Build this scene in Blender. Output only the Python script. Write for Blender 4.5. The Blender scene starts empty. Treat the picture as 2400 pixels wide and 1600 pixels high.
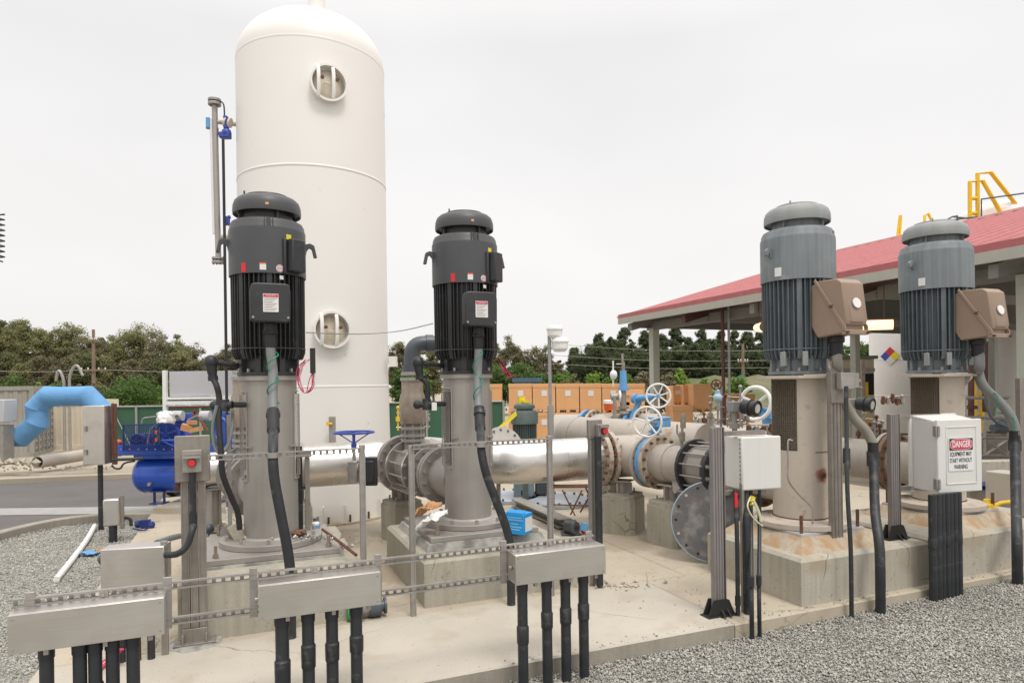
import bpy, math, random
import numpy as np
from mathutils import Vector, Matrix, noise
R = math.radians
sc = bpy.context.scene
# ------------------------------------------------------------------ camera
F, CX, HY, S_, EYE = 1561.0, 1200.0, 898.0, 0.014, 2.0
cam_d = bpy.data.cameras.new('camera'); cam = bpy.data.objects.new('camera', cam_d)
sc.collection.objects.link(cam); sc.camera = cam
cam_d.sensor_fit = 'HORIZONTAL'; cam_d.sensor_width = 36.0
cam_d.lens = F / 2400 * 36.0; cam_d.shift_y = (HY - 800) / 2400
cam_d.clip_end = 2000; cam_d.clip_start = 0.05
cam.location = (0, 0, EYE)
cam.rotation_euler = (Matrix.Rotation(R(90), 4, 'X') @ Matrix.Rotation(-math.atan(S_), 4, 'Z')).to_euler()
# ------------------------------------------------------------------ sky and sun
w = bpy.data.worlds.new('World'); sc.world = w; w.use_nodes = True
nt = w.node_tree; N = nt.nodes; L = nt.links; N.clear()
out = N.new('ShaderNodeOutputWorld'); bg = N.new('ShaderNodeBackground')
sky = N.new('ShaderNodeTexSky'); sky.sky_type = 'NISHITA'; sky.sun_disc = False
sky.sun_elevation = R(62); sky.sun_rotation = R(200)
hs = N.new('ShaderNodeHueSaturation'); hs.inputs['Saturation'].default_value = .1; hs.inputs['Value'].default_value = .12
L.new(sky.outputs[0], hs.inputs['Color'])
tc = N.new('ShaderNodeTexCoord'); sx = N.new('ShaderNodeSeparateXYZ'); L.new(tc.outputs['Generated'], sx.inputs[0])
rp = N.new('ShaderNodeValToRGB'); L.new(sx.outputs[2], rp.inputs[0])
e = rp.color_ramp.elements
e[0].position = 0.0; e[0].color = (.93, .915, .895, 1)
e[1].position = 1.0; e[1].color = (2.5, 2.4, 2.3, 1)
for p, c in ((.12, (.945, .93, .92)), (.45, (.90, .89, .895)), (.58, (1.15, 1.12, 1.1)), (.8, (1.8, 1.74, 1.68))):
    k = e.new(p); k.color = (*c, 1)
nz = N.new('ShaderNodeTexNoise'); nz.inputs['Scale'].default_value = 1.6; nz.inputs['Detail'].default_value = 3; nz.inputs['Roughness'].default_value=.5
mp = N.new('ShaderNodeMapping'); mp.inputs['Scale'].default_value = (1, 1, 2.2); L.new(tc.outputs['Generated'], mp.inputs[0]); L.new(mp.outputs[0], nz.inputs['Vector'])
mr = N.new('ShaderNodeMapRange'); mr.inputs['From Min'].default_value = .3; mr.inputs['From Max'].default_value = .7
mr.inputs['To Min'].default_value = .93; mr.inputs['To Max'].default_value = 1.06; L.new(nz.outputs[0], mr.inputs[0])
vm = N.new('ShaderNodeVectorMath'); vm.operation = 'SCALE'; L.new(rp.outputs[0], vm.inputs[0]); L.new(mr.outputs[0], vm.inputs['Scale'])
mx = N.new('ShaderNodeMix'); mx.data_type = 'RGBA'; mx.inputs[0].default_value = .06
L.new(vm.outputs[0], mx.inputs[6]); L.new(hs.outputs[0], mx.inputs[7])
L.new(mx.outputs[2], bg.inputs[0]); bg.inputs[1].default_value = 1.0; L.new(bg.outputs[0], out.inputs[0])
sd = bpy.data.lights.new('sun', 'SUN'); sd.energy = 1.6; sd.angle = R(16); sd.color = (1, .95, .88)
sun = bpy.data.objects.new('sun', sd); sc.collection.objects.link(sun)
sun.rotation_euler = (R(28), R(6), R(20)); sun.location = (0, 0, 20)
sc.view_settings.view_transform = 'Standard'; sc.view_settings.look = 'None'
sc.view_settings.exposure = 0.0; sc.view_settings.gamma = 1.0; sc.view_settings.use_curve_mapping = False
try:
    sc.cycles.max_bounces = 6; sc.cycles.diffuse_bounces = 3; sc.cycles.glossy_bounces = 3; sc.cycles.transparent_max_bounces = 6
except Exception: pass
# ------------------------------------------------------------------ coordinates
TH = R(22); U = Vector((math.cos(TH), math.sin(TH), 0)); V = Vector((-math.sin(TH), math.cos(TH), 0)); O = Vector((0, 4.55, 0))
Wd = Vector((-.5, .866, 0))
def ray(px, py):
    a = (px - CX) / F; b = (HY - py) / F
    return (a + b * S_, b - a * S_)
def P(px, py, d):                    # world point seen at a photo position, d metres away
    a, b = ray(px, py); return Vector((a * d, d, EYE + b * d))
def Gz(px, py, z=0.0):               # world point on the level z
    a, b = ray(px, py); d = (z - EYE) / b; return Vector((a * d, d, z))
def G(u, v, z=0.0): return O + U * u + V * v + Vector((0, 0, z))
def ua(px, v, py=1100):              # row coordinate for a photo column at depth line v
    a = ray(px, py)[0]
    return (a * (O.y + V.y * v) - V.x * v) / (U.x - a * U.y)
rnd = random.Random(7)
# ------------------------------------------------------------------ materials
MC = {}
def mat(name, col, rough=.6, metal=0.0, var=.12, scale=6, bump=0.0, bscale=60, streak=0.0, dirt=None, dirt_tint_amt=0.0, dscale=3, coat=0.0,
        emis=None, spots=None, dirt2=None, crack=None, island=0.0, brushed=0.0, wave=None):
    if name in MC: return MC[name]
    m = bpy.data.materials.new(name); m.use_nodes = True; MC[name] = m
    n = m.node_tree.nodes; l = m.node_tree.links; b = n['Principled BSDF']
    b.inputs['Roughness'].default_value = rough; b.inputs['Metallic'].default_value = metal
    if coat: b.inputs['Coat Weight'].default_value = coat
    tcn = n.new('ShaderNodeTexCoord'); V3 = tcn.outputs['Object']
    def nodev(vec, s, det=5, stretch=None):
        t = n.new('ShaderNodeTexNoise'); t.inputs['Scale'].default_value = s; t.inputs['Detail'].default_value = det
        if stretch:
            q = n.new('ShaderNodeMapping'); q.inputs['Scale'].default_value = stretch; l.new(vec, q.inputs[0]); l.new(q.outputs[0], t.inputs['Vector'])
        else: l.new(vec, t.inputs['Vector'])
        return t.outputs[0]
    def rng(v, a, b_, c, d):
        q = n.new('ShaderNodeMapRange'); l.new(v, q.inputs[0])
        for i, x in enumerate((a, b_, c, d)): q.inputs[i + 1].default_value = x
        return q.outputs[0]
    def scl(c, f):
        q = n.new('ShaderNodeVectorMath'); q.operation = 'SCALE'
        if isinstance(c, tuple): q.inputs[0].default_value = c[:3]
        else: l.new(c, q.inputs[0])
        l.new(f, q.inputs['Scale']); return q.outputs[0]
    def mixc(a, c, f):
        q = n.new('ShaderNodeMix'); q.data_type = 'RGBA'; l.new(f, q.inputs[0])
        for s, x in ((6, a), (7, c)):
            if isinstance(x, tuple): q.inputs[s].default_value = (*x[:3], 1)
            else: l.new(x, q.inputs[s])
        return q.outputs[2]
    c = scl(tuple(col), rng(nodev(V3, scale), .25, .75, 1 - var, 1 + var))
    if island:
        g = n.new('ShaderNodeNewGeometry'); c = scl(c, rng(g.outputs['Random Per Island'], 0, 1, 1 - island, 1 + island))
    if streak: c = scl(c, rng(nodev(V3, 1, 4, (22, 22, .8)), .3, .7, 1 - streak, 1 + streak * .4))
    if brushed: c = scl(c, rng(nodev(V3, 1, 3, (3, 3, 220)), .3, .7, 1 - brushed, 1 + brushed))
    if dirt:
        f = rng(nodev(V3, dscale, 8), .62 - dirt_tint_amt * .35, .72 - dirt_tint_amt * .2, 0, .85)
        c = mixc(c, tuple(dirt), f)
    if crack:      # (colour, scale, width)
        wv = n.new('ShaderNodeMix'); wv.data_type = 'VECTOR'; wv.inputs[0].default_value = .12; l.new(V3, wv.inputs[4])
        tn = n.new('ShaderNodeTexNoise'); tn.inputs['Scale'].default_value = 5; tn.inputs['Detail'].default_value = 5; l.new(V3, tn.inputs['Vector']); l.new(tn.outputs[1], wv.inputs[5])
        vo = n.new('ShaderNodeTexVoronoi'); vo.feature = 'DISTANCE_TO_EDGE'; vo.inputs['Scale'].default_value = crack[1]; l.new(wv.outputs[1], vo.inputs['Vector'])
        f1 = rng(vo.outputs['Distance'], crack[2] * .5, crack[2], 1, 0); f2 = rng(nodev(V3, crack[1] * .9, 3), .52, .58, 0, .75)
        mm = n.new('ShaderNodeMath'); mm.operation = 'MULTIPLY'; l.new(f1, mm.inputs[0]); l.new(f2, mm.inputs[1]); c = mixc(c, crack[0], mm.outputs[0])
    if dirt2:      # (colour, scale, threshold, strength)
        c = mixc(c, dirt2[0], rng(nodev(V3, dirt2[1], 6), dirt2[2], dirt2[2] + .05, 0, dirt2[3]))
    for (cen, rad, sc_) in (spots or []):
        q = n.new('ShaderNodeVectorMath'); q.operation = 'DISTANCE'; l.new(V3, q.inputs[0]); q.inputs[1].default_value = cen
        ad = n.new('ShaderNodeMath'); ad.operation = 'MULTIPLY_ADD'; l.new(nodev(V3, 14), ad.inputs[0]); ad.inputs[1].default_value = rad * .9; l.new(q.outputs['Value'], ad.inputs[2])
        c = mixc(c, sc_, rng(ad.outputs[0], rad * 1.1, rad * 1.5, .9, 0))
    l.new(c, b.inputs['Base Color'])
    if bump:
        bp = n.new('ShaderNodeBump'); bp.inputs['Strength'].default_value = bump; bp.inputs['Distance'].default_value = .01
        l.new(nodev(V3, bscale, 4), bp.inputs['Height']); l.new(bp.outputs[0], b.inputs['Normal'])
    if rough > .12 and metal > .3:
        l.new(rng(nodev(V3, scale * 1.7), .3, .7, max(.05, rough - .1), rough + .1), b.inputs['Roughness'])
    if emis:
        b.inputs['Emission Color'].default_value = (*emis[:3], 1); b.inputs['Emission Strength'].default_value = emis[3]
    return m
M = dict(
 slab=mat('slab_concrete', (.45,.415,.352), .85, var=.09, scale=1.6, bump=.3, bscale=90, dirt=(.39,.35,.285), dirt_tint_amt=.2, dscale=2.3, dirt2=((.27,.23,.18), 26, .65, .6), crack=((.22,.19,.15), .55, .003)),
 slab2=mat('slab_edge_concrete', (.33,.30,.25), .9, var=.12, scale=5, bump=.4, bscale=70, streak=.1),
 ped=mat('pedestal_concrete', (.39,.365,.30), .9, var=.12, scale=3, bump=.35, bscale=80, streak=.13, dirt=(.34,.30,.22), dirt_tint_amt=.25, dscale=2.5, dirt2=((.24,.21,.15), 22, .63, .6), crack=((.16,.14,.1), 1.3, .006)),
 padr=mat('pad_concrete', (.43,.40,.335), .9, var=.11, scale=2.5, bump=.35, bscale=70, streak=.15, dirt=(.36,.31,.23), dirt_tint_amt=.25, dscale=2.2, dirt2=((.27,.23,.17), 20, .63, .6), crack=((.14,.12,.09), 1.6, .008)),
 grout=mat('stained_grout', (.44,.375,.29), .9, var=.15, scale=5, streak=.15, dirt=(.38,.24,.12), dirt_tint_amt=.5, dscale=7, bump=.4),
 groutp=mat('cement_grout', (.36,.35,.32), .9, var=.2, scale=8, dirt=(.16,.16,.15), dirt_tint_amt=.45, dscale=6, bump=.6, bscale=50),
 asphalt=mat('asphalt', (.115,.108,.105), .95, var=.15, scale=.8, bump=.3, bscale=120),
 dirt=mat('pale_ground', (.37,.32,.25), .95, var=.18, scale=.5, bump=.3, bscale=20, dirt=(.22,.19,.14), dirt_tint_amt=.3, dscale=.35),
 line=mat('pale_gutter_concrete', (.31,.305,.29), .9, var=.1),
 gbase=mat('gravel_bed', (.25,.245,.22), .95, var=.3, scale=60, bump=.8, bscale=60),
 stone=mat('gravel_stone', (.365,.355,.32), .85, var=.15, scale=3, island=.38),
 tower=mat('cream_tank_paint', (.775,.76,.73), .42, var=.03, scale=.6, dirt=(.55,.47,.36), dirt_tint_amt=-.3, dscale=4),
 towerd=mat('cream_tank_fitting', (.62,.56,.45), .5, var=.06),
 steel=mat('matte_stainless', (.385,.362,.335), .5, .45, var=.10, scale=2.5, streak=.05, bump=.05, bscale=30),
 steeld=mat('weathered_steel', (.33,.31,.28), .55, .4, var=.14, scale=6),
 silver=mat('polished_cladding', (.74,.72,.69), .33, .95, var=.07, scale=3, bump=.04, bscale=4),
 brush=mat('brushed_stainless', (.60,.575,.54), .36, .92, var=.10, scale=2.2, brushed=.05, dirt=(.50,.455,.43), dirt_tint_amt=.25, dscale=2.2),  # tinted patches paint an uneven reflection into the steel colour
 galv=mat('galvanised_strut', (.37,.35,.33), .42, .6, var=.14, scale=12),
 galvw=mat('warm_galvanised_strut', (.29,.262,.235), .5, .5, var=.16, scale=10, streak=.16),
 black=mat('black_motor_paint', (.030,.031,.034), .42, var=.22, scale=5, dirt=(.07,.068,.062), dirt_tint_amt=.0, dscale=7, bump=.1, bscale=120),
 blackt=mat('charcoal_fan_paint', (.062,.064,.069), .45, var=.10, scale=4, bump=.08, bscale=150),
 conduit=mat('black_pvc_coated_conduit', (.022,.025,.029), .5, var=.3, scale=9, dirt=(.09,.09,.088), dirt_tint_amt=.12, dscale=10),
 rubber=mat('black_rubber', (.018,.018,.019), .6, var=.2),
 flex=mat('grey_flexible_conduit', (.19,.20,.20), .5, var=.08, scale=5),
 greym=mat('weathered_grey_paint', (.185,.21,.225), .55, var=.14, scale=3, streak=.22, dirt=(.27,.28,.27), dirt_tint_amt=-.02, dscale=6),
 greyf=mat('dark_blue_grey_fin_paint', (.125,.15,.168), .6, var=.25, scale=5, streak=.3),
 greyc=mat('chalky_grey_paint', (.26,.275,.275), .6, var=.12, scale=6, streak=.06, dirt=(.2,.19,.15), dirt_tint_amt=.02, dscale=5),
 brown=mat('faded_brown_paint', (.30,.215,.16), .5, var=.07, scale=4),
 beige=mat('beige_pipe_paint', (.42,.38,.33), .5, var=.07, scale=3, streak=.08, dirt=(.3,.2,.12), dirt_tint_amt=-.1),
 beigec=mat('beige_head_paint', (.50,.45,.385), .6, var=.08, scale=3, streak=.06, dirt=(.26,.2,.15), dirt_tint_amt=.03, dscale=8),
 rust=mat('rusty_iron', (.14,.065,.04), .8, .1, var=.35, scale=25, bump=.4),
 rustf=mat('rust_stained_flange', (.44,.38,.31), .65, var=.15, scale=8, dirt=(.24,.10,.05), dirt_tint_amt=.35, dscale=9),
 white=mat('white_enclosure_paint', (.66,.66,.635), .5, var=.02, scale=3, streak=.03, coat=.0),
 whitep=mat('white_plastic', (.78,.78,.76), .45, var=.03),
 paper=mat('white_label_paper', (.72,.72,.72), .6, var=.05, scale=40),
 red=mat('red_plastic', (.62,.02,.03), .35, var=.05),
 redl=mat('red_label_ink', (.62,.03,.09), .5, var=.05),
 yel=mat('yellow_label_film', (.75,.62,.03), .5, var=.05),
 yelp=mat('yellow_paint', (.78,.50,.02), .45, var=.08),
 ink=mat('black_ink', (.02,.02,.022), .5, var=.05),
 blue=mat('compressor_blue_paint', (.02,.085,.46), .28, var=.06, coat=.3),
 blued=mat('dark_blue_paint', (.015,.03,.16), .4, var=.1),
 blueb=mat('blue_duct_fabric', (.13,.32,.58), .75, var=.10, scale=4, bump=.8, bscale=9),
 bluev=mat('light_blue_valve_paint', (.12,.33,.62), .4, var=.1),
 bluew=mat('royal_blue_handwheel_paint', (.04,.07,.36), .35, var=.05),
 cyan=mat('bright_blue_carton', (.01,.30,.70), .5, var=.04),
 greenf=mat('green_fence_fabric', (.035,.105,.06), .8, var=.12, scale=1.2, bump=.3, bscale=3),
 greenm=mat('dark_green_grey_motor_paint', (.10,.135,.13), .55, var=.15, scale=8),
 greenp=mat('green_paint', (.03,.30,.09), .4, var=.1),
 teal=mat('green_ground_wire', (.01,.22,.14), .4),
 pink=mat('pink_wire', (.60,.04,.14), .45),
 carton=mat('orange_kraft_cardboard', (.72,.395,.185), .8, var=.07, scale=1.5, bump=.05),
 cartonl=mat('torn_cardboard', (.50,.27,.13), .85, var=.15, scale=9),
 cont=mat('faded_beige_container_paint', (.31,.295,.26), .7, var=.12, scale=1.5, streak=.15),
 roof=mat('dusty_red_roof_metal', (.40,.165,.155), .65, var=.12, scale=1.5, streak=.1),
 fascia=mat('cream_fascia_paint', (.38,.375,.33), .6, var=.06),
 under=mat('roof_underside_panel', (.16,.16,.15), .7, var=.12, scale=.8),
 beam=mat('grey_steel_beam', (.20,.20,.185), .6, var=.08),
 beamr=mat('red_brown_beam', (.09,.035,.03), .6, var=.1),
 col=mat('pale_grey_post_paint', (.42,.43,.38), .55, var=.05),
 tankw=mat('white_tank_shell', (.80,.78,.76), .5, var=.02),
 lamp=mat('warm_fluorescent_diffuser', (.9,.75,.45), .4, emis=(1,.72,.38,1.6)),
 galvd=mat('grey_lamp_pole', (.33,.34,.33), .5, .3, var=.1),
 wood=mat('weathered_wood_pole', (.20,.15,.11), .9, var=.2, scale=3),
 bark=mat('grey_brown_bark', (.16,.13,.10), .95, var=.25, scale=4),
 barkp=mat('pale_bark', (.34,.29,.23), .95, var=.25, scale=4),
 white2=mat('cream_plaster_wall', (.68,.60,.48), .8, var=.04),
 dark=mat('dark_interior', (.02,.02,.02), .8),
 brass=mat('brass', (.5,.36,.14), .35, .8, var=.1),
 bronze=mat('valve_bronze', (.33,.275,.225), .45, .5, var=.2, scale=12),
 orange=mat('cooler_orange', (.72,.10,.02), .4),
 rock=mat('grout_rubble', (.42,.38,.31), .95, var=.2, scale=14, island=.2, bump=.5),
 pvc=mat('grey_pvc', (.07,.085,.10), .4, var=.05),
 glass=mat('gauge_glass', (.55,.6,.62), .1),
 sign=mat('green_road_sign', (.05,.22,.17), .5),
 solar=mat('grey_trailer_panel', (.47,.48,.49), .5, var=.02),
 scrub=mat('dry_hill_scrub', (.16,.14,.08), .95, var=.4, scale=.5, dirt=(.07,.11,.03), dirt_tint_amt=.5, dscale=.25),
)
def leafmat(name, col, island=.18):
    m = mat(name, col, .85, var=.25, scale=.3, island=island); b = m.node_tree.nodes['Principled BSDF']; n = m.node_tree.nodes; l = m.node_tree.links
    t = n.new('ShaderNodeBsdfTranslucent'); l.new(b.inputs['Base Color'].links[0].from_socket, t.inputs[0]); x = n.new('ShaderNodeMixShader'); x.inputs[0].default_value = .42
    l.new(b.outputs[0], x.inputs[1]); l.new(t.outputs[0], x.inputs[2]); l.new(x.outputs[0], n['Material Output'].inputs[0]); b.inputs['Specular IOR Level'].default_value = .15; return m
M['lf_olive'] = leafmat('olive_foliage', (.25,.25,.12)); M['lf_dark'] = leafmat('dark_oak_foliage', (.165,.18,.085))
M['lf_brown'] = leafmat('brown_olive_foliage', (.215,.20,.115)); M['lf_pine'] = leafmat('pine_foliage', (.10,.125,.062))
M['lf_green'] = leafmat('fresh_green_foliage', (.15,.25,.055)); M['lf_bright'] = leafmat('bright_spring_foliage', (.22,.34,.07))
M['lf_pale'] = leafmat('greyish_pale_foliage', (.26,.24,.15)); M['lf_mid'] = leafmat('mid_green_foliage', (.11,.185,.055))
# ------------------------------------------------------------------ mesh building
class MB:
    def __init__(s): s.v = []; s.f = []
    def add(s, vs, fs):
        k = len(s.v); s.v += [tuple(p) for p in vs]; s.f += [tuple(i + k for i in q) for q in fs]; return s
    def box(s, c, d, rz=0, m=None):
        hx, hy, hz = d[0] / 2, d[1] / 2, d[2] / 2
        q = [Vector((x, y, z)) for z in (-hz, hz) for x, y in ((-hx, -hy), (hx, -hy), (hx, hy), (-hx, hy))]
        if rz: rm = Matrix.Rotation(rz, 3, 'Z'); q = [rm @ p for p in q]
        if m: q = [m @ p for p in q]
        c = Vector(c)
        return s.add([p + c for p in q], [(3, 2, 1, 0), (4, 5, 6, 7), (0, 1, 5, 4), (1, 2, 6, 5), (2, 3, 7, 6), (3, 0, 4, 7)])
    def bx(s, x0, x1, y0, y1, z0, z1): return s.box(((x0 + x1) / 2, (y0 + y1) / 2, (z0 + z1) / 2), (abs(x1 - x0), abs(y1 - y0), abs(z1 - z0)))
    def frame(s, ax):
        a = Vector(ax).normalized(); h = Vector((0, 0, 1)) if abs(a.z) < .9 else Vector((1, 0, 0))
        x = h.cross(a).normalized(); return x, a.cross(x), a
    def cyl(s, p0, p1, r0, r1=None, n=20, caps=True):
        r1 = r0 if r1 is None else r1; p0 = Vector(p0); p1 = Vector(p1); x, y, a = s.frame(p1 - p0)
        vs = []
        for p, r in ((p0, r0), (p1, r1)):
            for i in range(n):
                t = 2 * math.pi * i / n; vs.append(p + x * (r * math.cos(t)) + y * (r * math.sin(t)))
        fs = [(i, (i + 1) % n, n + (i + 1) % n, n + i) for i in range(n)]
        if caps: fs += [tuple(reversed(range(n))), tuple(range(n, 2 * n))]
        return s.add(vs, fs)
    def lathe(s, prof, o=(0, 0, 0), ax=(0, 0, 1), n=32, cap=True):
        o = Vector(o); x, y, a = s.frame(ax); vs = []; fs = []
        for r, h in prof:
            for i in range(n):
                t = 2 * math.pi * i / n; vs.append(o + a * h + x * (r * math.cos(t)) + y * (r * math.sin(t)))
        for k in range(len(prof) - 1):
            for i in range(n): j = (i + 1) % n; fs.append((k * n + i, k * n + j, k * n + n + j, k * n + n + i))
        if cap:
            if prof[0][0] > 1e-5: fs.append(tuple(reversed(range(n))))
            if prof[-1][0] > 1e-5: fs.append(tuple(range((len(prof) - 1) * n, len(prof) * n)))
        return s.add(vs, fs)
    def tube(s, pts, r, n=12, closed=False, caps=True):
        pts = [Vector(p) for p in pts]; K = len(pts); rs = r if isinstance(r, (list, tuple)) else [r] * K
        tan = []
        for i in range(K):
            a = pts[(i - 1) % K] if (closed or i > 0) else pts[i]; b = pts[(i + 1) % K] if (closed or i < K - 1) else pts[i]
            tan.append((b - a).normalized())
        x = s.frame(tan[0])[0]; vs = []; fs = []
        for i in range(K):
            x = (x - tan[i] * x.dot(tan[i])); x = x.normalized() if x.length > 1e-6 else s.frame(tan[i])[0]; y = tan[i].cross(x)
            for j in range(n):
                t = 2 * math.pi * j / n; vs.append(pts[i] + x * (rs[i] * math.cos(t)) + y * (rs[i] * math.sin(t)))
        for i in range(K if closed else K - 1):
            i2 = (i + 1) % K
            for j in range(n): j2 = (j + 1) % n; fs.append((i * n + j, i * n + j2, i2 * n + j2, i2 * n + j))
        if caps and not closed: fs += [tuple(reversed(range(n))), tuple(range((K - 1) * n, K * n))]
        return s.add(vs, fs)
    def ring(s, c, ax, Rr, r, n=32, m=8):
        x, y, a = s.frame(ax); c = Vector(c)
        return s.tube([c + x * (Rr * math.cos(2 * math.pi * i / n)) + y * (Rr * math.sin(2 * math.pi * i / n)) for i in range(n)], r, m, closed=True)
    def sph(s, c, r, n=12, sq=(1, 1, 1)):
        c = Vector(c); k = n // 2; prof = []
        vs = []; fs = []
        for a in range(k + 1):
            ph = math.pi * a / k
            for i in range(n):
                t = 2 * math.pi * i / n; vs.append(c + Vector((r * sq[0] * math.sin(ph) * math.cos(t), r * sq[1] * math.sin(ph) * math.sin(t), -r * sq[2] * math.cos(ph))))
        for a in range(k):
            for i in range(n): j = (i + 1) % n; fs.append((a * n + i, a * n + j, a * n + n + j, a * n + n + i))
        return s.add(vs, fs)
    def prism(s, poly, o, ex, ey, depth):      # 2-D outline in the plane (ex, ey), pushed along ex x ey
        o = Vector(o); ex = Vector(ex); ey = Vector(ey); nn = ex.cross(ey).normalized() * depth; k = len(poly)
        a = [o + ex * p[0] + ey * p[1] for p in poly]
        return s.add(a + [p + nn for p in a], [tuple(reversed(range(k))), tuple(range(k, 2 * k))] + [(i, (i + 1) % k, k + (i + 1) % k, k + i) for i in range(k)])
    def flange(s, c, ax, Rr, t, nb=12, br=.018, bolt=None, rin=0):
        c = Vector(c); x, y, a = s.frame(ax); s.cyl(c - a * t / 2, c + a * t / 2, Rr, n=40)
        if bolt is not None:
            rb = Rr - br * 2.2
            for i in range(nb):
                q = 2 * math.pi * (i + .5) / nb; p = c + x * (rb * math.cos(q)) + y * (rb * math.sin(q))
                bolt.cyl(p - a * (t / 2 + br * 1.3), p + a * (t / 2 + br * 1.3), br, n=6)
                bolt.cyl(p - a * (t / 2 + br * 2.3), p + a * (t / 2 + br * 2.3), br * .55, n=6)
        return s
    def rocks(s, c, n, spread, size, rn, zsq=.7):
        for _ in range(n):
            p = Vector(c) + Vector((rn.gauss(0, spread[0]), rn.gauss(0, spread[1]), 0)); r = size * rn.uniform(.4, 1.2)
            k = len(s.v); M3 = Matrix.Rotation(rn.random() * 6, 3, 'Z') @ Matrix.Rotation(rn.random() * 6, 3, 'X')
            vs = [M3 @ Vector((x * r * rn.uniform(.6, 1.2), y * r * rn.uniform(.6, 1.2), z * r * rn.uniform(.5, 1))) for x, y, z in ((1,0,0),(-1,0,0),(0,1,0),(0,-1,0),(0,0,1),(0,0,-1))]
            s.add([p + q + Vector((0, 0, r * .5)) for q in vs], [(0,2,4),(2,1,4),(1,3,4),(3,0,4),(2,0,5),(1,2,5),(3,1,5),(0,3,5)])
        return s
def curve(pts, n=8):                           # Catmull-Rom
    pts = [Vector(p) for p in pts]; q = [pts[0] * 2 - pts[1]] + pts + [pts[-1] * 2 - pts[-2]]; o = []
    for i in range(1, len(q) - 2):
        for k in range(n):
            t = k / n; a, b, c, d = q[i - 1:i + 3]
            o.append(.5 * ((2 * b) + (c - a) * t + (2 * a - 5 * b + 4 * c - d) * t * t + (3 * b - a - 3 * c + d) * t ** 3))
    return o + [pts[-1]]
def fillet(pts, r, n=6):                       # straight runs joined by bends
    pts = [Vector(p) for p in pts]; o = [pts[0]]
    for i in range(1, len(pts) - 1):
        a = (pts[i - 1] - pts[i]); b = (pts[i + 1] - pts[i]); rr = min(r, a.length * .49, b.length * .49)
        a = pts[i] + a.normalized() * rr; b = pts[i] + b.normalized() * rr
        for k in range(n + 1):
            t = k / n; o.append(a * (1 - t) ** 2 + pts[i] * (2 * t * (1 - t)) + b * t * t)
    return o + [pts[-1]]
def mesh_obj(name, mb, m, parent=None, inv=None, smooth=35, bev=0):
    me = bpy.data.meshes.new(name); vs = mb.v
    if inv is not None: vs = [tuple(inv @ Vector(p)) for p in vs]
    me.from_pydata(vs, [], mb.f); me.materials.append(m)
    me.validate(verbose=False)
    if smooth:
        me.polygons.foreach_set('use_smooth', [True] * len(me.polygons)); me.set_sharp_from_angle(angle=R(smooth))
    me.update(); o = bpy.data.objects.new(name, me); sc.collection.objects.link(o)
    if parent is not None: o.parent = parent
    if bev:
        b = o.modifiers.new('bevel', 'BEVEL'); b.width = bev; b.segments = 2; b.limit_method = 'ANGLE'; b.angle_limit = R(40); b.harden_normals = False
    return o
class Thing:
    def __init__(s, name, label, cat, loc=(0, 0, 0), rz=0, group=None):
        o = bpy.data.objects.new(name, None); o.empty_display_size = .2; sc.collection.objects.link(o)
        o.location = loc; o.rotation_euler = (0, 0, rz); o['label'] = label; o['category'] = cat
        if group: o['group'] = group
        s.o = o; s.inv = (Matrix.Translation(Vector(loc)) @ Matrix.Rotation(rz, 4, 'Z')).inverted()
    def part(s, name, mb, m, world=False, parent=None, label=None, **k):
        q = mesh_obj(name, mb, m, parent or s.o, s.inv if world else None, **k)
        if label: q['label'] = label
        return q
def solo(name, label, cat, mb, m, group=None, loc=None, **k):      # a thing that is one mesh, built in world coordinates
    lo = Vector(loc) if loc is not None else Vector((sum(p[0] for p in mb.v) / len(mb.v), sum(p[1] for p in mb.v) / len(mb.v), min(p[2] for p in mb.v)))
    o = mesh_obj(name, mb, m, None, Matrix.Translation(-lo), **k); o.location = lo; o['label'] = label; o['category'] = cat
    if group: o['group'] = group
    return o
def struct(name, mb, m, kind='structure', label=None, **k):
    o = mesh_obj(name, mb, m, None, None, **k); o['kind'] = kind
    if label: o['label'] = label
    return o
def dup(root, loc, rz, label, group=None):
    def cp(o, par):
        c = o.copy(); sc.collection.objects.link(c)
        if par: c.parent = par
        for ch in [x for x in ALL if x.parent == o]: cp(ch, c)
        return c
    ALL = list(bpy.data.objects)
    c = cp(root, None); c.location = loc; c.rotation_euler = (0, 0, rz); c['label'] = label
    if group: c['group'] = group
    return c
ORD = ['first','second','third','fourth','fifth','sixth','seventh','eighth','ninth','tenth','eleventh','twelfth','thirteenth','fourteenth','fifteenth','sixteenth','seventeenth','eighteenth','nineteenth','twentieth','twenty-first','twenty-second','twenty-third','twenty-fourth','twenty-fifth','twenty-sixth']
def textmesh(s, size, ex, ey, o, depth=.002, ls=1.0, xs=1.0, font_bold=0.0):   # lettering as real raised geometry
    cu = bpy.data.curves.new('t', 'FONT'); cu.body = s; cu.size = size; cu.align_x = 'CENTER'; cu.align_y = 'CENTER'; cu.space_line = ls; cu.extrude = depth / 2; cu.offset = font_bold; cu.resolution_u = 3
    ob = bpy.data.objects.new('t', cu); sc.collection.objects.link(ob)
    dg = bpy.context.evaluated_depsgraph_get(); me = bpy.data.meshes.new_from_object(ob.evaluated_get(dg))
    mb = MB(); ex = Vector(ex); ey = Vector(ey); nn = ex.cross(ey); o = Vector(o)
    mb.add([o + ex * (v.co.x * xs) + ey * v.co.y + nn * v.co.z for v in me.vertices], [tuple(p.vertices) for p in me.polygons])
    bpy.data.objects.remove(ob); bpy.data.curves.remove(cu); bpy.data.meshes.remove(me)
    return mb
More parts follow.
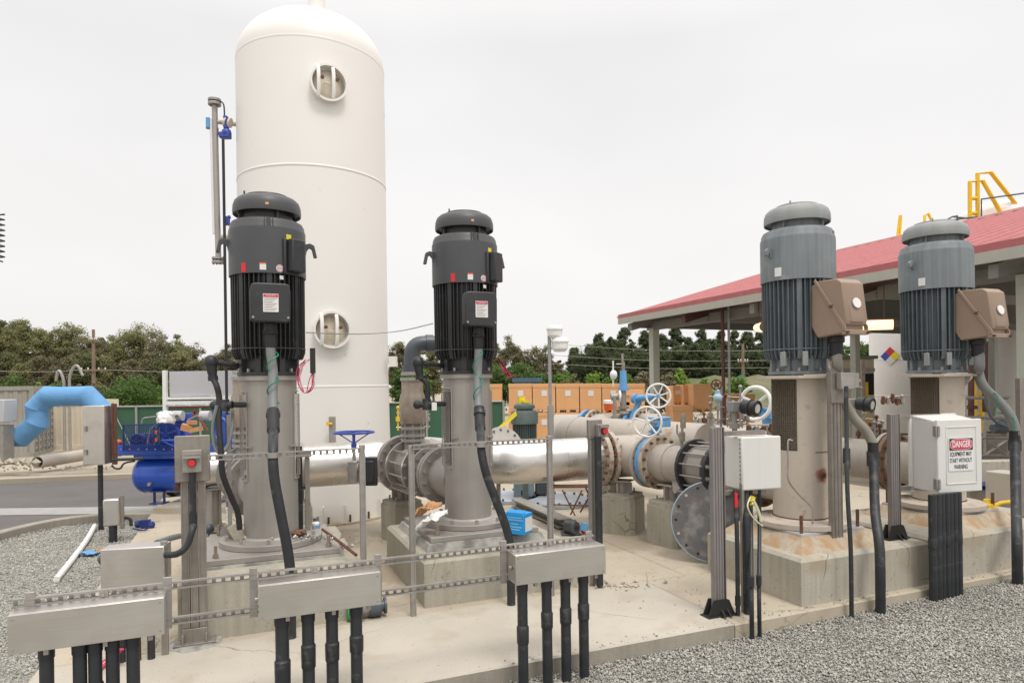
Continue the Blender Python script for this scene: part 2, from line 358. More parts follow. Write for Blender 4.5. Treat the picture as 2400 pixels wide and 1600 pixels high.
def pieces(mb, gap=.003):              # split a builder into its separate pieces
    par = list(range(len(mb.v)))
    def fd(a):
        while par[a] != a: par[a] = par[par[a]]; a = par[a]
        return a
    for f in mb.f:
        r = fd(f[0])
        for i in f[1:]: par[fd(i)] = r
    comp = {}
    for i in range(len(mb.v)): comp.setdefault(fd(i), []).append(i)
    bbs = []
    for r, ids in comp.items():
        xs = [mb.v[i] for i in ids]; bbs.append([[min(p[k] for p in xs) - gap for k in range(3)], [max(p[k] for p in xs) + gap for k in range(3)], {r}])
    ch = True
    while ch:
        ch = False; o = []
        for b in bbs:
            for c in o:
                if all(b[0][k] <= c[1][k] and c[0][k] <= b[1][k] for k in range(3)):
                    c[0] = [min(b[0][k], c[0][k]) for k in range(3)]; c[1] = [max(b[1][k], c[1][k]) for k in range(3)]; c[2] |= b[2]; ch = True; break
            else: o.append(b)
        bbs = o
    res = []
    for b in bbs:
        m = MB(); mp = {}
        for r in sorted(b[2]):
            for i in comp[r]: mp[i] = len(m.v); m.v.append(mb.v[i])
        for f in mb.f:
            if f[0] in mp: m.f.append(tuple(mp[i] for i in f))
        res.append(m)
    return res
def each(T, name, mb, m, **k):
    return [T.part(name, q, m, **k) for q in pieces(mb)]
# ================================================================== SETTING
def zg(x, y):
    t = min(1, max(0, (y - 12) / 10)); return -.14 - .31 * t * t * (3 - 2 * t)
mb = MB(); xs = [-400, -200, -100, -60, -40, -30, -24, -18, -14, -10, -7, -4, 0, 4, 8, 12, 18, 25, 40, 60, 100, 200, 400]; ys = [-30, -5, 0, 3, 6, 9, 10.5, 12, 14, 16, 18, 20, 22, 25, 30, 40, 60, 90, 150, 300, 600, 1000]
for y in ys:
    for x in xs: mb.v.append((x, y, zg(x, y)))
for j in range(len(ys) - 1):
    for i in range(len(xs) - 1): a = j * len(xs) + i; mb.f.append((a, a + 1, a + 1 + len(xs), a + len(xs)))
struct('ground', mb, M['dirt'])
def sheet(name, pts, m, dz, sub=None):
    mb = MB(); mb.add([(x, y, zg(x, y) + dz) for x, y in pts], [tuple(range(len(pts)))]); return struct(name, mb, m, smooth=0)
# asphalt road, in strips that follow the fall of the ground
mb = MB(); ry = [4.0, 8, 10.5, 12, 13, 14, 15, 16, 17, 17.6]
for i, y in enumerate(ry):
    xl = -60; xr = -3.4 if y > 11 else -5.0
    mb.v += [(xl, y, zg(0, y) + .012), (xr - (0 if y < 17 else 0), y + (0 if y < 15 else 0), zg(0, y) + .012)]
for i in range(len(ry) - 1): mb.f.append((2 * i, 2 * i + 1, 2 * i + 3, 2 * i + 2))
struct('asphalt_road', mb, M['asphalt'])
sheet('gutter_strip', [(-30, 11.35), (-5.9, 11.35), (-5.9, 12.0), (-30, 12.1)], M['line'], .018)
mb = MB()
for a, b in (((-60, 11.5), (-14, 15.2)), ((-14, 15.2), (-7, 17.9)), ((-7, 17.9), (-3, 19.5)), ((-3, 19.5), (30, 30))):
    a = Vector((*a, zg(*a))); b = Vector((*b, zg(*b))); d = (b - a).normalized(); n = Vector((-d.y, d.x, 0)) * .35; h = Vector((0, 0, .13))
    mb.add([a, b, b + n, a + n, a + h, b + h, b + n + h, a + n + h], [(3, 2, 1, 0), (4, 5, 6, 7), (0, 1, 5, 4), (2, 3, 7, 6)])
struct('far_kerb', mb, M['dirt'], smooth=0)
# kerb round the gravel bed on the left
kp = curve([(-7.0, 2.0, 0), (-7.15, 6, 0), (-7.3, 8.6, 0), (-7.3, 9.7, 0), (-7.05, 10.4, 0), (-6.5, 10.72, 0), (-5.6, 10.72, 0), (-4.6, 10.4, 0)], 6)
mb = MB(); k = len(kp)
for i, p in enumerate(kp):
    t = (kp[min(i + 1, k - 1)] - kp[max(i - 1, 0)]).normalized(); n = Vector((-t.y, t.x, 0)) * .075
    for q, z in ((n, -.2), (n, -.015), (n * .75, 0.0), (-n * .75, 0.0), (-n, -.015), (-n, -.2)): mb.v.append(tuple(p + q + Vector((0, 0, z))))
for i in range(k - 1):
    for j in range(5): mb.f.append((i * 6 + j, i * 6 + j + 1, i * 6 + 7 + j, i * 6 + 6 + j))
struct('kerb', mb, M['slab2'], smooth=50)
# concrete slabs: joints are real gaps
def slabbox(mb, u0, u1, v0, v1, z0, z1):
    k = [G(u0, v0), G(u1, v0), G(u1, v1), G(u0, v1)]; c = .012
    k2 = [G(u0 + c, v0 + c), G(u1 - c, v0 + c), G(u1 - c, v1 - c), G(u0 + c, v1 - c)]
    vs = [p + Vector((0, 0, z0)) for p in k] + [p + Vector((0, 0, z1 - c)) for p in k] + [p + Vector((0, 0, z1)) for p in k2]
    return mb.add(vs, [(0, 1, 5, 4), (1, 2, 6, 5), (2, 3, 7, 6), (3, 0, 4, 7), (4, 5, 9, 8), (5, 6, 10, 9), (6, 7, 11, 10), (7, 4, 8, 11), (8, 9, 10, 11), (3, 2, 1, 0)])
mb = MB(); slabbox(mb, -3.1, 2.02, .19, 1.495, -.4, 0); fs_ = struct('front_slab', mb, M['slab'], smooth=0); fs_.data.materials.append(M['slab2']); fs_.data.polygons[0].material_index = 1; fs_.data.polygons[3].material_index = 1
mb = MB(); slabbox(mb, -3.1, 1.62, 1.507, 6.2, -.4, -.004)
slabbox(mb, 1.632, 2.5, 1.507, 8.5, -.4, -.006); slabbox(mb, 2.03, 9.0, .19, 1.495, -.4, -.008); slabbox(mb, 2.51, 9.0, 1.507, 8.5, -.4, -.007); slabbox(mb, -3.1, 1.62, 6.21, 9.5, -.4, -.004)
struct('rear_slab', mb, mat('old_slab_concrete', (.435,.382,.30), .88, var=.12, scale=1.3, bump=.3, bscale=70, dirt=(.38,.33,.26), dirt_tint_amt=.28, dscale=1.6, dirt2=((.26,.215,.16), 18, .62, .6), crack=((.2,.165,.12), .7, .004), spots=[((-1.3, 7.2, 0), .55, (.30,.25,.18)), ((-2.6, 8.7, 0), .7, (.27,.225,.165)), ((.6, 7.6, 0), .4, (.33,.28,.21)), ((1.3, 8.3, 0), .5, (.32,.27,.2)), ((3.1, 6.9, 0), .35, (.33,.27,.2)), ((1.0, 6.1, 0), .22, (.34,.29,.22)), ((-3.0, 6.4, 0), .3, (.32,.27,.2))]), smooth=0)
mb = MB(); mb.bx(-5.75, -2.9, 10.62, 13.2, -.3, .10); struct('compressor_plinth', mb, M['padr'], smooth=0, bev=.01)
# gravel beds and stones
def zr(u): return -.125 + .02 * max(0, u - 2.6)
mb = MB(); n = 14
for i in range(n + 1):
    u = -4 + i * 16 / n
    for v in (.195, -.5, -2, -8): mb.v.append(tuple(G(u, v, (zr(u) - .012))))
for i in range(n):
    for j in range(3): a = i * 4 + j; mb.f.append((a, a + 1, a + 5, a + 4))
mb.f = [tuple(reversed(f)) for f in mb.f]
struct('gravel_bed', mb, M['gbase'])
mb = MB(); mb.add([(-7.1, -3, -.115), (-2.2, -3, -.115), (*G(-3.1, .1).xy, -.115), (*G(-3.1, 7.5).xy, -.115), (-6.2, 10.66, -.115), (-7.0, 10.3, -.115), (-7.22, 9, -.115)], [(0, 1, 2, 3, 4, 5, 6)])
struct('gravel_bed', mb, M['gbase'], smooth=0)
def stones(name, label, pts, zs, sizes, m):
    n = len(pts); rg = np.random.default_rng(3)
    base = np.array([(1,0,0),(-1,0,0),(0,1,0),(0,-1,0),(0,0,1),(0,0,-1)], float)
    vv = base[None] * rg.uniform(.55, 1.15, (n, 6, 1)); vv += rg.normal(0, .16, (n, 6, 3)); vv *= rg.uniform(.6, 1.25, (n, 1, 3))
    a = rg.uniform(0, 6.28, n); b = rg.uniform(-.9, .9, n); ca, sa, cb, sb = np.cos(a), np.sin(a), np.cos(b), np.sin(b)
    x = vv[..., 0] * ca[:, None] - vv[..., 1] * sa[:, None]; y = vv[..., 0] * sa[:, None] + vv[..., 1] * ca[:, None]; z = vv[..., 2] * .75
    y2 = y * cb[:, None] - z * sb[:, None]; z2 = y * sb[:, None] + z * cb[:, None]
    vv = np.stack([x, y2, z2], -1) * sizes[:, None, None] + np.concatenate([pts, (zs + sizes * rg.uniform(-.1, .7, n))[:, None]], 1)[:, None, :]
    tri = np.array([(0,2,4),(2,1,4),(1,3,4),(3,0,4),(2,0,5),(1,2,5),(3,1,5),(0,3,5)]); fs = (tri[None] + 6 * np.arange(n)[:, None, None]).reshape(-1)
    me = bpy.data.meshes.new(name); me.vertices.add(6 * n); me.vertices.foreach_set('co', vv.astype(np.float32).ravel())
    me.loops.add(len(fs)); me.loops.foreach_set('vertex_index', fs.astype(np.int32)); me.polygons.add(8 * n)
    me.polygons.foreach_set('loop_start', np.arange(0, 24 * n, 3, dtype=np.int32)); me.polygons.foreach_set('loop_total', np.full(8 * n, 3, dtype=np.int32))
    me.update(calc_edges=True); me.materials.append(m); o = bpy.data.objects.new(name, me); sc.collection.objects.link(o); o['kind'] = 'stuff'; o['label'] = label; o['category'] = 'gravel'
    return o
rg = np.random.default_rng(5)
def uvw(uu, vv): return np.stack([O.x + U.x * uu + V.x * vv, O.y + U.y * uu + V.y * vv], 1)
uu = rg.uniform(-1.5, 8.5, 220000); vv_ = rg.uniform(-3.2, .20, 220000); q = uvw(uu, vv_)
keep = (q[:, 1] > 3.9) & (np.abs(q[:, 0] / q[:, 1]) < 1.0); dd = q[:, 1]; keep &= rg.uniform(0, 1, len(q)) < np.clip((5.6 / dd) ** 1.2, .3, 1); uu, q = uu[keep], q[keep]
zz = np.array([-.125]) + .02 * np.maximum(0, uu - 2.6)
stones('gravel', 'loose grey crushed gravel in front of the right pump pad', q, zz, .0105 * rg.uniform(.5, 1.5, len(q)), M['stone'])
xx = rg.uniform(-7.3, -2.6, 150000); yy = rg.uniform(3.3, 10.7, 150000); q = np.stack([xx, yy], 1)
uq = (q - [O.x, O.y]) @ np.array([U.x, U.y]); vq = (q - [O.x, O.y]) @ np.array([V.x, V.y])
keep = ((uq < -3.11) | (vq < .17)) & (np.abs(xx / yy) < 1.0)
lim = np.where(yy > 10.3, -6.95 - .0 * yy + (yy - 10.3) * 1.6, -7.2); keep &= xx > lim; keep &= ~((yy > 10.2) & (xx > -4.8) & (yy > 10.3))
keep &= rg.uniform(0, 1, len(q)) < np.clip((5.0 / yy) ** 1.3, .25, 1); q = q[keep]
stones('gravel', 'loose grey crushed gravel between the left kerb and the slab', q, np.full(len(q), -.118), .0115 * rg.uniform(.6, 1.4, len(q)) * (1 + .04 * (q[:, 1] - 4)), M['stone'])
# pump pedestals
def pedestal(name, label, u0, u1, v0, v1, z1, m, cat='concrete pedestal', ch=.03, group=None):
    mb = MB(); c = G((u0 + u1) / 2, (v0 + v1) / 2, -.02); w2, d2 = (u1 - u0) / 2, (v1 - v0) / 2; z1 = z1 + .02
    k = [(-w2, -d2), (w2, -d2), (w2, d2), (-w2, d2)]; k2 = [(x - math.copysign(ch, x), y - math.copysign(ch, y)) for x, y in k]
    mb.add([(x, y, 0) for x, y in k] + [(x, y, z1 - ch) for x, y in k] + [(x, y, z1) for x, y in k2], [(0, 1, 5, 4), (1, 2, 6, 5), (2, 3, 7, 6), (3, 0, 4, 7), (4, 5, 9, 8), (5, 6, 10, 9), (6, 7, 11, 10), (7, 4, 8, 11), (8, 9, 10, 11)])
    o = mesh_obj(name, mb, m, smooth=0); o.location = c; o.rotation_euler = (0, 0, TH); o['label'] = label; o['category'] = cat
    if group: o['group'] = group
    return o
pedestal('pump_pedestal', 'concrete pedestal under the left black pump with smeared cement grout on top', -2.2, -.76, 1.6, 3.3, .47, M['ped'])
pedestal('pump_pedestal', 'concrete pedestal under the middle black pump, blue carton standing on it', -.22, 1.32, 1.62, 3.3, .42, M['ped'])
pedestal('pump_pad', 'wide concrete pad under the grey pump beside the plain white enclosure', 2.84, 4.46, .28, 1.56, .41, M['padr'], 'concrete pad')
pedestal('pump_pad', 'concrete pad under the rightmost grey pump behind the danger sign', 4.6, 6.9, .30, 1.75, .41, M['padr'], 'concrete pad')

xx = rg.uniform(-.2, 7.5, 220); vs_ = .2 + np.abs(rg.normal(0, .04, 220)); q = uvw(xx, vs_)
stones('gravel', 'stray gravel stones spilled along the edge of the slab', q, np.full(220, .0), .010 * rg.uniform(.6, 1.3, 220), M['stone'])
# ================================================================== PUMPS
def fins(mb, r0, r1, z0, z1, n, skip=(), th=.009, taper=.1, off=0.0):
    for i in range(n):
        a = 2 * math.pi * (i + .5) / n + off; dg = math.degrees(a) % 360
        wide = any(abs((dg - s + 180) % 360 - 180) < 360 / n * .55 for s in skip)
        t = .045 if wide else th; c, s = math.cos(a), math.sin(a)
        q = []
        for z, rr in ((z0, r1 - taper * .45), (z0 + taper, r1 - .004), (z1, r1)):
            for r_, y in ((r0 * .95, -t / 2), (rr, -t / 2), (rr, t / 2), (r0 * .95, t / 2)): q.append((c * r_ - s * y, s * r_ + c * y, z))
        mb.add(q, [(3, 2, 1, 0), (8, 9, 10, 11), (0, 1, 5, 4), (1, 2, 6, 5), (2, 3, 7, 6), (4, 5, 9, 8), (5, 6, 10, 9), (6, 7, 11, 10)])
def patch(r, az, z, w, h, k=6):        # label lying on a cylinder
    mb = MB(); vs = []
    for j in (0, 1):
        for i in range(k + 1):
            a = R(az) + (i / k - .5) * w / r
            vs.append((r * math.cos(a), r * math.sin(a), z + (j - .5) * h))
    n = k + 1; vs2 = [((r - .003) / r * x, (r - .003) / r * y, z_) for x, y, z_ in vs]
    mb.add(vs + vs2, [(i, i + 1, n + i + 1, n + i) for i in range(k)] + [(i, n + i, 3 * n + i, 2 * n + i) for i in (0, k)] + [(i, 2 * n + i, 2 * n + i + 1, i + 1) for i in range(k)] + [(n + i, n + i + 1, 3 * n + i + 1, 3 * n + i) for i in range(k)])
    return mb
def motor(base, rz, black, label, q=1.0, cat='electric motor'):
    T = Thing('pump_motor', label, cat, base, rz); mk = M['black'] if black else M['greym']; mt = M['blackt'] if black else M['greyc']; ms = M['blackt'] if black else M['greym']
    b = MB(); b.lathe([(.19 * q, 0), (.285 * q, 0), (.285 * q, .03), (.235 * q, .035), (.23 * q, .17), (.26 * q, .2)], n=40)
    for i in range(8):
        a = R(22.5 + 45 * i); b.box((.245 * q * math.cos(a), .245 * q * math.sin(a), .1), (.06, .05, .16), rz=a)
    T.part('motor_base', b, mk if black else M['greym'])
    bb = MB()
    for i in range(8):
        a = R(45 * i); bb.cyl((.262 * q * math.cos(a), .262 * q * math.sin(a), .028), (.262 * q * math.cos(a), .262 * q * math.sin(a), .062), .016, n=6)
    each(T, 'bolt', bb, M['galv'])
    b = MB(); b.lathe([(.24 * q, .15), (.275 * q, .22), (.283 * q, .3), (.283 * q, .95)], n=40); fins(b, .28 * q, .332 * q, .15, .95, 46 if black else 42, (45, 135, 225, 315, 270), taper=.06)
    b.lathe([(.331 * q, .24), (.3335 * q, .242), (.3335 * q, .25), (.331 * q, .252)], n=60, cap=False)
    T.part('finned_body', b, mk if black else M['greyf'], smooth=30)
    b = MB(); b.lathe([(.326 * q, .92), (.345 * q, .92), (.345 * q, 1.335), (.343 * q, 1.352), (.338 * q, 1.36), (.333 * q, 1.395), (.318 * q, 1.425), (.29 * q, 1.44), (.2 * q, 1.44), (.2 * q, 1.40)], n=64, cap=False)
    if black: b.box((0, -.33, 1.385), (.035, .03, .075)); b.box((.036, -.332, 1.385), (.008, .034, .07)); b.box((-.036, -.332, 1.385), (.008, .034, .07))
    sh = T.part('fan_shroud', b, ms, smooth=30)
    b = MB(); b.lathe([(.0, 1.42), (.232 * q, 1.42), (.232 * q, 1.52), (.0, 1.53)], n=48)
    for i in range(4): a = R(18 + 90 * i); b.box((.24 * q * math.cos(a), .24 * q * math.sin(a), 1.48), (.05, .02, .13), rz=a)
    T.part('air_intake', b, M['black'] if black else M['greym'])
    b = MB(); b.lathe([(0, 1.545), (.285 * q, 1.53), (.296 * q, 1.505), (.305 * q, 1.508), (.308 * q, 1.53), (.305 * q, 1.585), (.29 * q, 1.63), (.26 * q, 1.658), (.2 * q, 1.675), (.195 * q, 1.69), (.1 * q, 1.697), (0, 1.70)], n=64)
    b.cyl((-.2 * q, -.12 * q, 1.66), (-.2 * q, -.12 * q, 1.70), .008)
    T.part('top_cap', b, mt, smooth=50)
    for sgn in (-1, 1):                      # lifting lugs
        b = MB(); r = .34 * q
        if black: poly = [(0, -.04), (0, .06), (.05, .075), (.09, .055), (.115, -.06), (.085, -.065), (.068, .015), (.045, .03), (.02, .0), (.012, -.045)]
        else: poly = [(0, -.05), (0, .05), (.05, .045), (.07, .02), (.07, -.03), (.045, -.03), (.035, 0), (.02, -.05)]
        b.prism([(x * sgn, z) for x, z in poly], (sgn * (r - .005), .02, 1.2), (1, 0, 0), (0, 0, 1), .04); T.part('lifting_lug', b, ms, bev=.004)
    if black:
        b = MB(); a = R(-52); b.box((.375 * math.cos(a), .375 * math.sin(a), 1.09), (.10, .15, .30), rz=a); b.box((.35 * math.cos(a - .28), .35 * math.sin(a - .28), 1.08), (.05, .03, .33), rz=a); T.part('side_cover', b, mk, bev=.012)
        sx = .0; bz = .465; h = .33; w_ = .33
        b = MB(); b.bx(-.12, .12, -.40, -.27, bz + .03, bz + h - .03); b.prism([(-.165, .02), (-.14, 0), (.14, 0), (.165, .02), (.168, .27), (.155, .33), (.12, .34), (-.12, .34), (-.155, .33), (-.168, .27)], (0, -.45, bz), (1, 0, 0), (0, 0, 1), .06)
        tb = T.part('terminal_box', b, M['black'], bev=.01)
        b = MB(); b.prism([(-.168, .018), (-.14, -.002), (.14, -.002), (.168, .018), (.17, .27), (.157, .332), (.12, .342), (-.12, .342), (-.157, .332), (-.17, .27)], (0, -.452, bz), (1, 0, 0), (0, 0, 1), -.045)
        b.prism([(-.12, .05), (.12, .05), (.122, .25), (.1, .29), (-.1, .29), (-.122, .25)], (0, -.492, bz), (1, 0, 0), (0, 0, 1), -.018)
        for x in (-.145, .145): b.cyl((x, -.49, bz + .035), (x, -.515, bz + .035), .018, n=12)
        for i in range(4): pass
        T.part('box_lid', b, M['blackt'], bev=.01, parent=tb)
        b = MB()
        for x in (-.145, .145): b.cyl((x, -.513, bz + .035), (x, -.522, bz + .035), .010, n=6)
        each(T, 'bolt', b, M['galv'], parent=tb)
        b = MB(); b.bx(-.062, .066, -.514, -.51, bz + .085, bz + .245); T.part('warning_label', b, M['paper'], parent=tb)
        b = MB(); b.bx(-.058, .062, -.5165, -.5145, bz + .215, bz + .24)
        b2 = textmesh('WARNING', .018, (1, 0, 0), (0, 0, 1), (.002, -.518, bz + .2275), .001); T.part('label_heading', b, M['redl'], parent=tb)
        T.part('lettering', b2, M['paper'], parent=tb, smooth=0)
        b = MB()
        for i in range(8): b.bx(-.052, .052 - .03 * ((i * 7) % 3) * .6, -.5155, -.5145, bz + .20 - .0145 * i, bz + .204 - .0145 * i)
        T.part('small_print', b, M['steeld'], parent=tb)
        b = MB(); b.bx(.12, .17, -.35, -.34, bz + .02, bz + .06); b = patch(.338, -68, .62, .035, .2); T.part('rating_plate', b, M['galv'])
        b = patch(.348, -128.5, .97, .045, .085); T.part('red_sticker', b, M['red']); 
        b = patch(.348, -99, .975, .055, .06); T.part('notice_sticker', b, M['paper']); b = patch(.3495, -99, 1.005, .055, .012); T.part('sticker_stripe', b, M['orange'])
        b = patch(.348, -60, 1.235, .05, .10); T.part('arrow_sticker', b, M['yel']); b = patch(.3495, -58.5, 1.225, .008, .05); T.part('arrow', b, M['ink'])
        b = MB(); a = R(-75); n = Vector((math.cos(a), math.sin(a), 0)); b.cyl(n * .344 + Vector((0, 0, .965)), n * .3485 + Vector((0, 0, .965)), .033, n=24); T.part('round_sticker', b, M['paper'])
        b = MB(); tx = Vector((-n.y, n.x, 0)); b.ring(n * .3495 + Vector((0, 0, .965)), n, .025, .0022, n=20, m=4); b.prism([(-.016, .004), (.016, .004), (.016, -.003), (-.016, -.003)], n * .350 + Vector((0, 0, .965)), tx, (0, 0, 1), .001); T.part('sticker_mark', b, M['redl'])
        b = patch(.340, -72, .885, .035, .035); T.part('notice_sticker', b, M['paper'])
        b = patch(.309, -92, 1.555, .028, .02); T.part('notice_sticker', b, M['carton'])
        for i in range(5): pass
        b = MB(); b.lathe([(.06, 0), (.065, .02), (.055, .03), (.05, .09)], o=(0, -.4, bz - .10), n=24); b.lathe([(.045, -.12), (.05, -.1), (.05, 0)], o=(0, -.4, bz - .1), n=8); T.part('cable_gland', b, M['rubber'])
    else:
        T.part('rating_plate', patch(.348 * q, -165, 1.0, .07, .085), M['paper'])
        b = patch(.347 * q, -40, 1.13, .05, .40); T.part('side_cover', b, M['greym']); b = patch(.34*q, -62, 1.36, .05, .07); T.part('dark_vent', b, M['greym'])
        pr = [(-.28, .12), (-.28, .50), (-.36, .52), (-.66, .10), (-.66, .03), (-.36, .0)]
        b = MB(); b.prism([(y, z) for y, z in pr], (-.13, 0, .34), (0, 1, 0), (0, 0, 1), .25); tb = T.part('terminal_box', b, M['brown'], bev=.012)
        b = MB(); b.prism([(-.36, .535), (-.60, .53), (-.655, .49), (-.70, .15), (-.685, .10), (-.66, .09)], (-.14, 0, .34), (0, 1, 0), (0, 0, 1), .27)
        b.prism([(-.60, .12), (-.635, .44), (-.655, .44), (-.705, .18), (-.70, .12)], (-.085, 0, .34), (0, 1, 0), (0, 0, 1), .165)
        T.part('box_lid', b, M['brown'], bev=.014, parent=tb)
        b = MB()
        b.prism([(-.34, .535), (-.36, .56), (-.70, .09), (-.70, .03), (-.66, .03), (-.655, .085)], (-.15, 0, .34), (0, 1, 0), (0, 0, 1), .012)
        b.prism([(-.34, .535), (-.36, .56), (-.70, .09), (-.70, .03), (-.66, .03), (-.655, .085)], (.128, 0, .34), (0, 1, 0), (0, 0, 1), .012)
        b.bx(-.15, .14, -.70, -.655, .35, .395); each(T, 'clamp_rim', b, M['brown'], bev=.006, parent=tb)
        b = MB(); nn = Vector((0, -.98, .2)).normalized(); c = Vector((.0, -.694, .34 + .30)); b.cyl(c - nn * .004, c + nn * .006, .048, n=28); T.part('round_sticker', b, M['paper'], parent=tb)
        b = MB()
        for x, y, z in ((-.135, -.695, .37), (.125, -.695, .37), (-.155, -.53, .62)): b.cyl((x, y, z), (x, y - .03, z), .014, n=6)
        each(T, 'bolt', b, M['rust'], parent=tb)
        b = MB(); b.lathe([(.075, .0), (.075, -.05), (.06, -.06), (.06, -.17), (.05, -.18)], o=(0, -.46, .345), n=24); T.part('cable_gland', b, M['rubber'])
        b = MB()
        for a in (200, 235, 318): c = (.31 * q * math.cos(R(a)), .31 * q * math.sin(R(a)), .15); b.box(c, (.06, .05, .14), rz=R(a))
        each(T, 'mounting_lug', b, M['greyc'], bev=.005)
    return T
def head(base, rz, z1, r, style, label, win, cat='pump head'):
    T = Thing('pump_discharge_head', label, cat, base, rz); H = z1 - base[2]; old = style == 'old'; m = M['beigec'] if old else M['steel']
    if old: m = mat('beige_head_paint_' + ('a' if win[1] > 1 else 'b'), (.50,.44,.37), .6, var=.10, scale=3, streak=.05, dirt=(.36,.3,.23), dirt_tint_amt=.05, dscale=9, spots=[((.02, -.262, H - .985), .085, (.27, .085, .045))] if win[1] > 1 else None)
    n = 72; b = MB(); zs = [0.03, win[2], win[3], H - .04]; vs = []; c0 = [(R(a)) for a in win[0]]
    hw = R(win[4]); t = .012
    def inw(a): return any(abs((a - c + math.pi) % (2 * math.pi) - math.pi) < hw for c in c0)
    for rr in (r, r - t):
        for z in zs:
            for i in range(n): a = 2 * math.pi * i / n; vs.append((rr * math.cos(a), rr * math.sin(a), z))
    fs = []
    for L_ in (0, 1):
        for k in range(3):
            for i in range(n):
                a = 2 * math.pi * (i + .5) / n
                if k == 1 and inw(a): continue
                j = (i + 1) % n; o = L_ * 4 * n; q = (o + k * n + i, o + k * n + j, o + k * n + n + j, o + k * n + n + i); fs.append(q if L_ == 0 else tuple(reversed(q)))
    for i in range(n):
        a = 2 * math.pi * (i + .5) / n; am = 2 * math.pi * (i - .5) / n; j = (i + 1) % n
        if inw(a): fs += [(n + i, n + j, 5 * n + j, 5 * n + i), (2 * n + j, 2 * n + i, 6 * n + i, 6 * n + j)]
        if inw(a) != inw(am): fs.append((n + i, 2 * n + i, 6 * n + i, 5 * n + i))
    b.add(vs, fs); T.part('column', b, m, smooth=30)
    b = MB(); b.cyl((0, 0, 0), (0, 0, H), .045, n=16); b.cyl((0, 0, 0), (0, 0, .35), .12, n=20); b.cyl((0, 0, win[2] - .1), (0, 0, win[2] + .12), .10, n=20); T.part('shaft', b, M['steeld'])
    for ci, c in enumerate(c0):
        b = MB(); rg_ = r + (.022 if not old else -.004); k = 15 if not old else 17; nz_ = int((win[3] - win[2]) / (.02 if old else .018)); t_ = .0022 if not old else .0042
        for i in range(k + 1):
            a = c - hw + 2 * hw * i / k; b.box((rg_ * math.cos(a), rg_ * math.sin(a), (win[2] + win[3]) / 2), (t_, t_ * 1.6, win[3] - win[2] + .01), rz=a)
        for j in range(nz_ + 1):
            z = win[2] + (win[3] - win[2]) * j / nz_; b.tube([(rg_ * math.cos(c - hw + 2 * hw * i / 10), rg_ * math.sin(c - hw + 2 * hw * i / 10), z) for i in range(11)], t_ * .9, 4)
        T.part('mesh_guard', b, mat('dark_grid_wire', (.13,.10,.07), .7) if old else M['steel'], smooth=0)
        if not old:
            b = MB(); q = []
            for s1, s2 in ((1, 1),):
                a0, a1, z0, z1_ = c - hw - .06, c + hw + .06, win[2] - .03, win[3] + .03; arc = [(r + .006, a0 + (a1 - a0) * i / 12) for i in range(13)]
                b.tube([(x * math.cos(a), x * math.sin(a), z0) for x, a in arc], .008, 6); b.tube([(x * math.cos(a), x * math.sin(a), z1_) for x, a in arc], .008, 6)
                for a in (a0, a1): b.tube([((r + .006) * math.cos(a), (r + .006) * math.sin(a), z) for z in (z0, z1_)], .008, 6)
            T.part('guard_frame', b, M['steel'])
            b = MB()
            for s in (-1, 1):
                a = c + s * (hw + .22); p = Vector(((r + .012) * math.cos(a), (r + .012) * math.sin(a), (win[2] + win[3]) / 2 - .1)); b.box(p, (.02, .07, .012), rz=a); b.cyl(p, p + Vector((math.cos(a) * .04, math.sin(a) * .04, 0)), .007)
            each(T, 'guard_latch', b, M['steeld'])
    if old:
        b = MB(); b.lathe([(r, .066), (r + .008, .07), (r + .008, .078), (r, .082)], n=64, cap=False); T.part('rust_line', b, M['rust'])
        b = MB(); b.tube([((r + .001) * math.cos(R(-104 + 2 * i)), (r + .001) * math.sin(R(-104 + 2 * i)), win[2] - .012) for i in range(40)], .004, 5); T.part('weld_line', b, M['rust'])
        T.part('name_plate', patch(r + .003, -52, H - .42, .07, .16), M['greym']); T.part('pale_notice', patch(r + .003, -50, H - .56, .11, .07), M['paper'])
        if win[1] > 1:
            b = MB(); b.cyl((.02, -r + .02, H - .985), (.02, -r - .02, H - .985), .016, n=12); T.part('drain_plug', b, M['ink']); b = MB(); b.lathe([(.018, 0), (.034, 0), (.030, .012), (.018, .014)], o=(.02, -r - .004, H - .985), ax=(0, -1, 0), n=14); T.part('plug_ring', b, M['rust'])
    b = MB()
    if old:
        b.lathe([(.27, H - .04), (.40, H - .04), (.40, H - .012), (.2, H - .012)], n=8)
        for a in (335, 80): q = R(a); b.prism([(r - .01, H - .04), (r + .13, H - .04), (r + .12, H - .07), (r + .02, H - .18), (r - .01, H - .18)], (-.008 * math.sin(q), .008 * math.cos(q), 0), (math.cos(q), math.sin(q), 0), (0, 0, 1), .012)
    else: b.lathe([(r - .03, H - .045), (r + .03, H - .045), (r + .03, H - .003), (r - .03, H - .003)], n=64)
    T.part('top_flange', b, m)
    b = MB(); R0 = .46 if not old else .45; b.lathe([(r - .02, 0), (R0, 0), (R0, .05), (r + .03, .055), (r + .01, .07)], n=64); T.part('base_flange', b, m, bev=.003)
    if not old:
        b = MB(); b.box((0, 0, -.028), (1.12, 1.12, .05)); T.part('sole_plate', b, M['steel'], bev=.004)
        b = MB(); b.lathe([(.88, -.14), (.83, -.054)], n=4); b.v = [tuple(Matrix.Rotation(R(45), 3, 'Z') @ Vector(p)) for p in b.v]; T.part('grout_bed', b, M['groutp'], smooth=0)
        for sx_, sy_ in ((-1, -1), (1, -1), (-1, 1), (1, 1)):
            b = MB(); b.cyl((sx_ * .47, sy_ * .47, -.01), (sx_ * .47, sy_ * .47, .10), .014, n=10); b.cyl((sx_ * .47, sy_ * .47, .0), (sx_ * .47, sy_ * .47, .03), .026, n=6); T.part('anchor_bolt', b, M['bronze'])
        b = MB()
